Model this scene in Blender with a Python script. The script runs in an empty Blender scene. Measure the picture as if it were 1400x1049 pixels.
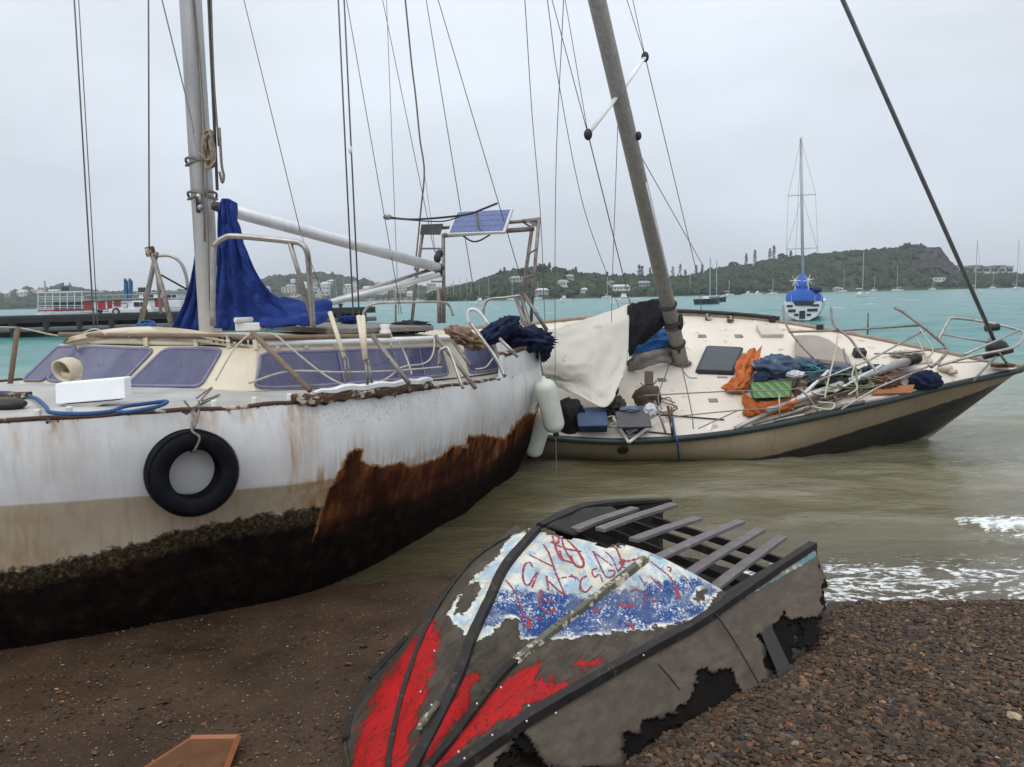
import bpy, math, random
import numpy as np
from mathutils import Vector, Matrix, noise as mnoise

random.seed(7)
rng = np.random.default_rng(7)
scene = bpy.context.scene
col = scene.collection
rad = math.radians

# ------------------------------------------------------------------ camera
EYE = Vector((0, 0, 2.2))
FPX, CX, CY = 1050.0, 700.0, 524.5           # focal length and centre in photo pixels (1400 wide)
CAMROT = (Matrix.Rotation(rad(90 - 6.5), 3, 'X') @ Matrix.Rotation(rad(-1.31), 3, 'Z'))
cd = bpy.data.cameras.new('camera')
cd.sensor_width = 36
cd.lens = 36 * FPX / 1400
cd.clip_start, cd.clip_end = 0.05, 6000
cam = bpy.data.objects.new('camera', cd)
cam.matrix_world = Matrix.Translation(EYE) @ CAMROT.to_4x4()
col.objects.link(cam)
scene.camera = cam

# ------------------------------------------------------------------ sky, sun, exposure
SUN_EL, SUN_AZ = rad(52), rad(200)            # azimuth measured clockwise from +Y
world = bpy.data.worlds.new('World')
scene.world = world
world.use_nodes = True
wn, wl = world.node_tree.nodes, world.node_tree.links
wn.clear()
wo = wn.new('ShaderNodeOutputWorld')
tc = wn.new('ShaderNodeTexCoord')
sep = wn.new('ShaderNodeSeparateXYZ')
wl.new(tc.outputs['Generated'], sep.inputs[0])
rp = wn.new('ShaderNodeValToRGB')
wl.new(sep.outputs['Z'], rp.inputs[0])
els = rp.color_ramp.elements
els[0].position, els[0].color = 0.0, (.63, .69, .765, 1)
els[1].position, els[1].color = 1.0, (1.42, 1.48, 1.55, 1)
for p_, c_ in ((.10, (.715, .78, .865)), (.22, (.83, .90, .985)), (.36, (.93, 1.0, 1.09)), (.6, (1.12, 1.19, 1.28))):
    e_ = els.new(p_); e_.color = (*c_, 1)
mp = wn.new('ShaderNodeMapping'); mp.inputs['Scale'].default_value = (1, 1, 2.6)
wl.new(tc.outputs['Generated'], mp.inputs[0])
nz = wn.new('ShaderNodeTexNoise'); nz.inputs['Scale'].default_value = 2.2
nz.inputs['Detail'].default_value = 5; nz.inputs['Roughness'].default_value = .5
wl.new(mp.outputs[0], nz.inputs['Vector'])
mr = wn.new('ShaderNodeMapRange')
mr.inputs['From Min'].default_value, mr.inputs['From Max'].default_value = .3, .7
mr.inputs['To Min'].default_value, mr.inputs['To Max'].default_value = .87, 1.09
wl.new(nz.outputs[0], mr.inputs[0])
mul = wn.new('ShaderNodeVectorMath'); mul.operation = 'SCALE'
wl.new(rp.outputs[0], mul.inputs[0]); wl.new(mr.outputs[0], mul.inputs['Scale'])
bg_cloud = wn.new('ShaderNodeBackground'); wl.new(mul.outputs[0], bg_cloud.inputs[0])
sky = wn.new('ShaderNodeTexSky'); sky.sky_type = 'NISHITA'; sky.sun_disc = False
sky.sun_elevation, sky.sun_rotation = SUN_EL, SUN_AZ
bg_sky = wn.new('ShaderNodeBackground'); bg_sky.inputs[1].default_value = .06
wl.new(sky.outputs[0], bg_sky.inputs[0])
mxw = wn.new('ShaderNodeMixShader'); mxw.inputs[0].default_value = .93
wl.new(bg_sky.outputs[0], mxw.inputs[1]); wl.new(bg_cloud.outputs[0], mxw.inputs[2])
wl.new(mxw.outputs[0], wo.inputs[0])
sl = bpy.data.lights.new('sun', 'SUN')
sl.energy, sl.angle, sl.color = 1.1, rad(50), (1, .97, .93)
so = bpy.data.objects.new('sun', sl)
sd = Vector((math.sin(SUN_AZ) * math.cos(SUN_EL), math.cos(SUN_AZ) * math.cos(SUN_EL), math.sin(SUN_EL)))
so.rotation_euler = sd.to_track_quat('Z', 'Y').to_euler()
col.objects.link(so)
vs = scene.view_settings
vs.view_transform, vs.look, vs.gamma, vs.exposure = 'Standard', 'None', 1, 0.0
vs.use_curve_mapping = False
scene.cycles.volume_bounces = 0
scene.cycles.max_bounces = 8

# ------------------------------------------------------------------ geometry helpers
def ray(px, py):
    return CAMROT @ Vector(((px - CX) / FPX, -(py - CY) / FPX, -1))
def atY(px, py, Y):
    v = ray(px, py); return EYE + v * (Y / v.y)
def atZ(px, py, z):
    v = ray(px, py); return EYE + v * ((z - EYE.z) / v.z)
def onplane(px, py, p0, n):
    v = ray(px, py); return EYE + v * ((p0 - EYE).dot(n) / v.dot(n))
def pts(lst, d=None):
    """[(px,py,depth)] or [(px,py)] with one depth -> world points"""
    return [atY(p[0], p[1], p[2] if len(p) > 2 else d) for p in lst]
RM = np.array(CAMROT)
def project(P):
    q = (np.asarray(P, float).reshape(-1, 3) - np.array(EYE)) @ RM
    return np.stack([CX + FPX * q[:, 0] / -q[:, 2], CY - FPX * q[:, 1] / -q[:, 2]], 1)

def crom(P, n):
    """Catmull-Rom through the rows of P, n samples"""
    P = np.asarray(P, float)
    m = len(P)
    if m == 1: return np.repeat(P, n, 0)
    t = np.linspace(0, m - 1, n)
    i = np.minimum(t.astype(int), m - 2); f = (t - i)
    sh = (-1,) + (1,) * (P.ndim - 1)
    f = f.reshape(sh)
    E = np.concatenate([2 * P[:1] - P[1:2], P, 2 * P[-1:] - P[-2:-1]])
    a, b, c, d = E[i], E[i + 1], E[i + 2], E[i + 3]
    return .5 * (2 * b + (c - a) * f + (2 * a - 5 * b + 4 * c - d) * f ** 2 + (3 * b - a - 3 * c + d) * f ** 3)

def hash2(i, j, s):
    h = np.sin(i * 127.1 + j * 311.7 + s * 74.7) * 43758.5453
    return h - np.floor(h)
def vnoise(x, y, s=0):
    i, j = np.floor(x), np.floor(y); f, g = x - i, y - j
    f = f * f * (3 - 2 * f); g = g * g * (3 - 2 * g)
    return (hash2(i, j, s) * (1 - f) * (1 - g) + hash2(i + 1, j, s) * f * (1 - g)
            + hash2(i, j + 1, s) * (1 - f) * g + hash2(i + 1, j + 1, s) * f * g)
def fbm(x, y, s=0, o=4):
    a, r, t = .5, 0, 0
    for k in range(o):
        r = r + a * vnoise(x, y, s + k * 13); t += a
        x, y, a = x * 2.03 + 5.1, y * 2.03 + 1.7, a * .5
    return r / t
def pinterp(x, xs, ys):
    """smooth (Hermite) interpolation, clamped"""
    xs, ys = np.asarray(xs, float), np.asarray(ys, float)
    d = np.diff(ys) / np.diff(xs)
    m = np.concatenate([[d[0]], (d[1:] + d[:-1]) / 2, [d[-1]]])
    x = np.clip(np.asarray(x, float), xs[0], xs[-1])
    i = np.clip(np.searchsorted(xs, x) - 1, 0, len(xs) - 2)
    h = xs[i + 1] - xs[i]; t = (x - xs[i]) / h
    return ((2 * t ** 3 - 3 * t ** 2 + 1) * ys[i] + (t ** 3 - 2 * t ** 2 + t) * h * m[i]
            + (-2 * t ** 3 + 3 * t ** 2) * ys[i + 1] + (t ** 3 - t ** 2) * h * m[i + 1])
def polysd(Q, poly):
    """signed distance (positive inside) from 2-D points to a polygon"""
    Q = np.asarray(Q, float); poly = np.asarray(poly, float)
    A, B = poly, np.roll(poly, -1, 0)
    dist = np.full(len(Q), 1e9); ins = np.zeros(len(Q), bool)
    for a, b in zip(A, B):
        ab = b - a
        t = np.clip(((Q - a) @ ab) / max(ab @ ab, 1e-12), 0, 1)
        dist = np.minimum(dist, np.hypot(*(Q - a - t[:, None] * ab).T))
        c = ((a[1] > Q[:, 1]) != (b[1] > Q[:, 1])) & (Q[:, 0] < (b[0] - a[0]) * (Q[:, 1] - a[1]) / ((b[1] - a[1]) or 1e-12) + a[0])
        ins ^= c
    return np.where(ins, dist, -dist)

class MB:
    def __init__(s): s.v, s.f = [], []
    def add(s, V, F):
        o = len(s.v); s.v += [tuple(map(float, p)) for p in V]; s.f += [tuple(i + o for i in q) for q in F]; return s
    def hexa(s, p):
        return s.add(p, [(0, 3, 2, 1), (4, 5, 6, 7), (0, 1, 5, 4), (1, 2, 6, 5), (2, 3, 7, 6), (3, 0, 4, 7)])
    def box(s, c, size, R=None, taper=1.0):
        c = Vector(c); hx, hy, hz = (a / 2 for a in size); q = []
        for z, k in ((-hz, 1), (hz, taper)):
            for x, y in ((-hx * k, -hy * k), (hx * k, -hy * k), (hx * k, hy * k), (-hx * k, hy * k)):
                v = Vector((x, y, z)); q.append(c + (R @ v if R else v))
        return s.hexa(q)
    def slab(s, quad, n):
        """four corners extruded by vector n"""
        quad = [Vector(p) for p in quad]; n = Vector(n)
        return s.hexa(quad + [p + n for p in quad])
    def prism(s, poly, n):
        k = len(poly); P = [Vector(p) for p in poly]; n = Vector(n)
        F = [tuple(range(k))[::-1], tuple(range(k, 2 * k))] + [(i, (i + 1) % k, k + (i + 1) % k, k + i) for i in range(k)]
        return s.add(P + [p + n for p in P], F)
    def tube(s, P, r, n=8, cap=True, smooth=0, flat=1.0):
        if smooth: P = [Vector(p) for p in crom([tuple(p) for p in P], smooth)]
        P = [Vector(p) for p in P]; m = len(P)
        rr = r if hasattr(r, '__len__') else [r] * m
        if len(rr) != m: rr = np.interp(np.linspace(0, 1, m), np.linspace(0, 1, len(rr)), rr)
        V, F = [], []
        up = None
        for i, p in enumerate(P):
            d = (P[min(i + 1, m - 1)] - P[max(i - 1, 0)])
            if d.length < 1e-9: d = Vector((0, 0, 1))
            d.normalize()
            if up is None:
                up = Vector((0, 0, 1)) if abs(d.z) < .9 else Vector((1, 0, 0))
            a = up - d * up.dot(d)
            if a.length < 1e-6: a = d.orthogonal()
            a.normalize(); b = d.cross(a); up = a
            for k in range(n):
                t = 2 * math.pi * k / n
                V.append(p + (a * math.cos(t) * flat + b * math.sin(t)) * rr[i])
        for i in range(m - 1):
            for k in range(n):
                F.append((i * n + k, i * n + (k + 1) % n, (i + 1) * n + (k + 1) % n, (i + 1) * n + k))
        if cap:
            F.append(tuple(range(n))[::-1]); F.append(tuple(range((m - 1) * n, m * n)))
        return s.add(V, F)
    def grid(s, G, flip=False):
        G = np.asarray(G, float); m, n = G.shape[:2]
        F = []
        for i in range(m - 1):
            for j in range(n - 1):
                q = (i * n + j, i * n + j + 1, (i + 1) * n + j + 1, (i + 1) * n + j)
                F.append(q[::-1] if flip else q)
        return s.add(G.reshape(-1, 3), F)
    def ell(s, c, r, R=None, nu=16, nv=10):
        c = Vector(c); V, F = [], []
        for i in range(nv + 1):
            a = math.pi * i / nv
            for k in range(nu):
                t = 2 * math.pi * k / nu
                v = Vector((r[0] * math.sin(a) * math.cos(t), r[1] * math.sin(a) * math.sin(t), r[2] * math.cos(a)))
                V.append(c + (R @ v if R else v))
        for i in range(nv):
            for k in range(nu):
                F.append((i * nu + k, (i + 1) * nu + k, (i + 1) * nu + (k + 1) % nu, i * nu + (k + 1) % nu))
        return s.add(V, F)
    def revolve(s, c, ax, prof, n=24):
        """profile [(r, h)] turned round axis ax at c"""
        ax = Vector(ax).normalized(); a = ax.orthogonal().normalized(); b = ax.cross(a); c = Vector(c)
        V, F = [], []
        for r, h in prof:
            for k in range(n):
                t = 2 * math.pi * k / n
                V.append(c + ax * h + (a * math.cos(t) + b * math.sin(t)) * r)
        for i in range(len(prof) - 1):
            for k in range(n):
                F.append((i * n + k, i * n + (k + 1) % n, (i + 1) * n + (k + 1) % n, (i + 1) * n + k))
        return s.add(V, F)

OFF = {}
def _mesh(name, mb, mat, off, smooth, attrs=None):
    me = bpy.data.meshes.new(name)
    V = np.asarray(mb.v, float) - np.array(off)
    me.from_pydata(V.tolist(), [], mb.f)
    if mat: me.materials.append(mat)
    if smooth: me.polygons.foreach_set('use_smooth', [True] * len(me.polygons))
    for k, a in (attrs or {}).items():
        a = np.asarray(a, np.float32)
        if a.ndim == 1:
            t = me.attributes.new(k, 'FLOAT', 'POINT'); t.data.foreach_set('value', a)
        else:
            t = me.attributes.new(k, 'FLOAT_COLOR', 'POINT')
            t.data.foreach_set('color', np.concatenate([a, np.ones((len(a), 1), np.float32)], 1).ravel())
    me.update()
    return me
def tag(o, label=None, cat=None, group=None, kind=None):
    for k, v in (('label', label), ('category', cat), ('group', group), ('kind', kind)):
        if v: o[k] = v
    return o
def thing(name, label, cat, loc, group=None):
    o = bpy.data.objects.new(name, None); o.location = loc; o.empty_display_size = .2
    col.objects.link(o); OFF[o.name] = tuple(loc)
    return tag(o, label, cat, group)
def part(name, mb, mat, parent, smooth=False, attrs=None, solid=0, bevel=0, label=None, kind=None, loc=None):
    off = OFF[parent.name] if parent else (tuple(loc) if loc is not None else (0, 0, 0))
    o = bpy.data.objects.new(name, _mesh(name, mb, mat, off, smooth, attrs))
    if parent: o.parent = parent
    elif loc is not None: o.location = loc
    col.objects.link(o); OFF[o.name] = off
    if bevel:
        m = o.modifiers.new('bevel', 'BEVEL'); m.width = bevel; m.segments = 2; m.limit_method = 'ANGLE'
    if solid:
        m = o.modifiers.new('solid', 'SOLIDIFY'); m.thickness = solid; m.offset = -1
    if label: o['label'] = label
    if kind: o['kind'] = kind
    return o
def single(name, mb, mat, label, cat, group=None, **k):
    """a thing that is one mesh, its origin at its own base"""
    V = np.asarray(mb.v); c = V.mean(0); c[2] = V[:, 2].min()
    o = part(name, mb, mat, None, loc=c, **k)
    return tag(o, label, cat, group)
def copy_tree(o, parent=None):
    c = o.copy(); col.objects.link(c)
    if parent: c.parent = parent
    for ch in [x for x in o.children]: copy_tree(ch, c)
    return c
def aloft(P, k=3.5):
    """run a line that leaves the top of the picture on up towards the masthead"""
    P = [Vector(p) for p in P]
    if project([P[-1]])[0][1] < 0: P.append(P[-1] + (P[-1] - P[-2]).normalized() * k)
    if project([P[0]])[0][1] < 0: P.insert(0, P[0] + (P[0] - P[1]).normalized() * k)
    return P
def wire(P, r, name, parent, mat, n=5, sag=0, smooth=0):
    P = [Vector(p) for p in P]
    if sag and len(P) == 2:
        a, b = P
        P = [a.lerp(b, t) - Vector((0, 0, sag * 4 * t * (1 - t))) for t in np.linspace(0, 1, 12)]
    return part(name, MB().tube(P, r, n, smooth=smooth), mat, parent, smooth=True)
def cloth(ctrl, nu, nv, amp, sc, seed=0, fold=0.0, fdir=(1, 0)):
    """patch through a grid of points, wrinkled along its normal"""
    C = np.asarray([[tuple(p) for p in r] for r in ctrl], float)
    G = crom(C, nu); G = np.swapaxes(crom(np.swapaxes(G, 0, 1), nv), 0, 1)
    du = np.gradient(G, axis=0); dv = np.gradient(G, axis=1)
    N = np.cross(du, dv); N /= np.linalg.norm(N, axis=2, keepdims=True) + 1e-9
    U, Vv = np.meshgrid(np.linspace(0, 1, nu), np.linspace(0, 1, nv), indexing='ij')
    w = (1 - np.abs(2 * fbm(U * sc + 3, Vv * sc, seed, 3) - 1)) - .7
    h = amp * w
    if fold:
        ph = (U * fdir[0] + Vv * fdir[1]) * 2 * math.pi + 2.2 * fbm(U * 3, Vv * 3, seed + 5, 2)
        h = h + fold * np.sin(ph)
    return MB().grid(G + N * h[..., None])
def crumple(c, r, seed, R=None, amp=.35, sc=2.2, sub=4):
    import bmesh
    bm = bmesh.new(); bmesh.ops.create_icosphere(bm, subdivisions=sub, radius=1)
    mb = MB(); V = []
    for v in bm.verts:
        p = v.co.normalized()
        q = p * sc + Vector((seed * 3.1, seed * 1.7, 0))
        k = 1 + amp * (1.3 * (1 - 2 * abs(mnoise.noise(q))) - .6 + .5 * mnoise.noise(q * 2.7))
        k += .12 * amp * (1 - abs(mnoise.noise(q * 6)) * 2)
        w = Vector((p.x * r[0] * k, p.y * r[1] * k, p.z * r[2] * k))
        V.append(Vector(c) + (R @ w if R else w))
    mb.add(V, [[v.index for v in f.verts] for f in bm.faces]); bm.free()
    return mb

# ------------------------------------------------------------------ material helpers
class NT:
    def __init__(s, name):
        s.m = bpy.data.materials.new(name); s.m.use_nodes = True
        s.n, s.l = s.m.node_tree.nodes, s.m.node_tree.links
        s.b = s.n['Principled BSDF']; s._o = None
    def _in(s, sock, v):
        if v is None: return
        if hasattr(v, 'is_output'): s.l.new(v, sock)
        elif hasattr(v, '__len__') and len(v) == 3 and sock.type == 'RGBA': sock.default_value = (*v, 1)
        else: sock.default_value = v
    def pos(s, scale=(1, 1, 1)):
        if s._o is None: s._o = s.n.new('ShaderNodeTexCoord')
        if scale == (1, 1, 1): return s._o.outputs['Object']
        m = s.n.new('ShaderNodeMapping'); m.inputs['Scale'].default_value = scale
        s.l.new(s._o.outputs['Object'], m.inputs[0]); return m.outputs[0]
    def noise(s, scale, detail=4, rough=.55, vec=None, dist=0):
        t = s.n.new('ShaderNodeTexNoise'); t.inputs['Scale'].default_value = scale
        t.inputs['Detail'].default_value = detail; t.inputs['Roughness'].default_value = rough
        t.inputs['Distortion'].default_value = dist
        s.l.new(vec if vec is not None else s.pos(), t.inputs['Vector']); return t.outputs[0]
    def vor(s, scale, vec=None, feature='F1', out='Distance'):
        t = s.n.new('ShaderNodeTexVoronoi'); t.feature = feature; t.inputs['Scale'].default_value = scale
        s.l.new(vec if vec is not None else s.pos(), t.inputs['Vector']); return t.outputs[out]
    def wave(s, scale, vec=None, dist=0):
        t = s.n.new('ShaderNodeTexWave'); t.inputs['Scale'].default_value = scale; t.inputs['Distortion'].default_value = dist
        s.l.new(vec if vec is not None else s.pos(), t.inputs['Vector']); return t.outputs['Fac']
    def attr(s, name, out='Fac'):
        a = s.n.new('ShaderNodeAttribute'); a.attribute_name = name; return a.outputs[out]
    def math(s, op, a, b=0.0):
        t = s.n.new('ShaderNodeMath'); t.operation = op; s._in(t.inputs[0], a); s._in(t.inputs[1], b); return t.outputs[0]
    def rng(s, v, a, b, c=0.0, d=1.0):
        t = s.n.new('ShaderNodeMapRange'); s._in(t.inputs[0], v)
        for k, x in zip(('From Min', 'From Max', 'To Min', 'To Max'), (a, b, c, d)): t.inputs[k].default_value = x
        return t.outputs[0]
    def edge(s, mask, nz, amp, w=.02):
        """crisp ragged mask: mask + (noise-.5)*amp > 0"""
        k = s.math('MULTIPLY_ADD', nz, amp); 
        k.node.inputs[2].default_value = -.5 * amp
        return s.rng(s.math('ADD', mask, k), -w, w)
    def mix(s, f, a, b, blend='MIX'):
        t = s.n.new('ShaderNodeMix'); t.data_type = 'RGBA'; t.blend_type = blend
        s._in(t.inputs[0], f); s._in(t.inputs[6], a); s._in(t.inputs[7], b); return t.outputs[2]
    def ramp(s, f, stops):
        t = s.n.new('ShaderNodeValToRGB'); s.l.new(f, t.inputs[0]); e = t.color_ramp.elements
        while len(e) < len(stops): e.new(.5)
        for k, (p, c) in enumerate(stops): e[k].position = p; e[k].color = (*c, 1)
        return t.outputs[0]
    def bump(s, h, strength=.3, dist=.01, prev=None):
        t = s.n.new('ShaderNodeBump'); t.inputs['Strength'].default_value = strength; t.inputs['Distance'].default_value = dist
        s.l.new(h, t.inputs['Height'])
        if prev is not None: s.l.new(prev, t.inputs['Normal'])
        return t.outputs[0]
    def out(s, color=None, rough=None, normal=None, metal=None, spec=None):
        s._in(s.b.inputs['Base Color'], color); s._in(s.b.inputs['Roughness'], rough)
        s._in(s.b.inputs['Metallic'], metal); s._in(s.b.inputs['Specular IOR Level'], spec)
        if normal is not None: s.l.new(normal, s.b.inputs['Normal'])
        return s.m

def mat(name, c1, c2=None, scale=6, rough=.6, metal=0, bump=.15, bscale=None, bdist=.005, spots=None, sscale=14, sthr=.62, stretch=(1, 1, 1), spec=.5):
    """worn surface: two tones by noise, optional ragged spots of a third"""
    t = NT(name); v = t.pos(stretch)
    c2 = c2 or tuple(x * .72 for x in c1)
    c = t.ramp(t.noise(scale, 6, .6, v), [(.3, c2), (.68, c1)])
    if spots:
        c = t.mix(t.rng(t.noise(sscale, 6, .65, v), sthr - .03, sthr + .03), c, spots)
    nb = t.bump(t.noise(bscale or scale * 5, 5, .6, v), bump, bdist) if bump else None
    r = t.rng(t.noise(scale * 2, 3, .5, v), .2, .8, max(rough - .12, .03), min(rough + .12, 1))
    return t.out(c, r, nb, metal, spec)
# ================================================================== SETTING
SX = [-30, -8, -2.5, -1.6, -.6, .2, 1, 2.5, 6, 12]
SY = [7.5, 6.4, 5.9, 5.6, 5.9, 5.9, 5.35, 5.1, 5.05, 5.0]
def shoreY(x): return pinterp(x, SX, SY)
def beachz(x, y):
    x, y = np.asarray(x, float), np.asarray(y, float)
    d = shoreY(x) - y + .10 * (fbm(x * 1.3, y * 1.3, 3) - .5)
    z = np.where(d > 0, .085 * d, .05 * d)
    z = z + .05 * (fbm(x * .9, y * .9, 1) - .5) * np.clip(d + .2, 0, 1) + .014 * (fbm(x * 7, y * 7, 2) - .5)
    w = (x + .17) * .714 - (y - 2.9) * .70; u = (x + .17) * .70 + (y - 2.9) * .714
    hollow = np.clip((w + 1.3) / .2, 0, 1) * np.clip((.50 + .10 * (fbm(u * 5, w * 0 + 2, 6) - .5) - w) / .30, 0, 1) * np.clip((u - .15) / .3, 0, 1) * np.clip((2.75 - u) / .3, 0, 1)
    z = z - .12 * hollow
    return np.maximum(z, -.9)
def fastmesh(name, V, F, material, smooth=False, attrs=None):
    me = bpy.data.meshes.new(name)
    V = np.asarray(V, np.float32); F = np.asarray(F, np.int32); k = F.shape[1]
    me.vertices.add(len(V)); me.vertices.foreach_set('co', V.ravel())
    me.loops.add(F.size); me.loops.foreach_set('vertex_index', F.ravel())
    me.polygons.add(len(F)); me.polygons.foreach_set('loop_start', np.arange(0, F.size, k, dtype=np.int32))
    me.polygons.foreach_set('use_smooth', [smooth] * len(F))
    for kk, a in (attrs or {}).items():
        a = np.asarray(a, np.float32)
        if a.ndim == 1:
            t = me.attributes.new(kk, 'FLOAT', 'POINT'); t.data.foreach_set('value', a)
        else:
            t = me.attributes.new(kk, 'FLOAT_COLOR', 'POINT')
            t.data.foreach_set('color', np.concatenate([a, np.ones((len(a), 1), np.float32)], 1).ravel())
    me.update(calc_edges=True); me.validate()
    me.materials.append(material)
    o = bpy.data.objects.new(name, me); col.objects.link(o); OFF[o.name] = (0, 0, 0)
    return o
def gridF(m, n):
    i, j = np.meshgrid(np.arange(m - 1), np.arange(n - 1), indexing='ij'); a = (i * n + j).ravel()
    return np.stack([a, a + 1, a + n + 1, a + n], 1)

# --- beach
t = NT('wet_sand')
n1 = t.noise(2.2, 6, .6); n2 = t.noise(40, 5, .7); n3 = t.vor(75)
c = t.ramp(n1, [(.3, (.036, .020, .011)), (.7, (.082, .048, .027))])
c = t.mix(t.rng(n2, .5, .75, 0, .75), c, (.026, .016, .010))
cell = t.vor(95, None, 'F1', 'Color'); sp = t.n.new('ShaderNodeSeparateColor'); t.l.new(cell, sp.inputs[0])
grit = t.math('MULTIPLY', t.rng(sp.outputs[0], .80, .82), t.rng(n3, .42, .32))
c = t.mix(grit, c, t.ramp(sp.outputs[1], [(0, (.03, .025, .02)), (.55, (.10, .06, .04)), (.8, (.2, .15, .1)), (.97, (.5, .46, .4))]))
nb = t.bump(t.math('ADD', n2, t.math('MULTIPLY', grit, .8)), .7, .012)
SAND = t.out(c, t.rng(n1, .3, .7, .45, .75), nb, spec=.22)
xs = np.concatenate([np.linspace(-30, -3.6, 40)[:-1], np.linspace(-3.6, 4.2, 330), np.linspace(4.2, 14, 40)[1:]])
ys = np.concatenate([np.linspace(-6, 1.6, 40)[:-1], np.linspace(1.6, 6.4, 220), np.linspace(6.4, 24, 60)[1:]])
X, Y = np.meshgrid(xs, ys, indexing='ij')
tag(fastmesh('beach', np.stack([X, Y, beachz(X, Y)], 2).reshape(-1, 3), gridF(len(xs), len(ys))[:, ::-1], SAND, True), kind='structure')

# --- gravel: loose stones in one stuff object
def ico():
    g = (1 + 5 ** .5) / 2
    v = np.array([(-1, g, 0), (1, g, 0), (-1, -g, 0), (1, -g, 0), (0, -1, g), (0, 1, g), (0, -1, -g), (0, 1, -g), (g, 0, -1), (g, 0, 1), (-g, 0, -1), (-g, 0, 1)], float)
    f = [(0, 11, 5), (0, 5, 1), (0, 1, 7), (0, 7, 10), (0, 10, 11), (1, 5, 9), (5, 11, 4), (11, 10, 2), (10, 7, 6), (7, 1, 8), (3, 9, 4), (3, 4, 2), (3, 2, 6), (3, 6, 8), (3, 8, 9), (4, 9, 5), (2, 4, 11), (6, 2, 10), (8, 6, 7), (9, 8, 1)]
    return v / np.linalg.norm(v[0]), np.array(f)
IV, IF = ico()
def scatter(C, S, jit, tilt, colr):
    """N irregular stones / clumps: centres C, half sizes S (N,3)"""
    n = len(C)
    V = IV[None] * (1 + rng.uniform(-jit, jit, (n, 12, 1))) + rng.uniform(-jit, jit, (n, 12, 3)) * .5
    V = V * S[:, None]
    a = rng.uniform(-tilt, tilt, n); ca, sa = np.cos(a)[:, None], np.sin(a)[:, None]
    y = V[..., 1] * ca - V[..., 2] * sa; z = V[..., 1] * sa + V[..., 2] * ca; x = V[..., 0]
    b = rng.uniform(0, 6.283, n); cb, sb = np.cos(b)[:, None], np.sin(b)[:, None]
    V = np.stack([x * cb - y * sb, x * sb + y * cb, z], 2) + C[:, None]
    F = (IF[None] + (np.arange(n) * 12)[:, None, None]).reshape(-1, 3)
    return V.reshape(-1, 3), F, np.repeat(colr, 12, 0)
PAL = np.array([(.034, .024, .016), (.052, .036, .023), (.072, .047, .029), (.105, .067, .040), (.050, .043, .037), (.14, .088, .05),
                (.038, .028, .022), (.17, .07, .032), (.28, .16, .06), (.10, .095, .09), (.33, .29, .23), (.075, .05, .036)])
PW = np.array([.15, .17, .17, .13, .09, .09, .07, .03, .014, .03, .006, .041])
def stones(n, x0, x1, y0, y1, dens, smin, smax, pw, lift=.2):
    x, y = rng.uniform(x0, x1, n), rng.uniform(y0, y1, n)
    k = rng.uniform(0, 1, n) < dens(x, y); x, y = x[k], y[k]; n = len(x)
    s = smin + (smax - smin) * rng.uniform(0, 1, n) ** 2.4
    S = np.stack([s * rng.uniform(.9, 1.5, n), s * rng.uniform(.6, 1, n), s * rng.uniform(.28, .6, n)], 1)
    C = np.stack([x, y, beachz(x, y) + S[:, 2] * lift + rng.uniform(0, .010, n)], 1)
    cc = PAL[rng.choice(len(PAL), n, p=pw / pw.sum())] * rng.uniform(.5, 1.5, (n, 1)) * np.array([.92, .80, .68])
    return scatter(C, S, .2, .5, cc)
def sstep(a, b, x): t_ = np.clip((x - a) / (b - a), 0, 1); return t_ * t_ * (3 - 2 * t_)
t = NT('gravel_stone'); cc = t.attr('col', 'Color')
c = t.mix(t.rng(t.noise(90, 4), .35, .7, 0, .5), cc, (.04, .032, .026))
GRAV = t.out(c, t.rng(t.noise(30, 3), .3, .7, .42, .7), t.bump(t.noise(160, 3), .3, .003), spec=.2)
right = lambda x, y: (((x + .17) * .714 - (y - 2.9) * .70) > .16 + .10 * fbm(x * 4, y * 4, 31)) * sstep(-.1, .75, x - .15 * (y - 3) + .8 * (fbm(x * 1.5, y * 1.5, 8) - .5)) * np.where(y < shoreY(x) + .12, 1, 0)
A = [stones(98000, -.3, 4.0, 2.2, 5.3, right, .005, .022, PW),
     stones(900, .3, 4.0, 2.2, 5.2, right, .019, .034, PW, .5),
     stones(15000, -3.2, 1.2, 2.3, 5.9, lambda x, y: (1 - right(x, y)) * sstep(.36, .72, fbm(x * 1.6, y * 2.6, 21) + .10 * (4.0 - y)) * np.where(y < shoreY(x), 1, 0), .003, .011, PW * np.array([1, 1, 1, 1, 1, 1.5, 1, 1, 2, 2, 5, 1]), .4),
     stones(170, -2.6, .6, 2.4, 5.0, lambda x, y: 1 - right(x, y), .010, .022, PW * np.array([1, 1, 1, 1, 1, 1, 1, 2, 3, 2, 5, 1]), .4)]
o_ = 0; VV, FF, CC = [], [], []
for v_, f_, c_ in A: VV.append(v_); FF.append(f_ + o_); CC.append(c_); o_ += len(v_)
tag(fastmesh('gravel', np.concatenate(VV), np.concatenate(FF), GRAV, False, {'col': np.concatenate(CC)}), kind='stuff')

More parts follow.
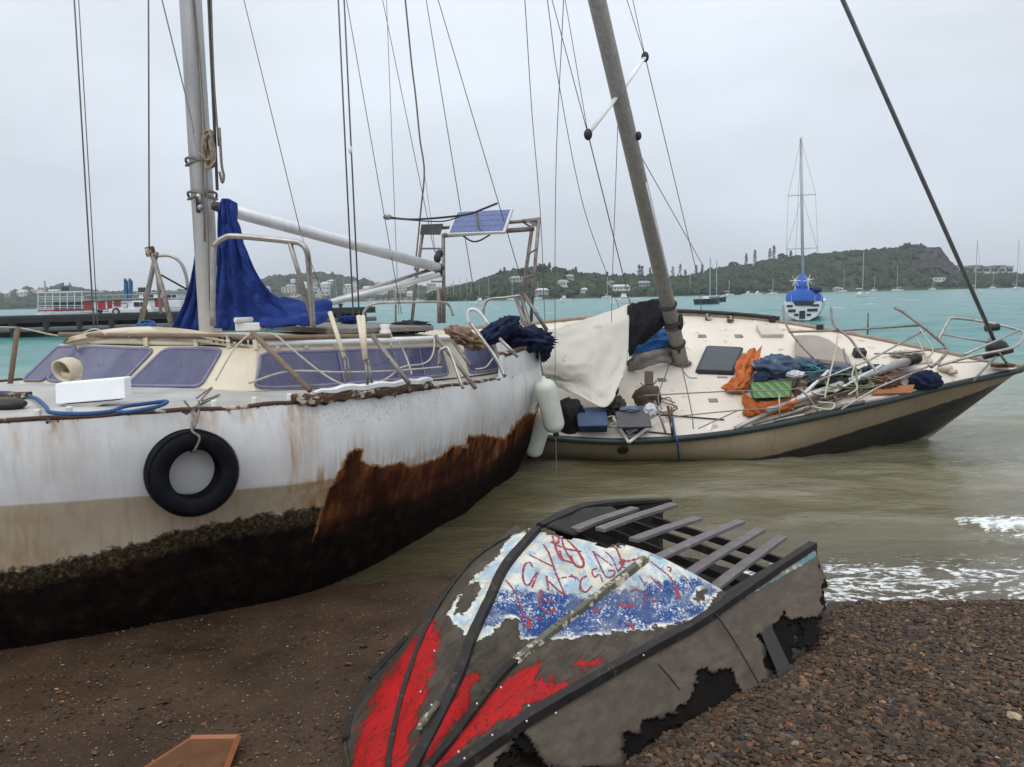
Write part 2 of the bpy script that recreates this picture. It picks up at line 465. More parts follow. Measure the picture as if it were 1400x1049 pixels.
# --- sea
rows = [4.3]
while rows[-1] < 1750: rows.append(rows[-1] + max(.024, .0105 * (rows[-1] - 5.5)))
rows = np.array(rows); us = np.linspace(-1.25, 1.15, 430)
Yw, U = np.meshgrid(rows, us, indexing='ij'); Xw = U * (Yw + 1.5)
dY = np.gradient(rows)[:, None]
h = np.zeros_like(Yw)
depthf = sstep(5.2, 26, Yw)
r2 = np.random.default_rng(5)
for lam, amp in ((.16, .0022), (.24, .003), (.37, .005), (.55, .008), (.85, .014), (1.3, .022), (2.1, .035), (3.4, .05), (6, .07), (11, .09)):
    for q in range(3):
        th = r2.uniform(-.75, .75) + .25; kx, ky = math.sin(th) / lam * 6.283, math.cos(th) / lam * 6.283
        ok = np.clip((lam / np.maximum(dY, (us[-1] - us[0]) / 430 * Yw * .6) - 2.5) / 2.5, 0, 1)
        near = np.clip(.65 + .35 * depthf, 0, 1) if lam > .6 else (.5 + .5 * depthf)
        w = 1 - np.abs(np.sin(.5 * (kx * Xw + ky * Yw) + 3 * fbm(Xw / lam / 3, Yw / lam / 3, q + int(lam * 10), 2) + q))
        h += amp * .85 * ok * near * (w - .36)
shore = shoreY(Xw)
h *= np.clip((Yw - shore) / 1.2, .12, 1) 
crest_y = 7.02 + .10 * np.sin(Xw * .9) + .05 * np.sin(Xw * 2.3)
cw = np.where(Yw < crest_y, .20, .50)
h += .11 * sstep(.5, 3.2, Xw) * np.exp(-((Yw - crest_y) / cw) ** 2)
crest2 = 9.7 + .15 * np.sin(Xw * .7 + 1)
h += .05 * sstep(1.5, 4, Xw) * np.exp(-((Yw - crest2) / np.where(Yw < crest2, .3, .8)) ** 2)
h += .012 - .02 * np.exp(-np.clip(Yw - shore, 0, 9) / .5)
e = Yw - shore - .10 * (fbm(Xw * 3, Yw * 0 + 1, 4) - .5) * 2
fo = .62 * sstep(1.15, 1.9, Xw + .25 * (Yw - 5)) * np.exp(-np.clip(e - .75, 0, 9) / .22) * sstep(-.1, .02, e)
fo = np.maximum(fo, 1.0 * sstep(.5, 1.2, Xw) * np.exp(-(e / .07) ** 2))
brk = sstep(3.95, 4.3, Xw) * np.exp(-((Yw - crest_y + .13) / .23) ** 2)
h += brk * .05 * fbm(Xw * 9, Yw * 9, 30)
fo = np.maximum(fo, 1.0 * brk)
wc = sstep(.735, .80, fbm(Xw * .22, Yw * .55, 44, 4)) * sstep(30, 60, Yw)
fo = np.maximum(fo, .8 * wc)
sea_d = np.interp(Yw + 1.2 * (fbm(Xw * .5, Yw * .5, 9) - .5) * np.clip(Yw / 8, 0, 3) + np.clip(Xw, -2, 6) * .35, [5, 9, 15, 34, 2000], [0, .25, .5, 1, 1])
t = NT('sea_water')
d_ = t.attr('deep'); f_ = t.attr('foam')
g_ = t.n.new('ShaderNodeNewGeometry'); P_ = g_.outputs['Position']
c = t.ramp(d_, [(0, (.060, .045, .025)), (.28, (.150, .128, .068)), (.52, (.21, .225, .165)), (.8, (.06, .24, .21)), (1, (.018, .185, .172))])  # depth tint; near end darkened, the hull's reflection put into the colour
st = t.n.new('ShaderNodeMapping'); st.inputs['Scale'].default_value = (.35, 1, 1); t.l.new(P_, st.inputs[0])
c = t.mix(t.rng(t.noise(.9, 5, .6, st.outputs[0]), .35, .7, 0, .45), c, t.mix(.55, c, (.05, .06, .05)))
st2 = t.n.new('ShaderNodeMapping'); st2.inputs['Scale'].default_value = (.28, 1, 1); t.l.new(P_, st2.inputs[0])
patch = t.noise(1.5, 4, .55, st2.outputs[0], .6)
c = t.mix(t.math('MULTIPLY', t.rng(patch, .50, .66, 0, .7), t.rng(d_, .75, .35)), c, (.085, .076, .032))
c = t.mix(t.math('MULTIPLY', t.rng(patch, .48, .36, 0, .6), t.math('MULTIPLY', t.rng(d_, .9, .5), t.rng(d_, .06, .24))), c, (.23, .215, .165))
stf = t.n.new('ShaderNodeMapping'); stf.inputs['Scale'].default_value = (.55, 1, 1); t.l.new(P_, stf.inputs[0])
fn = t.noise(5.5, 5, .6, stf.outputs[0], .8)
lace = t.rng(t.math('ABSOLUTE', t.math('SUBTRACT', fn, .5)), 0, .11, 1, 0)
fn2 = t.noise(26, 4, .65, stf.outputs[0])
fo_ = t.math('MULTIPLY', lace, t.rng(fn2, .36, .6, .1, 1))
fm = t.rng(t.math('ADD', fo_, t.math('MULTIPLY', f_, 1.15)), .94, 1.42)
fm = t.math('MULTIPLY', fm, t.rng(f_, .05, .2))
c = t.mix(fm, c, (.72, .74, .74))
bst = t.n.new('ShaderNodeMapping'); bst.inputs['Scale'].default_value = (.5, 1, 1); t.l.new(P_, bst.inputs[0])
b1 = t.bump(t.noise(3.2, 6, .62, bst.outputs[0]), .7, .11)
b2 = t.bump(t.noise(17, 4, .6, bst.outputs[0]), .4, .016, b1)
b3 = t.bump(fn2, .5, .012, b2)
SEA = t.out(c, t.math('MAXIMUM', t.rng(fm, 0, 1, .06, .7), t.rng(d_, .5, 1, .06, .22)), b3, spec=t.rng(d_, .4, 1, .5, .3))
t.b.inputs['IOR'].default_value = 1.33
tag(fastmesh('sea', np.stack([Xw, Yw, h], 2).reshape(-1, 3), gridF(len(rows), len(us)), SEA, True,
             {'deep': sea_d.ravel(), 'foam': fo.ravel()}), kind='structure')

# --- far land
def landmat(name, a, b, c3, sc=.06):
    t = NT(name); n = t.noise(sc, 7, .7)
    c = t.ramp(n, [(.3, b), (.55, a), (.75, c3)])
    return t.out(c, .9, t.bump(t.noise(.3, 4), .6, 1.5), spec=.1)
LAND = landmat('hill_scrub', (.040, .058, .022), (.022, .036, .015), (.075, .082, .036))
EARTH = landmat('cliff_rock', (.044, .044, .042), (.026, .027, .025), (.085, .078, .066), .22)
t = NT('bush_leaf'); TREE = t.out(t.mix(t.rng(t.noise(.8, 3), .3, .7), t.attr('col', 'Color'), (.022, .036, .016)), .85, spec=.15)
hr = random.Random(11)
TOWN = [((hr.uniform(255, 640) if k < 48 else hr.uniform(-5, 60)), hr.uniform(387, 407), hr.uniform(6, 13), hr.uniform(3, 5.5), hr.choice((0, 0, 1, 1, 2, 3, 4)), hr.choice((0, 1, 2, 2, 1))) for k in range(64)]
BLOCKS = [(602, 404, 22, 12), (622, 400, 14, 16), (637, 402, 18, 10), (590, 400, 12, 14), (650, 405, 16, 7), (520, 402, 20, 9), (548, 400, 16, 11), (360, 402, 24, 6), (395, 400, 18, 7), (475, 402, 15, 8), (275, 402, 18, 8)]
MIDH = [(706, 386, 18, 5, 2, 1, 'grey-roofed house at the top left of the wooded hill'), (770, 392, 16, 6, 0, 1, 'white house on the wooded hill left of the loose halyard'), (779, 383, 12, 5, 2, 1, 'small grey house high on the wooded hill'), (741, 402, 18, 5, 2, 2, 'low pale house near the waterline of the wooded hill'),
        (848, 397, 26, 5, 0, 2, 'long white house left of the leaning mast'), (880, 392, 18, 5, 2, 1, 'grey long-roofed house just left of the leaning mast'), (835, 390, 10, 4, 0, 1, 'little white house on the ridge left of the leaning mast'), (799, 400, 9, 4, 0, 2, 'small white house low on the wooded shore'), (905, 399, 12, 4, 0, 2, 'white house half behind the leaning mast')]
RIGHTH = [(948, 395, 15, 6), (965, 395, 15, 6), (982, 395, 15, 6), (1012, 363, 9, 5), (1026, 361, 14, 4), (1145, 399, 10, 4), (1282, 385, 15, 4)]
HILLS = {}
class Hill:
    def __init__(s, name, ridge, d0, d1, trees, tsize, seed, dark=1.0, skip=None, clear=()):
        s.px = np.array([r[0] for r in ridge], float); s.d0, s.d1 = d0, d1
        s.z = np.array([atY(r[0], r[1], d1).z for r in ridge]); s.seed = seed
        px = np.linspace(s.px[0], s.px[-1], 260); k = np.concatenate([np.linspace(-.02, 1, 40), [1.15, 1.4, 1.8]])
        PX, K = np.meshgrid(px, k, indexing='ij')
        D = d0 + (d1 - d0) * K
        V = np.stack([s.xof(PX, D), D, s.h(PX, K)], 2)
        tag(fastmesh(name, V.reshape(-1, 3), gridF(260, len(k)), LAND, True), kind='structure')
        if trees:
            q = rng.uniform(s.px[0], s.px[-1], trees); kk = rng.uniform(0.02, 1.05, trees) ** .8
            keep = fbm(q * .05, kk * 6, seed + 3) > .36
            if skip: keep &= ~skip(q, kk)
            q, kk = q[keep], kk[keep]; n = len(q); D = d0 + (d1 - d0) * kk
            sz = tsize * rng.uniform(.45, 1.25, n) * (1 + .5 * (fbm(q * .09, kk * 4, seed + 1) - .5))
            C = np.stack([s.xof(q, D), D, s.h(q, kk) + sz * .45], 1)
            S = np.stack([sz, sz, sz * rng.uniform(.7, 1.15, n)], 1)
            q1 = project(C); rp_ = sz / D * FPX
            kp = np.ones(n, bool)
            for h_ in clear:
                kp &= ~((abs(q1[:, 0] - h_[0]) < h_[2] * .55 + rp_ * .6) & (q1[:, 1] + rp_ > h_[1] - h_[3] * 1.5) & (q1[:, 1] - rp_ < h_[1] - 1) & (D < s.at(h_[0], h_[1]).y + 4))
            C, S, n = C[kp], S[kp], int(kp.sum())
            base = np.array([(.028, .050, .018), (.042, .066, .024), (.060, .080, .032), (.022, .038, .018), (.07, .075, .04)])
            cc = base[rng.choice(5, n, p=[.3, .3, .15, .2, .05])] * rng.uniform(.75, 1.25, (n, 1)) * dark
            v, f, c_ = scatter(C, S, .3, .4, cc)
            tag(fastmesh(name.replace('hill', 'woods').replace('headland', 'scrub_woods'), v, f, TREE, False, {'col': c_}), kind='stuff')
    def xof(s, px, D): return (np.asarray(px) - CX) / FPX * np.asarray(D)
    def h(s, px, k):
        zr = np.interp(px, s.px, s.z)
        S = np.where(k <= 1, np.sin(np.clip(k, 0, 1) * math.pi / 2) ** 1.15, np.maximum(1 - (k - 1) * 1.2, .05))
        return np.where(k < 0, -.6, .25 + zr * S + zr * .16 * (fbm(np.asarray(px) * .035, np.asarray(k) * 4, s.seed) - .5) * np.clip(k * 4, 0, 1) * np.clip((1.0 - k) * 4, 0, 1))
    def at(s, px, py):
        """where the line of sight through a photo pixel meets this hillside"""
        for k in np.linspace(0, 1, 160):
            D = s.d0 + (s.d1 - s.d0) * k; p = atY(px, py, D)
            if p.z <= float(s.h(px, k)): break
        p.z = float(s.h((p.x / p.y) * FPX + CX, (p.y - s.d0) / (s.d1 - s.d0))) if p.y > 0 else p.z
        return p
H_TOWN = Hill('town_hill', [(-60, 406), (0, 409), (40, 404), (62, 400), (85, 399), (115, 402), (150, 407), (220, 408), (300, 404), (350, 392), (385, 385), (420, 382), (460, 383), (500, 390), (540, 397), (590, 402), (640, 407), (700, 409)], 820, 1150, 5200, 6, 1, clear=TOWN + BLOCKS)
H_MID = Hill('bay_hill', [(590, 412), (630, 402), (660, 392), (690, 382), (716, 377), (745, 376), (770, 378), (800, 384), (850, 388), (900, 388), (950, 388), (990, 390), (1020, 394)], 430, 560, 4200, 3.2, 2, clear=MIDH)
CLIFF = lambda q, k: (q > 1262 - (1 - k) * 34) & (q < 1318) & (k > .25)
H_RIGHT = Hill('headland', [(905, 402), (930, 390), (960, 378), (1000, 371), (1040, 363), (1090, 357), (1130, 353), (1180, 349), (1220, 345), (1240, 341), (1276, 341), (1283, 350), (1296, 364), (1308, 374), (1330, 380), (1400, 380), (1480, 380)], 520, 680, 6500, 2.6, 3, .95, CLIFF, RIGHTH)
# bare rock at the end of the headland
G = []
for j, k in enumerate(np.linspace(.30, .99, 26)):
    r = []
    for q in np.linspace(1262 - 9 * math.sin(j * .9) - (1 - k) * 34, 1313, 34):
        D = H_RIGHT.d0 + (H_RIGHT.d1 - H_RIGHT.d0) * k
        z = float(H_RIGHT.h(q, k)); n_ = float(fbm(np.array(q * .22), np.array(k * 7), 12))
        r.append((H_RIGHT.xof(q, D), D - 1.0 - 9 * n_, z + .6 + 1.5 * (n_ - .5) * (k < .95)))
    G.append(r)
part('cliff', MB().grid(G), EARTH, None, kind='structure')
# ================================================================== WHITE YACHT (aground at left)
def wb(s, b, z): return Vector((-.4 - .6 * s + .8 * b, 10 - .8 * s - .6 * b, z))       # boat axes -> world
def inv(p):
    x, y = p[0] + .4, p[1] - 10
    return -(.6 * x + .8 * y), .8 * x - .6 * y
sheer = [(738, 500, 9.3), (690, 516, 8.3), (600, 530, 6.7), (500, 544, 5.75), (400, 552, 5.25), (300, 560, 4.95), (200, 565, 4.7), (100, 572, 4.48), (0, 577, 4.3)]
S_, B_, Z_ = [], [], []
for p in pts(sheer):
    s_, b_ = inv(p); S_.append(s_); B_.append(b_); Z_.append(p.z)
S_ += [7.2, 8.2, 8.75]; B_ += [.85, .27, .02]; Z_ += [1.62, 1.67, 1.70]
S0 = S_[0]
def bd(s): return pinterp(s, S_, B_)
def zd(s): return pinterp(s, S_, Z_)
def onhull(px, py, off=0.0):
    prev = None
    for d in np.linspace(3.2, 13, 600):
        p = atY(px, py, d); s_, b_ = inv(p)
        if b_ - float(bd(s_)) - off < 0: return p
    return p
def level(px, off):
    L = []
    for x, y in px:
        p = onhull(x, y, off); L.append((inv(p)[0], p.z))
    L.sort(); a = np.array(L)
    return lambda s: pinterp(s, a[:, 0], a[:, 1])
zk = level([(0, 692), (150, 682), (330, 668), (450, 655), (600, 612), (700, 568), (735, 545)], .03)
zg = level([(0, 785), (150, 752), (300, 714), (450, 690), (600, 652), (690, 606), (725, 575)], -.06)
zb = level([(0, 912), (100, 888), (200, 862), (300, 838), (430, 806), (500, 786), (560, 757), (620, 722), (670, 682), (710, 640), (722, 614)], -.30)
S1 = 8.75
bow = lambda s: np.clip((S1 - s) / 1.6, 0, 1) ** .6
def hullgrid(ns, side):
    s = np.linspace(S0, S1, ns); L = []
    taper = np.clip((bd(s)) / .9, .0, 1)
    Lz = [zd(s), zk(s), zg(s), zb(s), zb(s) - .45]
    Lb = [bd(s), bd(s) + .03 * taper, bd(s) - .06 * taper, np.maximum(bd(s) - .30 * taper, .02), np.maximum(bd(s) - .95 * taper, .02)]
    seg = [18, 14, 20, 6]; rows = []
    for k, n in enumerate(seg):
        for j in range(n):
            f = j / n
            bul = .035 * math.sin(f * math.pi) if k in (0, 2) else 0
            rows.append((Lb[k] * (1 - f) + Lb[k + 1] * f + bul * taper, Lz[k] * (1 - f) + Lz[k + 1] * f))
    rows.append((Lb[4], Lz[4]))
    G = np.zeros((len(rows), ns, 3))
    for i, (b, z) in enumerate(rows):
        # dents and uneven plating
        b = b + (.010 * (fbm(s * 2.2, z * 2.2 + side * 9, 51, 3) - .5) + .05 * (fbm(s * .8, z * 1.2, 50 + side, 2) - .5) * np.clip((zd(s) - z) * 3, 0, 1)) * taper
        G[i, :, 0] = -.4 - .6 * s + .8 * b * side; G[i, :, 1] = 10 - .8 * s - .6 * b * side; G[i, :, 2] = z
    return G, seg
YACHT = thing('sailing_yacht', 'large white yacht with rusted hull and purple cabin windows aground on the beach', 'sailboat', wb(3.8, 0, 0))
# paint masks follow the plating: rust, weed, beige band, streaks
G, seg = hullgrid(420, 1)
V = G.reshape(-1, 3); Q = project(V)
rust_poly = [(428, 742), (440, 702), (452, 668), (468, 640), (478, 618), (494, 616), (492, 632), (520, 640), (548, 634), (560, 640), (600, 628), (618, 612), (640, 612), (640, 598), (660, 596), (690, 602), (706, 580), (722, 566), (733, 568), (738, 545), (748, 540), (760, 640), (700, 760), (500, 830), (430, 800)]
bare_poly = [(474, 622), (500, 617), (540, 630), (520, 645), (470, 640)]
rust = polysd(Q, rust_poly) / 20.
sgrid = -(.6 * (V[:, 0] + .4) + .8 * (V[:, 1] - 10))
grow = (zg(sgrid) - V[:, 2]) / .10
knuc = np.minimum((zk(sgrid) - V[:, 2]) / .05, (462 - Q[:, 0]) / 10)
top = (zd(sgrid) - V[:, 2])
streak = np.zeros(len(V))
for px, w, ln, st in ((72, 12, 90, .8), (20, 8, 50, .5), (100, 6, 40, .5), (110, 10, 110, .3), (400, 9, 160, 1.0), (412, 5, 120, .9), (388, 5, 60, .6), (285, 16, 60, .8), (335, 20, 26, .7), (425, 10, 200, .35), (430, 8, 90, .3), (600, 12, 40, .3), (655, 10, 40, .3), (250, 30, 18, .5), (180, 7, 30, .5), (510, 6, 40, .3), (560, 5, 30, .3), (700, 5, 60, .4), (720, 5, 50, .4)):
    ytop = np.interp(px, [0, 100, 200, 300, 400, 500, 600, 690, 698, 745], [577, 572, 565, 560, 552, 544, 530, 516, 490, 478])
    dy = Q[:, 1] - ytop
    streak = np.maximum(streak, st * np.exp(-((Q[:, 0] - px) / w) ** 2) * np.clip(1 - dy / ln, 0, 1) ** .6 * (dy > -3))
for px, w, y0, y1, st in ((425, 16, 655, 710, .9), (400, 12, 660, 720, .5), (250, 30, 690, 740, .35), (30, 50, 700, 800, .35), (440, 10, 640, 690, .9)):
    streak = np.maximum(streak, st * np.exp(-((Q[:, 0] - px) / w) ** 2) * sstep(y0 - 10, y0 + 15, Q[:, 1]) * sstep(y1 + 20, y1 - 10, Q[:, 1]))
green = np.exp(-((Q[:, 0] - 520) / 110) ** 2) * np.exp(-((top - .10) / .10) ** 2)
t = NT('weathered_hull_paint')
P = t.pos(); a = lambda k: t.attr(k)
n1 = t.noise(1.6, 5, .6); nf = t.noise(14, 8, .68); nff = t.noise(45, 6, .7); vst = t.noise(7, 5, .6, t.pos((3.2, 3.2, .18)))
white = t.ramp(n1, [(.3, (.62, .625, .63)), (.65, (.74, .75, .76))])
white = t.mix(t.rng(vst, .5, .75, 0, .35), white, (.50, .47, .40))
beige = t.ramp(n1, [(.3, (.40, .33, .24)), (.7, (.52, .45, .35))])
beige = t.mix(t.rng(vst, .45, .75, 0, .5), beige, (.33, .23, .13))
white = t.mix(t.rng(t.noise(.9, 6, .65), .42, .72, 0, .6), white, (.46, .43, .38)); white = t.mix(t.rng(t.noise(10, 6, .7, t.pos((1.5, 1.5, .12))), .58, .8, 0, .4), white, (.34, .30, .24))
c = t.mix(t.edge(a('knuckle'), nff, .25, .12), white, beige)
c = t.mix(t.math('MULTIPLY', t.rng(a('rust'), -1.6, 0), t.rng(vst, .42, .7, 0, .8)), c, (.33, .17, .07))
c = t.mix(t.math('MULTIPLY', a('streak'), t.rng(vst, .32, .6)), c, (.36, .19, .055))
gr = t.math('MULTIPLY', a('green'), t.rng(nff, .55, .6)); c = t.mix(t.math('MULTIPLY', gr, .6), c, (.13, .25, .2))
weed = t.ramp(nff, [(.36, (.016, .012, .008)), (.5, (.050, .035, .019)), (.62, (.13, .098, .056)), (.75, (.27, .21, .14))])
g1 = t.edge(a('grow'), nf, 1.9, .12); c = t.mix(g1, c, weed)
blk = t.ramp(t.noise(9, 8, .72), [(.35, (.004, .003, .0025)), (.55, (.014, .009, .007)), (.68, (.042, .019, .014)), (.82, (.075, .055, .042))])
g2 = t.edge(t.math('SUBTRACT', a('grow'), 1.2), nf, 1.6, .3); c = t.mix(g2, c, blk)
rm = t.edge(a('rust'), nf, .75, .035)
rim = t.edge(t.math('ADD', a('rust'), .13), nf, .8, .03)
rc = t.ramp(t.math('ADD', t.math('MULTIPLY', t.noise(2.1, 4, .6, t.pos((1.2, 1.2, .6))), .62), t.math('MULTIPLY', t.noise(9, 8, .72, t.pos((1.5, 1.5, .5))), .38)), [(.33, (.022, .008, .006)), (.45, (.050, .016, .010)), (.54, (.098, .031, .016)), (.61, (.20, .075, .028)), (.68, (.40, .21, .10))])
rc = t.mix(t.math('MULTIPLY', t.rng(a('rust'), 1.0, .0), t.rng(t.noise(6, 5, .6, t.pos((1.5, 1.5, .4))), .45, .62)), rc, (.30, .105, .028))
low = t.rng(t.math('ADD', a('rust'), nf), 2.1, 3.9)
rc = t.mix(low, rc, blk); rc = t.mix(t.math('MULTIPLY', g2, t.rng(nf, .36, .56, 1, .55)), rc, blk)
up = t.math('SUBTRACT', 1.0, t.edge(t.math('SUBTRACT', a('grow'), 2.3), nf, 2.2, .5))
c = t.mix(t.math('MULTIPLY', rim, up), c, t.mix(rm, (.36, .19, .08), rc)); rm = t.math('MULTIPLY', rm, up)
chip = t.rng(t.math('ADD', nf, t.math('MULTIPLY', a('chip'), .25)), .80, .82); c = t.mix(chip, c, (.05, .028, .02))
hb = t.math('ADD', t.math('MULTIPLY', rm, -.6), t.math('ADD', t.math('MULTIPLY', nff, t.math('MAXIMUM', t.math('MAXIMUM', rm, g1), .04)), t.math('MULTIPLY', g1, .5)))
nb = t.bump(hb, 1.0, .03)
HULLP = t.out(c, t.math('MAXIMUM', t.rng(n1, .3, .7, .34, .5), t.math('MAXIMUM', t.math('MULTIPLY', rm, .8), t.math('MULTIPLY', g1, .7))), nb, spec=t.math('MULTIPLY_ADD', t.math('MAXIMUM', rm, g1), -.36))
t.b.inputs['Specular IOR Level'].links[0].from_node.inputs[2].default_value = .4
chip_a = np.exp(-(top / .035) ** 2) * 1.2
part('hull', MB().grid(G), HULLP, YACHT, True, {'rust': rust, 'grow': grow, 'knuckle': knuc, 'streak': streak, 'green': green, 'chip': chip_a})
Gs, _ = hullgrid(120, -1)
Vs = Gs.reshape(-1, 3); ss_ = -(.6 * (Vs[:, 0] + .4) + .8 * (Vs[:, 1] - 10)); z0 = np.zeros(len(Vs))
part('hull_side', MB().grid(Gs, True), HULLP, YACHT, True, {'rust': z0 - 3, 'grow': (zg(ss_) - Vs[:, 2]) / .1, 'knuckle': (zk(ss_) - Vs[:, 2]) / .05, 'streak': z0, 'green': z0, 'chip': z0}, label='far side of the hull')
# transom (closed stern) and deck
tr = [G[i, 0] for i in range(G.shape[0])]; trs = [Gs[i, 0] for i in range(Gs.shape[0])]
mb = MB().grid(np.array([[np.array(a_) * (1 - f) + np.array(b_) * f for f in np.linspace(0, 1, 12)] for a_, b_ in zip(tr, trs)]))
tv = np.array(mb.v); tz = np.zeros(len(tv))
part('transom', mb, HULLP, YACHT, True, {'rust': (1.0 - tv[:, 2]) / .12, 'grow': (.4 - tv[:, 2]) / .1, 'knuckle': tz - 2, 'streak': tz, 'green': tz, 'chip': tz})
DECK = mat('grey_deck_paint', (.48, .47, .44), (.33, .32, .30), 3, .55, bump=.2, spots=(.22, .17, .12), sscale=9, sthr=.66)
CREAM = mat('cream_paint', (.66, .60, .47), (.56, .47, .33), 2.5, .5, bump=.1, spots=(.30, .17, .08), sscale=7, sthr=.70)
WHITEP = mat('white_paint', (.78, .78, .76), (.64, .63, .60), 3, .45, bump=.08)
RUSTM = mat('rusty_edge', (.12, .05, .025), (.03, .018, .014), 14, .85, bump=.6, spots=(.45, .40, .33), sscale=9, sthr=.58)
STEEL = mat('stainless_tube', (.46, .44, .42), (.30, .27, .24), 12, .38, .75, bump=.1, spots=(.20, .10, .05), sscale=16, sthr=.64)
DULL = mat('galvanised_tube', (.30, .28, .26), (.19, .16, .14), 14, .5, .5, bump=.2, spots=(.16, .07, .035), sscale=20, sthr=.6)
WIRE = mat('rigging_wire', (.24, .24, .25), (.16, .16, .17), 20, .5, .6, bump=0)
ROPE = mat('pale_rope', (.55, .50, .42), (.36, .31, .25), 30, .85, bump=.6, bscale=160)
DROPE = mat('weathered_rope', (.24, .20, .16), (.12, .10, .09), 30, .9, bump=.6, bscale=160)
TANR = mat('tan_rope', (.36, .29, .20), (.20, .16, .11), 30, .9, bump=.6, bscale=160)
BLUER = mat('blue_rope', (.03, .11, .27), (.018, .06, .17), 40, .8, bump=.6, bscale=160)
ALU = mat('painted_mast_alloy', (.72, .73, .74), (.56, .57, .58), 2.2, .4, .25, bump=.08, stretch=(3, 3, .4), spots=(.30, .28, .26), sscale=5, sthr=.68)
BLACK = mat('black_rubber', (.018, .018, .020), (.010, .010, .011), 10, .55, bump=.3)
DARK = mat('dark_fitting', (.03, .03, .032), (.016, .015, .015), 10, .5, .2, bump=.2)
WOOD = mat('weathered_brown_rail', (.23, .16, .105), (.13, .09, .06), 6, .7, bump=.4, stretch=(1, 1, 5))
s = np.linspace(S0, S1, 120); Gd = []
for f in np.linspace(-1, 1, 25):
    b = bd(s) * f; z = zd(s) + .05 * (1 - f * f) - .004 + .008 * (fbm(s * 4, f * 4 + s * 0, 77) - .5)
    Gd.append(np.stack([-.4 - .6 * s + .8 * b, 10 - .8 * s - .6 * b, z], 1))
part('deck', MB().grid(np.array(Gd), True), DECK, YACHT, True)
# toe rail along the deck edge: rough, rusty in places
for nm, sd_ in (('toe_rail', 1), ('toe_rail', -1)):
    ss = np.linspace(S0 + 1.3, S1 - .1, 90)
    mb = MB().tube([wb(x, sd_ * (float(bd(x)) - .012), float(zd(x)) + .004 + .012 * mnoise.noise(Vector((x * 4, sd_, 0)))) for x in ss], .017, 6)
    part(nm, mb, RUSTM, YACHT, True)
# raised stern bulwark with rounded quarter
def bul(s0_, s1_, side, n=26):
    G_ = []
    for s_ in np.linspace(s0_, s1_, n):
        b0, z0_ = float(bd(s_)), float(zd(s_))
        zt = z0_ + .235 * min(1, max(0, (1.25 - s_) / .04)) ** .5 + .04 * (1.25 - s_)
        G_.append([wb(s_, side * (b0 + .004), z0_ - .03), wb(s_, side * (b0 + .006), (z0_ + zt) / 2), wb(s_, side * b0, zt), wb(s_, side * (b0 - .05), zt), wb(s_, side * (b0 - .06), z0_ - .02)])
    return np.array(G_)
BW = mat('flaking_white_paint', (.72, .74, .74), (.60, .61, .60), 3, .5, bump=.3, spots=(.16, .15, .14), sscale=26, sthr=.66, stretch=(2, 2, .5))
part('bulwark', MB().grid(bul(1.25, S0, 1)), BW, YACHT, False)
part('bulwark', MB().grid(bul(1.25, S0, -1), True), CREAM, YACHT, False)
Gq = [[wb(S0 - .004, f * float(bd(S0)), float(zd(S0)) - .05 + k * .38) for f in np.linspace(1, -1, 10)] for k in (0, .5, 1)]
part('stern_board', MB().grid(np.array(Gq)), BW, YACHT, solid=.05)
part('bulwark_cap', MB().tube([wb(s_, float(bd(s_)) - .025, float(zd(s_)) + .235 + .04 * (1.25 - s_)) for s_ in np.linspace(1.16, S0, 12)], .035, 6), RUSTM, YACHT, True)
# torn wooden rubbing strake
st_ = [onhull(x, y, .02) for x, y in ((400, 545), (430, 547), (470, 541), (520, 536), (560, 531), (590, 527))]
part('torn_rubbing_strake', MB().tube([Vector(q) + Vector((0, 0, .012 * math.sin(i * 2.4))) for i, q in enumerate(crom([tuple(p) for p in st_], 26))], [.03, .045, .036, .042, .03, .024], 6), RUSTM, YACHT)
part('torn_strake_face', MB().tube([Vector(q) + Vector((0, 0, .05 + .008 * math.sin(i * 1.7))) for i, q in enumerate(crom([tuple(p) for p in st_[1:]], 18))], [.012, .028, .030, .026, .03, .02], 6), WHITEP, YACHT)

# --- cabin
base = [(4.88, -.0), (4.76, .18), (4.44, .78), (4.24, 1.20), (3.63, 1.33), (2.87, 1.38), (2.2, 1.27), (1.62, 1.10), (.82, .98)]
base_far = [(4.88, 0), (4.90, .45), (4.93, .86), (5.05, 1.0), (4.2, 1.34), (2.87, 1.38), (2.2, 1.27), (1.62, 1.10), (.82, .98)]
ZT = 1.86
def cab(i, v, side=1):
    """point on cabin wall polyline (i may be fractional), v 0 at the deck, 1 at the roof edge"""
    k = min(int(i), len(base) - 2); f = i - k; bs = base if side > 0 else base_far
    s_ = bs[k][0] * (1 - f) + bs[k + 1][0] * f; b_ = bs[k][1] * (1 - f) + bs[k + 1][1] * f
    z0_ = float(zd(s_)) + .03
    fr = float(np.clip((s_ - 4.15) / .4, 0, 1))
    st = s_ - v * (.30 * fr + .04); bt = b_ - v * .13 * (1 - fr) - v * .05 * b_ / 1.4 * fr
    zt = ZT - .13 * (4.88 - s_) / 3.3
    return wb(st, side * bt, z0_ + (zt - z0_) * v)
for side in (1, -1):
    G_ = np.array([[cab(i, v, side) for v in np.linspace(0, 1, 5)] for i in np.linspace(0, len(base) - 1, 57)])
    part('cabin_side', MB().grid(G_, side > 0), CREAM, YACHT, False)
rf = [cab(i, 1.0, 1) for i in np.linspace(0, len(base) - 1, 40)]
rl = [cab(i, 1.0, -1) for i in np.linspace(0, len(base) - 1, 40)]
Gr = []
for a_, b_ in zip(rf, rl):
    Gr.append([a_.lerp(b_, f) + Vector((0, 0, .012 + .10 * (1 - (2 * f - 1) ** 2))) for f in np.linspace(0, 1, 15)])
part('cabin_roof', MB().grid(np.array(Gr), True), CREAM, YACHT, True, solid=.05)
ab = [cab(len(base) - 1, v, sd_) for sd_, v in ((1, 0), (1, 1), (-1, 1), (-1, 0))]
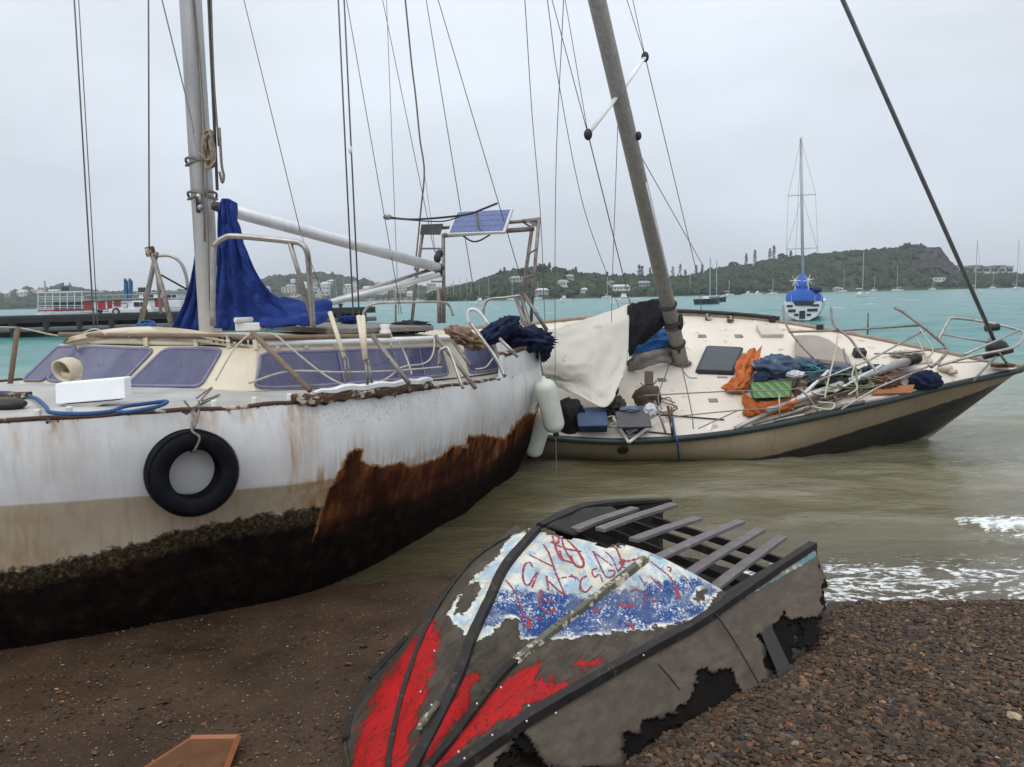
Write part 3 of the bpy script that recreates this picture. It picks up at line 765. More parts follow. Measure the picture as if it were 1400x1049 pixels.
part('cabin_back', MB().slab(ab, (-.6 * .03, -.8 * .03, 0)), CREAM, YACHT)
# roof-edge handrail on posts
rail = [p + Vector((0, 0, .085)) for p in [cab(i, 1.0, -1) for i in (3, 2, 1)] + [cab(i, 1.0, 1) for i in (0, 1, 2, 3, 4, 5)]]
part('hand_rail', MB().tube(rail, .022, 8, smooth=60), WOOD, YACHT, True)
for i in (0.5, 1.5, 2.2, 3, 3.4, 3.8, 4.2, 4.6, 5):
    p = cab(i, 1.0, 1); part('rail_post', MB().box(p + Vector((0, 0, .045)), (.035, .035, .1)), CREAM, YACHT)
rail2 = [cab(i, 1.0, 1) + Vector((0, 0, .045)) for i in (3.2, 4, 5, 6, 6.9)]
part('roof_trim', MB().tube(rail2, .026, 6, smooth=30), WHITEP, YACHT, True)
for i in np.linspace(1.6, 3.4, 10):
    p = cab(i, 1.0, 1).lerp(cab(i, 1.0, -1), .05) + Vector((0, 0, .06)); part('vent_block', MB().box(p, (.03, .03, .05)), DARK, YACHT)
# windows: tinted acrylic with raised rims
t = NT('purple_acrylic'); n_ = t.noise(3, 4)
cwin = t.mix(t.rng(t.noise(11, 4, .6, t.pos((1, 1, .35))), .4, .75, 0, .5), (.060, .062, .125), (.125, .125, .20))
WIN = t.out(cwin, t.rng(n_, .3, .7, .16, .34), t.bump(t.noise(60, 3), .05, .002), spec=.55)
FRM = mat('crazed_purple_rim', (.20, .19, .30), (.12, .115, .21), 12, .4, bump=.2, spots=(.30, .28, .36), sscale=30, sthr=.66)
def window(quad, label=None, n=(10, 4), rim=.032, curve=None):
    """quad: four (i,v) corners on the cabin wall, bottom left, top left, top right, bottom right"""
    def P(u, v, o):
        i = (quad[0][0] * (1 - v) + quad[1][0] * v) * (1 - u) + (quad[3][0] * (1 - v) + quad[2][0] * v) * u
        w = (quad[0][1] * (1 - v) + quad[1][1] * v) * (1 - u) + (quad[3][1] * (1 - v) + quad[2][1] * v) * u
        i = min(max(i, -3), len(base) - 1.001)
        sd_ = 1 if i >= 0 else -1; i2 = abs(i)
        p = cab(i2, w, sd_); e_ = .01
        a_ = cab(min(i2 + e_, 6.99), w, sd_) - cab(max(i2 - e_, 0), w, sd_); b_ = cab(i2, w + .05, sd_) - cab(i2, w - .05, sd_)
        nrm = b_.cross(a_) * sd_; nrm.normalize()
        if nrm.dot(Vector((0.1, -1, .3))) < 0: nrm = -nrm
        return p + nrm * o
    nu, nv = 26, 10
    loop = []
    R_ = .16
    for k in range(64):
        a_ = 2 * math.pi * k / 64
        cx, cy = math.cos(a_), math.sin(a_); q = 11.0
        rr = (abs(cx) ** q + abs(cy) ** q) ** (-1 / q)
        loop.append((.5 + .5 * rr * cx, .5 + .5 * rr * cy))
    fr = part('window_frame', MB().tube([P(u, v, .008) for u, v in loop + loop[:1]], .014, 6, cap=False), FRM, YACHT, True, label=label)
    Gp = []
    for r_ in np.linspace(1, .02, 6): Gp.append([P(.5 + (u - .5) * r_, .5 + (v - .5) * r_, .012) for u, v in loop + loop[:1]])
    part('pane', MB().grid(np.array(Gp)), WIN, fr, True)
window([(-1.97, .08), (-1.9, .92), (.94, .92), (.84, .08)])
window([(-2.97, .08), (-2.95, .92), (-2.05, .92), (-2.06, .08)], label='narrow far corner window')
window([(1.04, .06), (1.12, .92), (2.02, .92), (1.98, .06)])
window([(2.97, .05), (3.16, .90), (6.25, .88), (6.35, .08)], label='long side window')
window([(7.12, .08), (7.12, .80), (7.86, .80), (7.92, .08)], label='small aft side window')
for i, w in ((4.2, .5), (5.0, .5), (5.6, .5)):
    q = [cab(i, .13), cab(i, .87)]
    part('window_mullion', MB().tube([p + Vector((.02, -.018, 0)) for p in q], .006, 4), FRM, YACHT)
# hatch mat, coaming and other things fixed on the roof
rz = lambda s_, b_: wb(s_, b_, ZT - .13 * (4.88 - s_) / 3.3 + .06 + .10 * (1 - (b_ / 1.25) ** 2))
part('roof_hatch', MB().slab([rz(3.3, .95), rz(1.75, .8), rz(1.75, -.2), rz(3.3, -.2)], (0, 0, .05)), mat('ribbed_grey_mat', (.22, .20, .18), (.14, .125, .11), 20, .8, bump=.5), YACHT, bevel=.01)
part('cockpit_coaming', MB().slab([wb(1.55, 1.0, 1.32), wb(.1, .85, 1.28), wb(.1, .85, 1.52), wb(1.55, 1.0, 1.62)], (-.05, .03, 0)), CREAM, YACHT, bevel=.008)
part('cockpit_coaming', MB().slab([wb(1.9, -1.1, 1.36), wb(.1, -.95, 1.3), wb(.1, -.95, 1.60), wb(1.9, -1.1, 1.74)], (-.05, .03, 0)), CREAM, YACHT, bevel=.008, label='far cockpit coaming')
part('mooring_cleat', MB().box(wb(3.8, .55, 1.99), (.22, .14, .07)).tube([wb(3.95, .55, 2.05), wb(3.65, .55, 2.05)], .025, 8), WHITEP, YACHT, bevel=.01)
part('winch', MB().revolve(wb(2.6, .95, 1.86), (0, 0, 1), [(0, 0), (.06, 0), (.055, .03), (.04, .06), (.05, .1), (0, .1)], 16), WHITEP, YACHT, True)

# --- mast, boom, rigging
MB_ = atY(288, 452, 6.92); MT = atY(258, -40, 6.92 + .35); MD = (MT - MB_).normalized(); MT = MB_ + MD * 11
mst = part('mast', MB().tube([MB_ - MD * .1, MT], [.115, .112], 20, flat=.82), ALU, YACHT, True)
def onmast(px, py, side=0): 
    v = ray(px, py); y = MB_.y + (MT.y - MB_.y) * .0
    for _ in range(4):
        p = EYE + v * (y / v.y); f = (p - MB_).dot(MD); y = (MB_ + MD * f).y - .125
    return EYE + v * (y / v.y)
part('sail_track', MB().tube([onmast(297, 260), onmast(284, -30), onmast(284, -30) + MD * 3], .014, 6), DARK, mst)
part('halyard', MB().tube([onmast(280, 330), onmast(276, 200), onmast(271, 90), onmast(262, -20)], .008, 5, smooth=12), DROPE, mst, True)
part('halyard', MB().tube([onmast(287, 425), onmast(283, 260), onmast(281, 200), onmast(274, 90), onmast(264, -20)], .006, 5, smooth=12), DROPE, mst, True)
part('halyard', MB().tube([onmast(299, 200), onmast(292, 100), onmast(288, -20)], .009, 5, smooth=12), DROPE, mst, True)
# rope coil tied to the mast
mb = MB()
for k in range(7):
    c0 = onmast(288 + random.uniform(-3, 3), 205 + random.uniform(-6, 6)); mb.tube([c0 + Vector((.045 * math.sin(a_) * (.7 + .06 * k), -.015 * k / 3 - .02 * math.cos(a_ * 2 + k), (.11 + .006 * k) * math.cos(a_) + .02 * math.sin(3 * a_ + k))) for a_ in np.linspace(0, 6.28, 18)], .012, 5, cap=False)
part('rope_coil', mb, TANR, mst, True)
for py in (217, 264):
    c0 = MB_ + MD * ((onmast(285, py) - MB_).dot(MD)); a_ = MD.orthogonal().normalized(); b_ = MD.cross(a_)
    part('rope_lashing', MB().tube([c0 + MD * (.03 * math.sin(t_ * 1.5)) + (a_ * math.cos(t_) + b_ * math.sin(t_)) * .122 for t_ in np.linspace(0, 12.5, 40)], .012, 5), DROPE, mst, True)
part('loose_line', MB().tube([onmast(300, 175), onmast(303, 225), onmast(306, 240), onmast(304, 250), onmast(300, 235)], .012, 5, smooth=16), DROPE, mst, True)
part('cleat', MB().ell(onmast(272, 272), (.03, .03, .05)).ell(onmast(274, 284), (.03, .03, .03)), STEEL, mst, True)
part('cleat', MB().box(onmast(271, 280), (.03, .05, .14)), DARK, mst, bevel=.005)
# boom
b0, b1 = atY(308, 286, 6.85), atY(598, 366, 9.3)
bm = part('boom', MB().tube([b0, b1], [.058, .060], 18), ALU, YACHT, True)
part('boom_end', MB().tube([b1, b1 + (b1 - b0).normalized() * .07], [.064, .05], 16).ell(atY(598, 353, 9.3), (.045, .045, .06)).ell(atY(600, 372, 9.3), (.05, .05, .07)), DARK, bm, True)
part('gooseneck', MB().tube([b0, b0.lerp(b1, -.04)], [.05, .04], 8), DARK, bm, True)
part('whisker_pole', MB().tube([atY(445, 414, 8.2), atY(592, 368, 9.25)], .022, 10), STEEL, YACHT, True)
part('whisker_pole', MB().tube([atY(452, 414, 8.2), atY(600, 376, 9.25)], .034, 10), ALU, YACHT, True)

W = lambda a_, b_, r=.0055, n='stay', m=None: part(n, MB().tube(aloft([atY(*a_), atY(*b_)]), r * .74, 5), m or WIRE, YACHT, True)
W((129, 455, 7.9), (101, -10, 8.0), .011, 'shroud'); W((134, 452, 7.9), (107, -10, 8.0), .007, 'shroud'); 
W((204, 340, 7.3), (203, -10, 7.3), .010, 'shroud')
part('stay', MB().tube(aloft(pts([(219, -10, 6.9), (262, 165, 6.85), (263, 180, 6.8), (270, 205, 6.75), (279, 216, 6.7)])), .006, 5, smooth=14), WIRE, YACHT, True)
W((331, -10, 6.2), (411, 318, 6.4), .0045); W((411, 318, 6.4), (440, 400, 6.5), .004)
W((462, -10, 5.9), (483, 432, 5.9), .0085, 'shroud'); W((470, -10, 5.9), (491, 432, 5.9), .0085, 'shroud')
W((472, -10, 8.4), (549, 430, 8.6), .006, 'stay'); W((528, -10, 9), (545, 430, 9), .005, 'stay')
W((521, -10, 9.3), (594, 345, 9.3), .006, 'topping_lift'); W((581, -10, 10.2), (649, 405, 10.2), .008, 'backstay'); W((596, -10, 9.2), (712, 380, 9.4), .0075, 'backstay')
part('twisted_line', MB().tube(aloft(pts([(553, -10, 9.6), (563, 90, 9.6), (568, 130, 9.6), (574, 190, 9.6), (580, 235, 9.6), (575, 290, 9.7), (567, 370, 9.7)])), .011, 5, smooth=40), DROPE, YACHT, True)
W((580, 235, 9.6), (596, 350, 9.4), .005, 'topping_lift')
part('wire_terminal', MB().ell(atY(479, 205, 5.9), (.016, .016, .03)), WHITEP, YACHT, True)
for x, y0, x1, y1 in ((451, 427, 471, 489), (490, 432, 499, 492), (496, 432, 500, 492)):
    part('shroud_cover', MB().tube([atY(x, y0, 5.9), atY(x1, y1, 5.75)], .018, 10), CREAM, YACHT, True)
    part('rigging_screw', MB().tube([atY(x1, y1, 5.75), atY(x1 + 3, y1 + 34, 5.7)], .008, 6), DULL, YACHT, True)
    part('rigging_screw', MB().tube([atY(x1 + 4, y1, 5.75), atY(x1 + 9, y1 + 32, 5.7)], .006, 6), DULL, YACHT, True)

# --- rails and stanchions
T = lambda n, P, r=.014, m=None, sm=0: part(n, MB().tube(pts(P), r, 9, smooth=sm), m or STEEL, YACHT, True)
T('stanchion', [(13, 532, 6.7), (24, 447, 6.75)], .022, WOOD)
T('frame_leg', [(191, 447, 7.5), (203, 395, 7.45), (214, 345, 7.4)], .024, DULL)
T('frame_leg', [(236, 450, 7.2), (222, 395, 7.3), (206, 340, 7.4)], .024, DULL)
T('frame_leg', [(220, 428, 7.3), (212, 350, 7.4)], .014, DULL)
T('frame_hoop', [(215, 350, 7.4), (232, 350, 7.4), (246, 358, 7.4), (254, 375, 7.4), (257, 395, 7.4)], .016, STEEL, 20)
T('frame_strut', [(216, 375, 7.4), (222, 377, 7.4), (256, 396, 7.35)], .009, DARK)
T('frame_fitting', [(204, 338, 7.4), (207, 350, 7.4)], .045, RUSTM)
T('mast_guard', [(291, 446, 6.3), (292, 350, 6.3), (296, 334, 6.3), (306, 326, 6.3), (322, 323, 6.3), (395, 330, 6.3), (412, 334, 6.3), (420, 346, 6.3), (423, 375, 6.35), (428, 448, 6.4)], .024, STEEL, 60)
T('mast_guard', [(396, 331, 6.3), (412, 385, 6.4), (428, 446, 6.5)], .020, STEEL)
T('stanchion', [(345, 455, 5.75), (424, 534, 5.35)], .021, WOOD)
T('stanchion', [(508, 458, 6.2), (559, 524, 5.95)], .020, DULL)
T('stanchion', [(595, 459, 7.0), (624, 495, 6.9), (650, 531, 6.75)], .020, DULL)
T('stanchion', [(618, 465, 7.5), (643, 500, 7.3)], .018, DULL)
T('boarding_rail', [(600, 500, 6.8), (601, 482, 6.8), (606, 477, 6.8), (614, 479, 6.8), (633, 531, 6.55)], .015, STEEL, 20)
T('boarding_rail', [(641, 443, 7.9), (640, 428, 7.9), (645, 423, 7.9), (655, 427, 7.9), (668, 444, 7.9)], .018, WHITEP, 20)
T('boarding_rail', [(643, 441, 7.9), (660, 465, 7.8), (678, 490, 7.7), (690, 514, 7.5)], .020, STEEL, 16)
T('boarding_rail', [(683, 463, 8.2), (708, 488, 8.1)], .018, STEEL)
T('stern_rail', [(497, 442, 9.4), (498, 426, 9.4), (510, 416, 9.4), (540, 414, 9.5), (600, 413, 9.7), (614, 418, 9.8), (620, 432, 9.8)], .016, STEEL, 40)
T('stern_rail', [(662, 438, 9.5), (661, 424, 9.5), (668, 410, 9.5), (690, 407, 9.5), (712, 404, 9.5)], .016, STEEL, 24)
for a_, b_ in (((705, 406), (727, 470)), ((712, 405), (735, 478)), ((716, 402), (748, 452))):
    T('stern_brace', [(*a_, 9.5), (*b_, 9.35)], .024, DULL)
T('stern_post', [(541, 400, 9.9), (541, 443, 9.9)], .012, DULL)
T('stern_post', [(600, 395, 9.9), (601, 442, 9.9)], .03, DULL)
# lifelines of rope
for P_ in ([(345, 456, 5.75), (335, 462, 5.7), (318, 480, 5.6), (295, 520, 5.4)], [(345, 456, 5.75), (375, 458, 5.75), (400, 478, 5.7), (440, 510, 5.7), (470, 526, 5.7), (500, 529, 5.8), (530, 517, 6.0), (550, 502, 6.2), (580, 497, 6.6), (592, 484, 6.8), (594, 460, 7.0)],
           [(340, 524, 5.4), (395, 508, 5.6), (470, 509, 5.8), (540, 507, 6.1), (604, 502, 6.6)], [(24, 448, 6.75), (45, 452, 6.8), (80, 459, 6.9), (110, 456, 7.0), (130, 450, 7.1), (148, 458, 6.8)], [(24, 448, 6.75), (-20, 447, 6.5)],
           [(546, 468, 6.4), (556, 490, 6.4), (563, 512, 6.2)], [(650, 505, 7.4), (664, 502, 7.5), (674, 490, 7.7)]):
    part('lifeline', MB().tube(pts(P_), .0075, 6, smooth=40), ROPE, YACHT, True)
# --- stern arch with solar panel
GD = 9.9
arch = part('stern_arch', MB().tube(pts([(578, 318, GD + .3), (570, 375, GD + .4), (563, 442, GD + .5)]), .022, 8).tube(pts([(606, 320, GD), (607, 442, GD)]), .024, 8)
            .tube(pts([(575, 340, GD + .3), (606, 340, GD)]), .012, 6).tube(pts([(590, 385, GD + .3), (607, 385, GD)]), .012, 6)
            .tube(pts([(737, 300, GD - .5), (729, 390, GD - .4), (726, 440, GD - .3)]), .022, 8).tube(pts([(728, 308, GD - .3), (718, 378, GD - .2), (714, 440, GD - .1)]), .024, 8)
            .tube(pts([(722, 348, GD - .3), (734, 340, GD - .5)]), .012, 6).tube(pts([(716, 380, GD - .3), (730, 376, GD - .5)]), .012, 6)
            .tube(pts([(578, 314, GD + .3), (735, 301, GD - .5)]), .022, 8).tube(pts([(606, 322, GD), (730, 313, GD - .4)]), .030, 8)
            .tube(pts([(690, 303, GD - .2), (714, 303, GD - .35), (728, 312, GD - .3)]), .014, 8), DULL, YACHT, True)
GUS = mat('rusty_plate', (.38, .34, .30), (.20, .15, .12), 9, .6, .3, bump=.3)
part('gusset_plate', MB().prism(pts([(576, 307, GD + .25), (606, 306, GD + .1), (602, 321, GD), (574, 321, GD + .2)]), (0, .03, .0)), DARK, arch)
part('gusset_plate', MB().prism(pts([(714, 300, GD - .45), (739, 297, GD - .5), (738, 313, GD - .5)]), (0, .03, 0)), GUS, arch)
quad = pts([(611, 320, GD - .35), (690, 317, GD - .75), (701, 285, GD - .35), (624, 289, GD + .05)])
nrm = (quad[1] - quad[0]).cross(quad[3] - quad[0]).normalized()
pan = part('solar_panel', MB().slab(quad, -nrm * .035), mat('solar_frame', (.62, .64, .66), (.5, .5, .52), 5, .4, .4, bump=0), arch, bevel=.004)
CELL = mat('solar_cell', (.075, .115, .30), (.05, .08, .23), 14, .16, bump=0)
lerp2 = lambda u, v: quad[0].lerp(quad[1], u).lerp(quad[3].lerp(quad[2], u), v)
def cellq(i, j, nu, nv, g=.007):
    u0, u1, v0, v1 = .035 + .93 * i / nu, .035 + .93 * (i + 1) / nu, .045 + .91 * j / nv, .045 + .91 * (j + 1) / nv
    return [lerp2(u0 + g / 2, v0 + g), lerp2(u1 - g / 2, v0 + g), lerp2(u1 - g / 2, v1 - g), lerp2(u0 + g / 2, v1 - g)]
mb = MB()
for i in range(9):
    for j in range(4): mb.slab([p + nrm * .001 for p in cellq(i, j, 9, 4)], nrm * .003)
part('solar_cell', mb, CELL, arch, kind='stuff')
part('solar_cable', MB().tube(pts([(632, 322, GD - .4), (645, 330, GD - .4), (656, 329, GD - .4), (670, 321, GD - .5)]), .01, 6, smooth=14), BLACK, arch, True)
part('panel_strut', MB().tube(pts([(652, 290, GD - .5), (655, 320, GD - .5)]), .016, 6), DULL, arch)
T('gaff_pole', [(529, 297, 9.8), (560, 300, 9.8), (600, 298, 9.4), (640, 293, 9.2), (660, 286, 9.2), (680, 278, 9.25)], .013, DARK, 24)
T('gaff_pole', [(535, 299, 9.8), (600, 303, 9.4), (630, 296, 9.2)], .008, DARK, 12)
part('pulley_block', MB().ell(atY(530, 297, 9.8), (.06, .05, .035)), DULL, YACHT, True)
part('pulley_block', MB().ell(atY(601, 347, 9.6), (.05, .05, .05)), DARK, YACHT, True)
part('dorade_vent', MB().revolve(atY(100, 522, 5.25), (0, 0, 1), [(.045, -.1), (.05, 0), (.052, .05)], 18)
     .tube([atY(100, 516, 5.25), atY(100, 507, 5.25), atY(96, 503, 5.22), atY(84, 508, 5.15)], [.05, .062, .074, .082], 18, cap=False, smooth=12), mat('tan_cowl', (.68, .60, .45), (.55, .46, .33), 4, .45, bump=.05), YACHT, True, solid=.012)
part('mooring_bitt', MB().ell(atY(5, 553, 4.75), (.14, .09, .045)), DARK, YACHT, True)
part('deck_grating', MB().box(atY(22, 540, 5.2), (.16, .1, .03)), RUSTM, YACHT)
for x, y in ((52, 567), (95, 563), (215, 556), (293, 553), (348, 549), (396, 544), (455, 538), (490, 537)):
    p = onhull(x, y + 2, -.06); part('deck_lug', MB().box(p + Vector((0, 0, .015)), (.035, .03, .05)), WHITEP, YACHT, bevel=.006)
part('wire_tangle', MB().tube(pts([(268, 545, 5.1), (290, 530, 5.2), (275, 548, 5.1), (300, 540, 5.2), (262, 560, 4.98), (285, 545, 5.1)]), .006, 5, smooth=40), DROPE, YACHT, True)
# ================================================================== THINGS ON AND AGAINST THE WHITE YACHT
def clothmat(name, c1, c2, sc=3, rough=.85, bump=.35, spots=None):
    t = NT(name); n = t.noise(sc, 5, .6)
    c = t.ramp(n, [(.3, c2), (.7, c1)])
    if spots: c = t.mix(t.rng(t.noise(sc * 4, 5, .65), .60, .68), c, spots)
    nb = t.bump(t.noise(sc * 3.5, 5, .6, t.pos((1.6, 1.6, .6))), bump, .03)
    return t.out(c, rough, t.bump(t.noise(260, 2), .12, .002, nb), spec=.2)
def merge(*ms):
    r = MB()
    for m in ms: r.add(m.v, m.f)
    return r
BLUEC = clothmat('royal_blue_canvas', (.020, .048, .215), (.010, .024, .13), 5, .85, .5, (.035, .07, .22))
rows_ = lambda R, d=None: [pts(r, d) for r in R]
m1 = cloth(rows_([[(301, 276), (308, 272), (314, 273), (321, 278)], [(299, 310), (309, 311), (318, 312), (328, 316)], [(297, 360), (312, 361), (330, 363), (349, 368)], [(295, 405), (315, 406), (345, 407), (378, 408)], [(291, 449), (320, 449), (355, 448), (405, 446)]], 6.62), 70, 90, .085, 4, 3, .022, (.5, 3.6))
m2 = cloth(rows_([[(340, 378, 6.75), (372, 404, 6.85), (410, 411, 7.0), (452, 410, 7.1)], [(350, 412, 6.62), (378, 424, 6.62), (415, 426, 6.75), (453, 422, 6.95)], [(358, 448, 6.5), (384, 448, 6.45), (420, 443, 6.5), (446, 437, 6.7)]]), 26, 44, .05, 4, 8, .02, (2, .6))
m3 = cloth(rows_([[(273, 312), (278, 310), (284, 314)], [(266, 360), (275, 360), (286, 362)], [(254, 410), (270, 410), (288, 410)], [(236, 449), (262, 450), (292, 449)]], 7.12), 40, 34, .04, 4, 5, .022, (.2, 3))
single('sail_cover', merge(m1, m2, m3), BLUEC, 'royal blue canvas sail cover draped around the foot of the white mast', 'sail cover', smooth=True, solid=.012)

# tyre hung on the hull
pt = onhull(263, 645, 0.02); eps = .05
nrm_h = (onhull(283, 645, .02) - onhull(243, 645, .02)).cross(Vector((0, 0, 1))).normalized()
if nrm_h.y > 0: nrm_h = -nrm_h
nrm_h = (nrm_h + Vector((.10, -.25, .06))).normalized()
cen = atY(263, 646, pt.y - .115)
ty = thing('tyre', 'black car tyre hung by a rope as a fender on the white hull', 'tyre', cen - Vector((0, 0, .29)))
R_ = .268
prof = [(R_ * .56, -.075), (R_ * .60, -.088), (R_ * .72, -.098), (R_ * .84, -.098), (R_ * .92, -.090), (R_ * .965, -.074), (R_ * .99, -.06)]
for h_ in (-.042, -.014, .014, .042):
    prof += [(R_ * 1.0, h_ - .009), (R_ * .972, h_ - .006), (R_ * .972, h_ + .006), (R_ * 1.0, h_ + .009)]
prof += [(R_ * .99, .06), (R_ * .965, .074), (R_ * .92, .090), (R_ * .84, .098), (R_ * .72, .098), (R_ * .60, .088), (R_ * .56, .075), (R_ * .60, .05), (R_ * .8, .03), (R_ * .8, -.03), (R_ * .60, -.05), (R_ * .56, -.075)]
t = NT('tyre_rubber'); c = t.ramp(t.noise(9, 5), [(.3, (.004, .004, .006)), (.7, (.009, .010, .013))])
c = t.mix(t.rng(t.noise(4, 4, .6), .58, .8, 0, .35), c, (.05, .045, .04))
TYRE = t.out(c, .62, t.bump(t.noise(60, 4), .25, .004), spec=.10)
part('tyre_casing', MB().revolve(cen, nrm_h, prof, 72), TYRE, ty, True)
ra, rb = nrm_h.cross(Vector((0, 0, 1))).normalized(), Vector((0, 0, 1))
mb = MB()
for k in range(96):
    a_ = k * 2 * math.pi / 96; er = rb * math.cos(a_) + ra * math.sin(a_); et = rb * -math.sin(a_) + ra * math.cos(a_)
    for s_ in (-1, 1):
        q = [cen + er * (R_ * .985 + .001) + nrm_h * s_ * (.050 + dz) + et * (dt + .006 * dz / .02) for dz, dt in ((0, -.005), (.022, -.005), (.022, .005), (0, .005))]
        mb.slab(q, er * .006)
part('tread_block', mb, TYRE, ty, kind='stuff')
part('rope', MB().tube([onhull(252, 548, -.03), onhull(264, 566, .03), cen + rb * R_ * 1.02 + nrm_h * .06, cen + rb * R_ * .85 + nrm_h * .115 + ra * -.03, cen + rb * R_ * .55 + nrm_h * .09, cen + rb * R_ * .5], .008, 6, smooth=26), DROPE, ty, True)
part('rope', MB().tube([onhull(272, 548, -.03), onhull(271, 566, .03), cen + rb * R_ * 1.03 + nrm_h * .02 + ra * -.02, cen + rb * R_ * .85 - nrm_h * .09], .008, 6, smooth=20), DROPE, ty, True)

# white box on the fore deck
q0 = pts([(76, 553, 4.86), (171, 545, 4.93), (170, 517, 4.97), (75, 525, 4.90)])
bx = thing('foam_box', 'white upturned foam box standing on the deck below the cowl vent', 'box', (q0[0] + q0[1]) / 2)
FOAM = mat('white_foam', (.82, .83, .84), (.74, .75, .77), 6, .7, bump=.1)
part('box_wall', MB().slab(q0, (-.02, .13, .0)), FOAM, bx, bevel=.006)
part('broken_rim', MB().prism(pts([(84, 553.5, 4.87), (125, 550.5, 4.9), (163, 547, 4.93), (130, 556, 4.9), (95, 557.5, 4.88)]), (0, .08, 0)), mat('grey_foam_break', (.45, .44, .42), None, 9, .8), bx)
# ropes and rags
mb = MB()
for k in range(5):
    mb.tube([atY(195 + 10 * math.cos(a_ + k) * (.6 + .12 * k) + 3 * k - 6, 449 + 4.0 * math.sin(a_ * 1.0 + k) - 1.5 * k, 6.9 + .06 * math.sin(a_)) for a_ in np.linspace(0, 6.3, 20)], .012, 5)
single('rope_coil', mb, BLUER, 'light blue rope coiled on the roof edge left of the white mast', 'rope', smooth=True)
dk_ = lambda x, y, z: atZ(x, y, z)
single('mooring_rope', MB().tube([atZ(x, y, 1.60) for x, y in ((-30, 539), (10, 537), (45, 543), (62, 556), (70, 564), (110, 566), (150, 563), (170, 556), (200, 552), (228, 549), (215, 556), (180, 563), (160, 564))], .0125, 7, smooth=80), BLUER, 'blue mooring rope lying along the deck edge left of the tyre', 'rope', smooth=True)
RD = Matrix.Rotation
NAVY = clothmat('navy_cloth', (.022, .032, .075), (.010, .015, .04), 4)
single('cloth_bundle', merge(crumple(atY(682, 452, 8.75), (.24, .16, .10), 3, RD(-.5, 3, 'Y'), .4, 2.6), crumple(atY(722, 464, 9.05), (.26, .2, .13), 7, RD(.15, 3, 'Y'), .5, 2.8), crumple(atY(742, 478, 9.2), (.085, .1, .13), 9, None, .4, 2)), NAVY, 'crumpled navy blue cloth heaped over the stern rail of the white yacht', 'cloth', smooth=True)
single('rag', crumple(atY(562, 447, 8.2), (.19, .1, .055), 5, None, .5, 2.6), clothmat('dark_grey_cloth', (.05, .055, .06), (.025, .03, .035), 5), 'dark grey rag lying on the cabin roof below the boom end', 'rag', smooth=True)
single('sacking', crumple(atY(636, 462, 7.6), (.17, .12, .07), 6, RD(.5, 3, 'Y'), .5, 3), clothmat('brown_sacking', (.30, .20, .14), (.16, .10, .07), 8), 'brown frayed sacking hanging over the aft end of the cabin', 'sacking', smooth=True)
single('rag', crumple(atY(478, 437, 8.0), (.09, .06, .04), 8, None, .4, 2.5), BLUEC, 'small blue rag on the roof between the two white shroud covers', 'rag', smooth=True)
# fenders
FEND = mat('fender_vinyl', (.66, .70, .62), (.50, .54, .47), 3, .42, bump=.05, spots=(.30, .30, .22), sscale=6, sthr=.7)
def fender(a_, b_, r, label, d):
    a_, b_ = Vector(a_), Vector(b_); ax = (b_ - a_); L = ax.length; ax.normalize()
    f = thing('boat_fender', label, 'fender', b_, 'fenders between the two yachts')
    pr = [(.012, -.03), (.022, 0)] + [(r * math.sin(k / 6 * math.pi / 2) ** .8 if k else .022, .02 + r * .9 * (1 - math.cos(k / 6 * math.pi / 2))) for k in range(1, 7)]
    pr += [(r, L - r)] + [(r * math.cos(k / 6 * math.pi / 2) ** .8 + .001, L - r + r * .9 * math.sin(k / 6 * math.pi / 2)) for k in range(1, 7)] + [(.02, L), (.015, L + .03)]
    part('fender_body', MB().revolve(a_, ax, pr, 24), FEND, f, True)
    part('fender_eye', MB().ell(b_ + ax * .015, (.035, .03, .035)), DARK, f, True)
    return f
fa, fb = atY(743, 517, 8.85), atY(760, 592, 8.95)
f1 = fender(fa, fb, .125, 'upper pale green fender hanging at the stern corner of the white yacht', 9.2)
part('lanyard', MB().tube([fa, atY(736, 478, 9.0)], .010, 6), DROPE, f1, True)
fa, fb = atY(747, 560, 9.3), atY(727, 624, 9.5)
f2 = fender(fa, fb, .115, 'lower pale fender touching the water, half hidden behind the rusty stern', 9.5)
part('lanyard', MB().tube([fa, atY(752, 515, 9.4)], .009, 6), DROPE, f2, True)

# ================================================================== BEIGE YACHT (heeled over, at right)
NB = Vector((0, -.47, .883)).normalized()                 # deck normal: she leans 28 degrees towards the beach
PB = Vector((0, -.883, -.47)).normalized()
FB = Vector((1, 0, 0))
M0 = Vector((2.41, 11.0, 1.12))
def dk(px, py, h=0.0): return onplane(px, py, M0 + NB * h, NB)
near_px = [(735, 597), (790, 601), (850, 603), (930, 599), (1000, 591), (1080, 577), (1200, 551), (1300, 526), (1385, 508), (1400, 502)]
far_px = [(720, 443), (800, 435), (900, 430), (960, 431), (1050, 438), (1150, 454), (1250, 474), (1320, 488), (1375, 500), (1400, 502)]
loc = lambda p: ((p - M0).dot(FB), (p - M0).dot(PB), (p - M0).dot(NB))
wat_px = [(740, 629), (850, 632), (930, 632), (1030, 630), (1100, 622), (1180, 611), (1265, 597)]
NG = [dk(*p) for p in near_px]; FG = [dk(*p) for p in far_px]
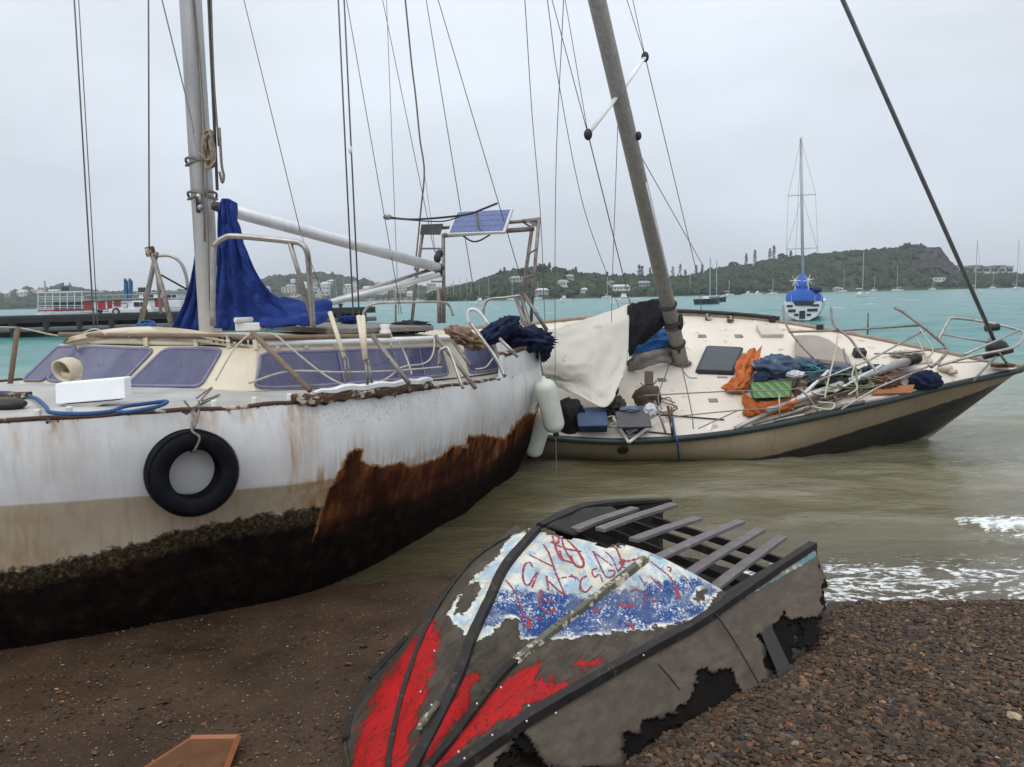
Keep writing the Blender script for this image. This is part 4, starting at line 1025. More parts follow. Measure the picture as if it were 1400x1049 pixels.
# stern of the hull goes on out of sight behind the white yacht
ext = lambda L, dx, dp: [L[0] + FB * dx * 2 + PB * dp * 2.6, L[0] + FB * dx + PB * dp] + L
NG = ext(NG, -1.0, -.10); FG = ext(FG, -1.0, .10)
BY = thing('sailing_yacht', 'beige sailing yacht heeled on its side in shallow water, deck cluttered with gear', 'sailboat', M0)
ng = crom([tuple(p) for p in NG], 110); fg = crom([tuple(p) for p in FG], 110)
WL = [atZ(x, y, 0) for x, y in wat_px]
wx = [p.x for p in WL]; wy = [p.y for p in WL]
xb = ng[-1][0]
G = []
tip = Vector(ng[-1]); fore = atZ(1265, 597, 0)
prof_v = np.concatenate([np.linspace(0, 1, 22), [1.12, 1.3, 1.6, 2.2]])
for i in range(110):
    g = Vector(ng[i]); u = i / 109
    # matching point on the waterline, then on up the stem
    f = float(np.clip((g.x - 2.2) / (tip.x - 2.2), 0, 1))
    x = 2.2 + (fore.x - 2.2) * min(f / .72, 1) if g.x > 2.2 else g.x
    y = float(np.interp(x, [-9] + wx, [wy[0] + .25] + wy)); w = Vector((x, y, 0.0))
    if f > .72: w = fore.lerp(tip, (f - .72) / .28)
    r = []
    for v in prof_v:
        if v <= 1: p = g.lerp(w, v)
        else:
            k_ = float(np.clip(1 - (f - .66) / .06, 0, 1))
            p = w + ((w - g) * (v - 1) * .6 + Vector((-.3 * (v - 1), .8 * (v - 1), -.5 * (v - 1)))) * k_ + Vector((0, .12 * (v - 1), 0)) * (1 - k_)
        b = math.sin(min(v, 1) * math.pi) * .055 * min(1, (1 - u) * 6)
        p = p + PB * b - NB * b * .2
        r.append(p)
    G.append(r)
G = np.array([[tuple(p) for p in r] for r in G])
V = G.reshape(-1, 3); Q = project(V)
anti = [(1010, 640), (1020, 630), (1060, 622), (1120, 605), (1200, 580), (1270, 558), (1320, 542), (1352, 530), (1402, 512), (1420, 620), (1290, 660), (1010, 700)]
t = NT('beige_gelcoat'); n = t.noise(1.6, 5, .6); vst = t.noise(6, 5, .6, t.pos((3, 1, .25)))
c = t.ramp(n, [(.3, (.225, .176, .112)), (.7, (.285, .228, .148))])
c = t.mix(t.rng(vst, .5, .75, 0, .5), c, (.16, .12, .075))
c = t.mix(t.rng(t.noise(3.2, 7, .7), .66, .72, 0, .6), c, (.19, .085, .035))
c = t.mix(t.math('MULTIPLY', t.attr('rust'), t.rng(t.noise(14, 5, .7), .35, .6)), c, (.30, .10, .03))
ad = t.ramp(t.noise(8, 6, .7), [(.35, (.012, .012, .014)), (.6, (.03, .028, .03)), (.8, (.07, .06, .055))])
c = t.mix(t.edge(t.attr('anti'), t.noise(9, 5), .25, .05), c, ad)
c = t.mix(t.edge(t.attr('wet'), t.noise(12, 5), .5, .4), c, t.mix(.72, c, (.05, .04, .025)))
BEIGE = t.out(c, t.rng(n, .3, .7, .38, .55), t.bump(t.noise(1.4, 3), .15, .03), spec=.35)
rust_b = np.exp(-((Q[:, 0] - 1320) / 10) ** 2 - ((Q[:, 1] - 545) / 7) ** 2) + .7 * np.exp(-((Q[:, 0] - 1188) / 4) ** 2 - ((Q[:, 1] - 583) / 10) ** 2)
part('hull', MB().grid(G), BEIGE, BY, True, {'anti': polysd(Q, anti) / 12, 'rust': rust_b, 'wet': (.035 - V[:, 2]) / .05})
# far side of the hull
G2 = []
for i in range(110):
    k_ = float(np.clip((.93 - i / 109) / .35, 0, 1)); g = Vector(fg[i]); w = Vector(G[i][21]); c0 = (g.lerp(w, .5)) - NB * .3 * k_ - PB * .35 * k_
    G2.append([tuple(g), tuple(g.lerp(c0, .5) - NB * .35 * k_), tuple(c0 - NB * .5 * k_), tuple(w - NB * .3 * k_)])
zz = np.zeros(440)
part('hull_side', MB().grid(np.array(G2), True), BEIGE, BY, True, {'anti': zz - 1, 'rust': zz, 'wet': zz - 1}, label='high far side of the hull')
# deck with camber and white seams
DECKB = mat('cream_pink_deck', (.70, .64, .555), (.62, .55, .465), 1.8, .6, bump=.15, bscale=60, bdist=.004, spots=(.46, .34, .25), sscale=4, sthr=.62)
G3 = []
for f in np.linspace(0, 1, 21):
    G3.append([tuple(Vector(a_).lerp(Vector(b_), f) + NB * (.07 * (1 - (2 * f - 1) ** 2) * min(1, (1 - i / 109) * 4 + .05) - .012)) for i, (a_, b_) in enumerate(zip(ng, fg))])
part('deck', MB().grid(np.array(G3)), DECKB, BY, True)
def ondeck(px, py, h=.0):
    p = dk(px, py, 0)
    for _ in range(3):
        u, w, _h = loc(p)
        n0 = np.interp(p.x, ng[:, 0], [loc(Vector(q))[1] for q in ng]); f0 = np.interp(p.x, fg[:, 0], [loc(Vector(q))[1] for q in fg])
        f = np.clip((w - f0) / max(n0 - f0, .01), 0, 1)
        p = dk(px, py, .07 * (1 - (2 * f - 1) ** 2) - .012 + h)
    return p
GREEN = mat('dark_green_rail', (.022, .036, .034), (.012, .02, .02), 6, .45, bump=.2, spots=(.20, .15, .10), sscale=12, sthr=.7)
part('rub_rail', MB().tube([Vector(p) + PB * .012 for p in ng], .038, 8, flat=1.15), GREEN, BY, True)
part('rub_rail', MB().tube([Vector(p) for p in fg], .034, 8), mat('wood_toe_rail', (.34, .27, .20), (.22, .165, .12), 7, .7, bump=.3), BY, True, label='pale wooden rail along the high side')
for a_, b_ in (((1036, 432), (1000, 520)), ((998, 525), (968, 588)), ((940, 520), (905, 590))):
    p0_, p1_ = ondeck(*a_), ondeck(*b_); n_ = (p1_ - p0_).cross(NB).normalized() * .02
    P_ = [p0_.lerp(p1_, f) for f in np.linspace(0, 1, 8)]
    g_ = [[q - n_ for q in P_], [q + n_ for q in P_]]
    g_ = [[dkp + NB * .004 for dkp in r] for r in g_]
    part('deck_seam', MB().grid(np.array([[tuple(q) for q in r] for r in g_])), WHITEP, BY)
part('porthole', MB().revolve(Vector(G[int(np.argmin(np.hypot(Q[:, 0] - 852, Q[:, 1] - 615)) // len(prof_v))][int(np.argmin(np.hypot(Q[:, 0] - 852, Q[:, 1] - 615)) % len(prof_v))]) + PB * .0, (PB - NB * .2), [(.0, .016), (.052, .016), (.07, .014), (.074, 0)], 24), DARK, BY, True)
part('stem_plate', MB().tube([Vector(G[k][21]) + PB * .004 for k in range(102, 110)], .018, 6), GREEN, BY, True)
# mast with spreaders and rigging
BM = ondeck(932, 498); BT = atY(813, -14, 8.0); bd_ = (BT - BM).normalized(); BT2 = BM + bd_ * 8.5
WMAST = mat('weathered_grey_mast', (.37, .355, .33), (.25, .24, .22), 5, .75, bump=.5, stretch=(6, 6, .8), spots=(.40, .38, .34), sscale=6, sthr=.62)
bmst = part('mast', MB().tube([BM - bd_ * .05, BM.lerp(BT2, .5), BT2], [.102, .092, .084], 16, flat=.95), WMAST, BY, True)
def bmast(px, py, o=.13):
    best = None
    v = ray(px, py)
    f = np.linspace(-.2, 8.4, 400)
    P_ = [BM + bd_ * x for x in f]; pr = project([tuple(p) for p in P_])
    k = int(np.argmin(abs(pr[:, 1] - py))); return P_[k]
ms = bmast(846, 128)
for (x, y, dd), inner in (((804, 184, -.35), (853, 134)), ((882, 78, .75), (862, 108))):
    tp = atY(x, y, ms.y + dd)
    part('spreader', MB().tube([ms, tp], [.035, .026], 8, flat=.6), WHITEP, bmst, True)
    part('spreader_tip', MB().ell(tp, (.045, .04, .06)), BLACK, bmst, True)
SL, SR = atY(804, 184, ms.y - .35), atY(882, 78, ms.y + .75)
for py in (418, 440, 446, 470):
    c0 = bmast(0, py); a_ = bd_.orthogonal().normalized(); b_ = bd_.cross(a_)
    part('mast_band', MB().tube([c0 + (a_ * math.cos(t_) + b_ * math.sin(t_)) * .112 for t_ in np.linspace(0, 6.29, 22)], .014 if py != 440 else .022, 6, cap=False), DARK if py != 446 else DROPE, bmst, True)
part('mast_track', MB().tube([bmast(0, 380) + Vector((.06, -.06, 0)), bmast(0, 250) + Vector((.055, -.06, 0))], .022, 6), ALU, bmst, True)
part('mast_winch', MB().ell(bmast(0, 188) + Vector((.10, -.05, 0)), (.035, .035, .05)), DARK, bmst, True)
part('mast_slot', MB().ell(bmast(0, 474) + Vector((0, -.085, -.0)), (.028, .03, .09)), DARK, bmst, True)
part('mast_collar', MB().ell(BM + bd_ * .02, (.15, .13, .05), nu=20), mat('frayed_collar', (.20, .17, .14), (.11, .09, .075), 14, .9, bump=.8), bmst, True)
part('mast_cleat', MB().ell(bmast(0, 440) + Vector((.11, -.04, 0)), (.04, .035, .12)), DARK, bmst, True)
B_ = lambda P, r=.006, n='shroud', sm=0, m=None: part(n, MB().tube(aloft(P), r * .78, 5, smooth=sm), m or WIRE, BY, True)
B_([SL, atY(752, -10, 8.2)], .006); B_([SL, atY(771, -10, 8.0)], .005); B_([SL, dk(862, 420, 0) if False else atY(864, 425, 10.4)], .009)
B_([SR, atY(854, -10, 9.0)], .0055); B_([SR, atY(863, -10, 9.0)], .0055); B_([SR, atY(953, 375, 12.0), FB * 0 + dk(960, 432)], .008)
B_([bmast(0, 182), atY(962, 365, 12.2)], .007, 'stay'); B_([bmast(0, 168) + Vector((-.1, -.1, 0)), atY(837, 385, 9.9), atY(836, 440, 10.2)], .006, 'halyard')
B_(pts([(717, -10, 8), (727, 150, 8.6), (739, 296, 9.4), (745, 440, 10.2)]), .006, 'backstay', 30)
B_(pts([(747, -10, 8), (763, 108, 8.6), (796, 276, 9.4), (830, 376, 10), (846, 420, 10.3)]), .006, 'halyard', 40)
B_(pts([(771, -10, 8), (760, 240, 9), (759, 500, 9.6), (761, 668, 9.2)]), .006, 'halyard', 30)
fo_b = atY(1362, 472, 10.6); fo_t = atY(1146, -14, 9.6)
part('forestay', MB().tube(aloft([fo_b, fo_t]), .027, 8), mat('grey_furled_stay', (.20, .20, .21), (.13, .13, .14), 10, .5, .4, bump=.2), BY, True)
part('furler_drum', MB().ell(atY(1363, 476, 10.55), (.15, .12, .12)).tube([atY(1345, 487, 10.5), atY(1383, 478, 10.5)], .05, 8).tube([atY(1348, 449, 10.6), atY(1365, 447, 10.6)], .05, 8), BLACK, BY, True)
part('furler_link', MB().tube([atY(1368, 485, 10.55), atY(1380, 501, 10.7)], .02, 6), STEEL, BY, True)
# pulpit, stanchions (many bent), lifelines
Tb = lambda n, P, r=.015, m=None, sm=0: part(n, MB().tube(pts(P), r, 8, smooth=sm), m or STEEL, BY, True)
Tb('pulpit', [(1283, 500, 9.9), (1330, 487, 9.9), (1375, 478, 9.9), (1393, 470, 10.1), (1400, 456, 10.5), (1388, 450, 10.9), (1345, 440, 11.2), (1303, 435, 11.3), (1296, 440, 11.3), (1283, 465, 11.2)], .019, STEEL, 70)
Tb('pulpit_rail', [(1393, 452, 10.6), (1360, 467, 10.3), (1318, 485, 10.0)], .016, STEEL)
Tb('pulpit_rail', [(1288, 457, 11.2), (1350, 468, 10.9)], .014, STEEL)
Tb('pulpit_leg', [(1331, 521, 9.85), (1345, 505, 9.9), (1362, 488, 10)], .015, DULL)
Tb('pulpit_leg', [(1350, 470, 10.9), (1358, 452, 11)], .015, DULL)
Tb('pulpit_leg', [(1378, 500, 10.6), (1366, 482, 10.4)], .015, DULL)
Tb('bent_stanchion', [(1223, 421, 10.8), (1235, 427, 10.7), (1262, 447, 10.5), (1280, 462, 10.4), (1295, 478, 10.3), (1284, 494, 10.2), (1273, 502, 10.1)], .022, DULL, 24)
Tb('bent_stanchion', [(1136, 421, 10.9), (1140, 444, 10.8), (1162, 463, 10.6), (1180, 488, 10.4), (1203, 512, 10.2)], .017, DULL, 24)
Tb('bent_stanchion', [(1071, 418, 11.2), (1073, 440, 11.1), (1088, 464, 10.9), (1112, 490, 10.7)], .016, DULL, 20)
Tb('bent_stanchion', [(1153, 477, 10.3), (1158, 495, 10.2), (1170, 507, 10.1), (1172, 545, 9.8)], .015, DULL, 14)
Tb('bent_stanchion', [(1090, 530, 9.9), (1105, 543, 9.8), (1120, 565, 9.7)], .014, DULL, 10)
Tb('stanchion', [(1187, 428, 12.2), (1186, 468, 12.2)], .014, WOOD)
Tb('stanchion', [(1065, 538, 9.6), (1066, 572, 9.5)], .012, STEEL)
Tb('stanchion', [(913, 555, 9.55), (920, 597, 9.5)], .016, RUSTM)
Tb('stanchion', [(895, 548, 9.8), (910, 592, 9.6)], .014, DULL)
Tb('guard_rail', [(1078, 454, 10.8), (1150, 452, 10.8), (1258, 445, 10.6)], .015, DULL)
Tb('guard_rail', [(1263, 452, 10.4), (1190, 492, 10.2), (1120, 520, 10.0)], .014, STEEL)
Tb('guard_rail', [(1272, 500, 10.0), (1200, 530, 9.8), (1150, 560, 9.6)], .013, STEEL)
Tb('guard_rail', [(1280, 497, 9.9), (1350, 494, 10.0)], .008, STEEL)
Tb('guard_rail', [(1195, 484, 10.4), (1240, 482, 10.3), (1295, 476, 10.2)], .010, DULL)
for P_ in ([(880, 541, 9.6), (1000, 535, 9.7), (1066, 534, 9.6), (1100, 530, 9.6)], [(910, 571, 9.6), (1000, 562, 9.6), (1066, 558, 9.6)], [(955, 586, 9.5), (1010, 561, 9.6)], [(932, 500, 10.5), (945, 560, 9.7), (948, 586, 9.5)], [(890, 500, 10.6), (915, 495, 10.7), (900, 540, 9.9), (905, 560, 9.7)], [(932, 505, 10.6), (942, 516, 10.5), (953, 517, 10.5)]):
    Tb('lifeline', P_, .008, WIRE, 24)
for P_ in ([(1253, 462, 10.3), (1262, 480, 10.2), (1270, 500, 10.1)], [(1146, 456, 10.6), (1140, 490, 10.3), (1130, 530, 9.9), (1128, 545, 9.8)], [(1170, 495, 10.1), (1165, 515, 10.0), (1172, 530, 9.9), (1160, 540, 9.8)], [(1110, 556, 9.7), (1135, 560, 9.6), (1140, 552, 9.7), (1120, 550, 9.7)], [(1185, 490, 10.2), (1200, 510, 10)], [(1258, 450, 10.4), (1275, 478, 10.2), (1268, 490, 10.2)]):
    Tb('lashing', P_, .011, mat('greenish_line', (.50, .50, .36), (.36, .38, .26), 20, .85) if 'GL' not in globals() else GL, 16); GL = bpy.data.materials['greenish_line']
part('drooping_rope', MB().tube([dk(917, 555, .02), dk(922, 590, .06), Vector(atY(926, 604, 9.45)), atY(930, 640, 9.9)], .014, 6, smooth=18), BLUER, BY, True)
for x, y in ((968, 437), (998, 440), (1120, 452), (1055, 440), (888, 434)):
    p = ondeck(x, y); part('deck_block', MB().box(p + NB * .05, (.09, .07, .1)), RUSTM if x < 1000 else DARK, BY, bevel=.008)
part('bow_roller', MB().box(atY(1372, 500, 10.7), (.28, .16, .05)), RUSTM, BY, bevel=.01)
part('anchor_winch', MB().ell(ondeck(1292, 503, .05), (.10, .10, .06)).box(ondeck(1300, 508, .03), (.1, .16, .06)), CREAM, BY, True)
part('side_batten', MB().tube([Vector(p) + NB * .06 for p in fg[40:62]], .03, 6), DARK, BY, True)
# ================================================================== GEAR LYING ON THE BEIGE YACHT
D = lambda L: [[dk(*p) for p in r] for r in L]
TARP = clothmat('cream_tarpaulin', (.63, .60, .53), (.53, .50, .43), 1.6, .75, .3, spots=(.47, .43, .36))
wt = cloth(D([[(700, 462, .80), (745, 455, .85), (800, 437, .85), (858, 418, .88)], [(705, 482, .80), (760, 472, .80), (815, 455, .82), (859, 446, .80)], [(715, 503, .62), (775, 498, .66), (825, 490, .66), (858, 484, .62)], [(740, 517, .46), (785, 523, .46), (824, 532, .46), (852, 511, .50)], [(752, 525, .40), (788, 540, .38), (826, 558, .30), (843, 531, .42)]]), 70, 80, .10, 2.6, 11, .022, (1.4, .9))
single('tarpaulin', wt, TARP, 'cream tarpaulin draped over the cabin of the heeled beige yacht', 'tarpaulin', smooth=True, solid=.008)
BT_ = cloth(D([[(858, 419, .90), (885, 411, .95), (909, 409, 1.0)], [(857, 445, .80), (886, 436, .85), (911, 428, .92)], [(857, 470, .62), (878, 460, .70), (909, 444, .80)], [(860, 489, .48), (868, 478, .55), (880, 465, .62)]]), 34, 30, .08, 4, 3, .02, (1, 1))
single('tarpaulin', BT_, clothmat('black_cloth', (.014, .014, .018), (.007, .007, .009), 4), 'black cloth tied between the cream tarpaulin and the leaning mast', 'tarpaulin', smooth=True, solid=.008)
BL_ = cloth(D([[(880, 462, .50), (893, 449, .55), (908, 448, .55), (919, 458, .45)], [(868, 474, .42), (888, 466, .50), (905, 463, .48), (920, 468, .35)], [(860, 488, .34), (876, 482, .40), (896, 478, .40), (916, 474, .28)]]), 26, 30, .07, 4, 4, .015, (1, .6))
single('tarpaulin', BL_, clothmat('bright_blue_tarp', (.02, .16, .44), (.012, .09, .28), 4, .5), 'bright blue plastic tarpaulin beside the foot of the leaning mast', 'tarpaulin', smooth=True, solid=.006)
SAILC = clothmat('grey_sailcloth', (.36, .34, .31), (.22, .205, .19), 3)
gs = merge(cloth(D([[(866, 484, .34), (890, 473, .40), (922, 471, .22)], [(860, 496, .28), (890, 486, .36), (924, 484, .18)], [(857, 507, .02), (890, 499, .16), (922, 497, .02)]]), 24, 36, .09, 4, 5, .02, (2, .5)),
           cloth(D([[(859, 489, .38), (876, 481, .40), (905, 475, .36)], [(857, 503, .10), (876, 496, .16), (905, 492, .12)]]), 12, 24, .05, 4, 6, .02, (1, 1)))
single('folded_sail', gs, SAILC, 'grey folded sail bundled below the bright blue tarpaulin', 'sail', smooth=True, solid=.01)
# dark bags and boxes under the tarpaulin
single('bag', crumple(dk(780, 570, .14), (.19, .15, .22), 12, None, .22, 1.6), clothmat('black_bag', (.014, .014, .017), (.008, .008, .010), 4, .6), 'black bag under the lower edge of the cream tarpaulin', 'bag', smooth=True)
RK = Matrix((FB, -PB, NB)).transposed()
b_ = thing('storage_box', 'dark blue lidded box under the corner of the cream tarpaulin', 'box', dk(810, 574, 0))
DBLUE = mat('dark_blue_plastic', (.03, .07, .14), (.02, .045, .10), 5, .5)
part('box_body', MB().box(dk(810, 574, .11), (.36, .26, .22), RK), DBLUE, b_, bevel=.012)
part('lid', MB().box(dk(810, 574, .235), (.38, .28, .03), RK), DBLUE, b_, bevel=.008)
b_ = thing('battery_box', 'grey box with a light end standing beside the folding stool', 'box', dk(867, 574, 0))
GREYB = mat('grey_plastic', (.075, .075, .08), (.05, .05, .055), 6, .5)
part('box_body', MB().box(dk(866, 574, .14), (.33, .26, .26), RK), GREYB, b_, bevel=.012)
part('box_end', MB().box(dk(866, 574, .14) + FB * .172, (.012, .24, .24), RK), mat('pale_grey_plastic', (.36, .36, .35), None, 6, .5), b_, bevel=.003)
part('tray', MB().box(dk(866, 574, .285), (.42, .30, .03), RK @ RD(.06, 3, 'X')), GREYB, b_, bevel=.008)
single('bag', crumple(dk(889, 562, .30), (.07, .06, .09), 31, None, .35, 2), clothmat('white_plastic_bag', (.68, .70, .74), (.5, .53, .58), 5, .45), 'small white plastic bag on the grey box', 'bag', smooth=True)
single('cloth', crumple(dk(862, 560, .31), (.11, .06, .035), 32, None, .4, 2), clothmat('faded_blue_cloth', (.16, .22, .30), (.09, .13, .19), 5), 'faded blue cloth lying on the tray of the grey box', 'cloth', smooth=True)
ch = thing('folding_stool', 'overturned brown folding stool in front of the folded sail', 'stool', dk(886, 545, 0))
BRC = clothmat('brown_canvas', (.12, .085, .065), (.07, .05, .04), 5)
part('seat', cloth(D([[(868, 534, .30), (880, 527, .36), (898, 529, .30)], [(864, 545, .16), (880, 545, .22), (904, 543, .20)], [(872, 553, .05), (884, 556, .10), (902, 552, .06)]]), 18, 18, .05, 3, 9, .01), BRC, ch, True, solid=.008)
part('back', MB().slab([dk(881, 510, .34), dk(893, 510, .34), dk(893, 528, .30), dk(881, 528, .30)], NB * .03), BRC, ch, bevel=.006)
for a_, b2 in (((872, 552, .02), (898, 520, .32)), ((905, 548, .02), (876, 524, .34)), ((868, 540, .2), (902, 536, .24))): part('leg', MB().tube([dk(*a_), dk(*b2)], .012, 7), DULL, ch, True)
single('cloth', crumple(dk(838, 556, .18), (.14, .10, .13), 33, None, .45, 2.2), clothmat('taupe_cloth', (.075, .062, .055), (.04, .033, .03), 5), 'taupe cloth heaped between the tarpaulin corner and the grey box', 'cloth', smooth=True)
single('cushion', crumple(dk(836, 532, .30), (.09, .08, .10), 34, None, .25, 1.6), clothmat('dark_taupe', (.06, .045, .038), (.035, .028, .024), 5), 'small dark cushion by the lower corner of the cream tarpaulin', 'cushion', smooth=True)
# white window frame standing on its corner over the rail
wf = thing('window_frame', 'white V-shaped corner of a broken window frame hanging over the rail', 'frame', dk(860, 603, 0))
for i, (o_, w_) in enumerate(((0, .024), (9, .016))):
    A_, B2, C2 = dk(838 + o_ * .8, 570 + o_ * .5, .12), dk(860, 605 - o_ * 1.4, .05), dk(897 - o_, 577 + o_ * .2, .12)
    part('frame_bar', MB().tube([A_, B2], w_, 4), WHITEP, wf); part('frame_bar', MB().tube([B2 + NB * .004, C2], w_, 4), WHITEP, wf)
part('pane', MB().slab([dk(852, 575, .11), dk(861, 592, .07), dk(880, 580, .11), dk(866, 568, .12)], NB * .006), mat('frosted_pane', (.50, .50, .48), (.4, .4, .38), 5, .3), wf)
# hatch board
hb = thing('hatch_board', 'dark slate-grey flat hatch board lying right of the leaning mast', 'board', dk(980, 497, 0))
hq = [dk(953, 513, .02), dk(1000, 515, .02), dk(1013, 482, .05), dk(967, 480, .05)]
part('board', MB().slab(hq, NB * .10), mat('slate_board', (.062, .075, .085), (.045, .055, .064), 4, .55, bump=.1), hb, bevel=.012)
part('board_rim', MB().tube([p + NB * .05 for p in hq + hq[:1]], .035, 6), DARK, hb)
part('label_strip', MB().slab([dk(980, 515.4, .035), dk(994, 516, .035), dk(994, 514.2, .07), dk(980, 513.6, .07)], PB * .038), mat('pale_strip', (.4, .4, .4), None, 5, .5), hb)
# orange tarpaulin, striped bag, blue-grey bundle
ORG = clothmat('orange_tarp', (.55, .155, .035), (.36, .085, .02), 4, .6, .4)
oc = merge(cloth(D([[(1017, 484, .14), (1028, 477, .22), (1041, 477, .20)], [(1008, 500, .16), (1020, 498, .24), (1036, 496, .22)], [(1002, 518, .14), (1015, 518, .22), (1024, 520, .16)], [(986, 532, .03), (1000, 536, .12), (1020, 538, .05)]]), 40, 26, .12, 5, 2, .02, (.5, 2)),
           cloth(D([[(1018, 535, .16), (1028, 545, .20), (1045, 550, .20), (1090, 541, .22)], [(1015, 556, .06), (1030, 560, .14), (1050, 563, .12), (1086, 552, .14)], [(1018, 567, .02), (1030, 570, .06), (1044, 566, .03), (1062, 562, .02)]]), 26, 44, .10, 4, 6, .02, (1, 1.5)))
single('tarpaulin', oc, ORG, 'crumpled orange tarpaulin wrapped round the striped bag on the deck', 'tarpaulin', smooth=True, solid=.006)
t = NT('striped_fabric'); sx = t.n.new('ShaderNodeSeparateXYZ'); t.l.new(t.pos(), sx.inputs[0])
w_ = t.math('FRACT', t.math('MULTIPLY', t.math('ADD', sx.outputs[0], t.math('MULTIPLY', sx.outputs[1], .25)), 8.5))
STRIPE = t.out(t.ramp(w_, [(0, (.035, .13, .055)), (.28, (.035, .13, .055)), (.30, (.42, .36, .06)), (.38, (.42, .36, .06)), (.40, (.05, .20, .05)), (.62, (.03, .10, .06)), (.64, (.36, .30, .05)), (.70, (.03, .10, .05)), (.9, (.06, .22, .12))]), .7, t.bump(t.noise(14, 4), .3, .02))
t.n['Color Ramp'].color_ramp.interpolation = 'CONSTANT'
sb = thing('striped_bag', 'green bag with yellow stripes standing inside the orange tarpaulin', 'bag', dk(1055, 540, 0))
part('bag_body', MB().hexa([dk(1028, 546, .02), dk(1082, 545, .02), dk(1085, 520, .02), dk(1024, 524, .02), dk(1030, 545, .30), dk(1080, 543, .30), dk(1084, 520, .26), dk(1026, 523, .26)]), STRIPE, sb, bevel=.03)
BGT = clothmat('blue_grey_tarp', (.085, .125, .19), (.045, .07, .12), 4, .55, .4, spots=(.22, .25, .29))
single('cloth_bundle', merge(crumple(dk(1062, 502, .30), (.26, .17, .14), 14, None, .4, 2), crumple(dk(1100, 502, .16), (.22, .16, .10), 15, None, .4, 2.2), crumple(dk(1138, 508, .12), (.30, .15, .08), 16, None, .4, 2.4)), BGT, 'blue-grey tarpaulin bundle piled above the striped bag', 'cloth', smooth=True)
single('cloth', crumple(dk(1086, 512, .30), (.12, .09, .05), 17, None, .3, 2), clothmat('white_cloth', (.62, .63, .65), (.46, .47, .5), 5), 'small white cloth on the edge of the blue-grey bundle', 'cloth', smooth=True)
single('sack', crumple(dk(1040, 500, .26), (.12, .14, .08), 18, None, .25, 1.8), clothmat('silver_grey_sheet', (.33, .35, .38), (.22, .24, .27), 4), 'silver-grey sheet between the orange tarpaulin and the blue-grey bundle', 'sheet', smooth=True)
single('cardboard_box', MB().box(dk(1093, 530, .14), (.10, .12, .24), RK @ RD(.2, 3, 'Y')), mat('brown_card', (.22, .15, .10), (.16, .11, .075), 5, .8), 'small brown cardboard box beside the striped bag', 'box', bevel=.004)
# round-topped board
prf = [(1087, 492), (1087, 464), (1100, 463), (1118, 464), (1134, 470), (1148, 480), (1160, 492), (1164, 502)]
single('locker_lid', MB().prism([dk(x, y, .10) for x, y in prf], NB * .05 + PB * -.03), mat('taupe_board', (.36, .31, .27), (.27, .23, .20), 3, .7, bump=.1), 'round-topped taupe locker lid leaning behind the blue-grey bundle', 'board', bevel=.008)
# spars, planks and other long things
def spar(a_, b_, r, label, m=STEEL, cat='spar', name='spar', n=10, cap=None):
    o = thing(name, label, cat, (a_ + b_) / 2, 'loose spars on the foredeck' if cat == 'spar' else None)
    part('tube', MB().tube([a_, b_], r, n), m, o, True)
    if cap: part('end_cap', MB().tube([b_.lerp(a_, .03), b_ + (b_ - a_).normalized() * .06], [r * 1.3, r * 1.1], 12).ell(b_ + (b_ - a_).normalized() * .05, (.09, .08, .08)), BLACK, o, True)
SPARM = mat('aluminium_spar', (.46, .45, .44), (.34, .33, .32), 5, .38, .5, bump=.05)
spar(dk(1046, 562, .12), dk(1248, 492, .22), .055, 'thick aluminium spar with a black end cap along the foredeck', SPARM, cap=True)
spar(dk(1005, 586, .05), dk(1052, 563, .10), .03, 'short grey tube lying along the green rail below the orange tarpaulin', SPARM)
spar(dk(1068, 570, .05), dk(1215, 513, .12), .022, 'thin steel tube just below the thick spar', STEEL)
spar(dk(1030, 580, .05), dk(1150, 545, .10), .02, 'thin grey pole nearest the green rail', DULL)
spar(dk(1096, 541, .18), dk(1133, 507, .32), .022, 'short white pole sticking up from the gear beside the cardboard box', WHITEP)
spar(dk(1120, 546, .10), dk(1260, 505, .14), .02, 'dull metal pole under the navy bag', DULL)
spar(dk(1060, 575, .03), dk(1228, 541, .05), .017, 'pale thin batten lying closest to the bow rail', SPARM)
def plank(q, label, m, th=.03):
    single('plank', MB().slab([dk(*p) for p in q], NB * th), m, label, 'plank', bevel=.004)
plank([(1134, 547, .03), (1180, 541, .03), (1246, 538, .03), (1248, 529, .06), (1190, 531, .06)][:2] + [(1190, 531, .07), (1138, 537, .07)], 'light tan plank under the metal poles', mat('tan_plank', (.42, .27, .15), (.33, .20, .10), 4, .7, bump=.2, stretch=(1, 6, 6)), .03)
plank([(1192, 541, .03), (1246, 539, .03), (1250, 528, .08), (1196, 531, .08)], 'orange-brown plank beside the bow rail', mat('orange_plank', (.42, .17, .06), (.30, .11, .04), 4, .6, bump=.2, stretch=(1, 6, 6)), .03)
plank([(1180, 524, .10), (1238, 517, .10), (1240, 509, .12), (1196, 512, .12)], 'red-brown plank behind the thick spar', mat('red_plank', (.22, .09, .055), (.15, .06, .04), 4, .7, bump=.2), .03)
plank([(1225, 503, .05), (1275, 497, .05), (1270, 488, .07), (1230, 492, .07)], 'pale weathered board below the bent stanchion', mat('pale_board', (.5, .44, .36), (.38, .33, .27), 4, .7, bump=.2), .03)
single('bag', crumple(dk(1266, 520, .12), (.20, .13, .12), 22, None, .28, 1.7), NAVY, 'navy blue bag by the bow end of the spars', 'bag', smooth=True)
single('cloth', crumple(dk(1196, 505, .14), (.16, .12, .06), 23, None, .4, 2.3), clothmat('steel_blue_cloth', (.07, .10, .15), (.04, .06, .09), 4), 'steel blue cloth between the round-topped lid and the thick spar', 'cloth', smooth=True)
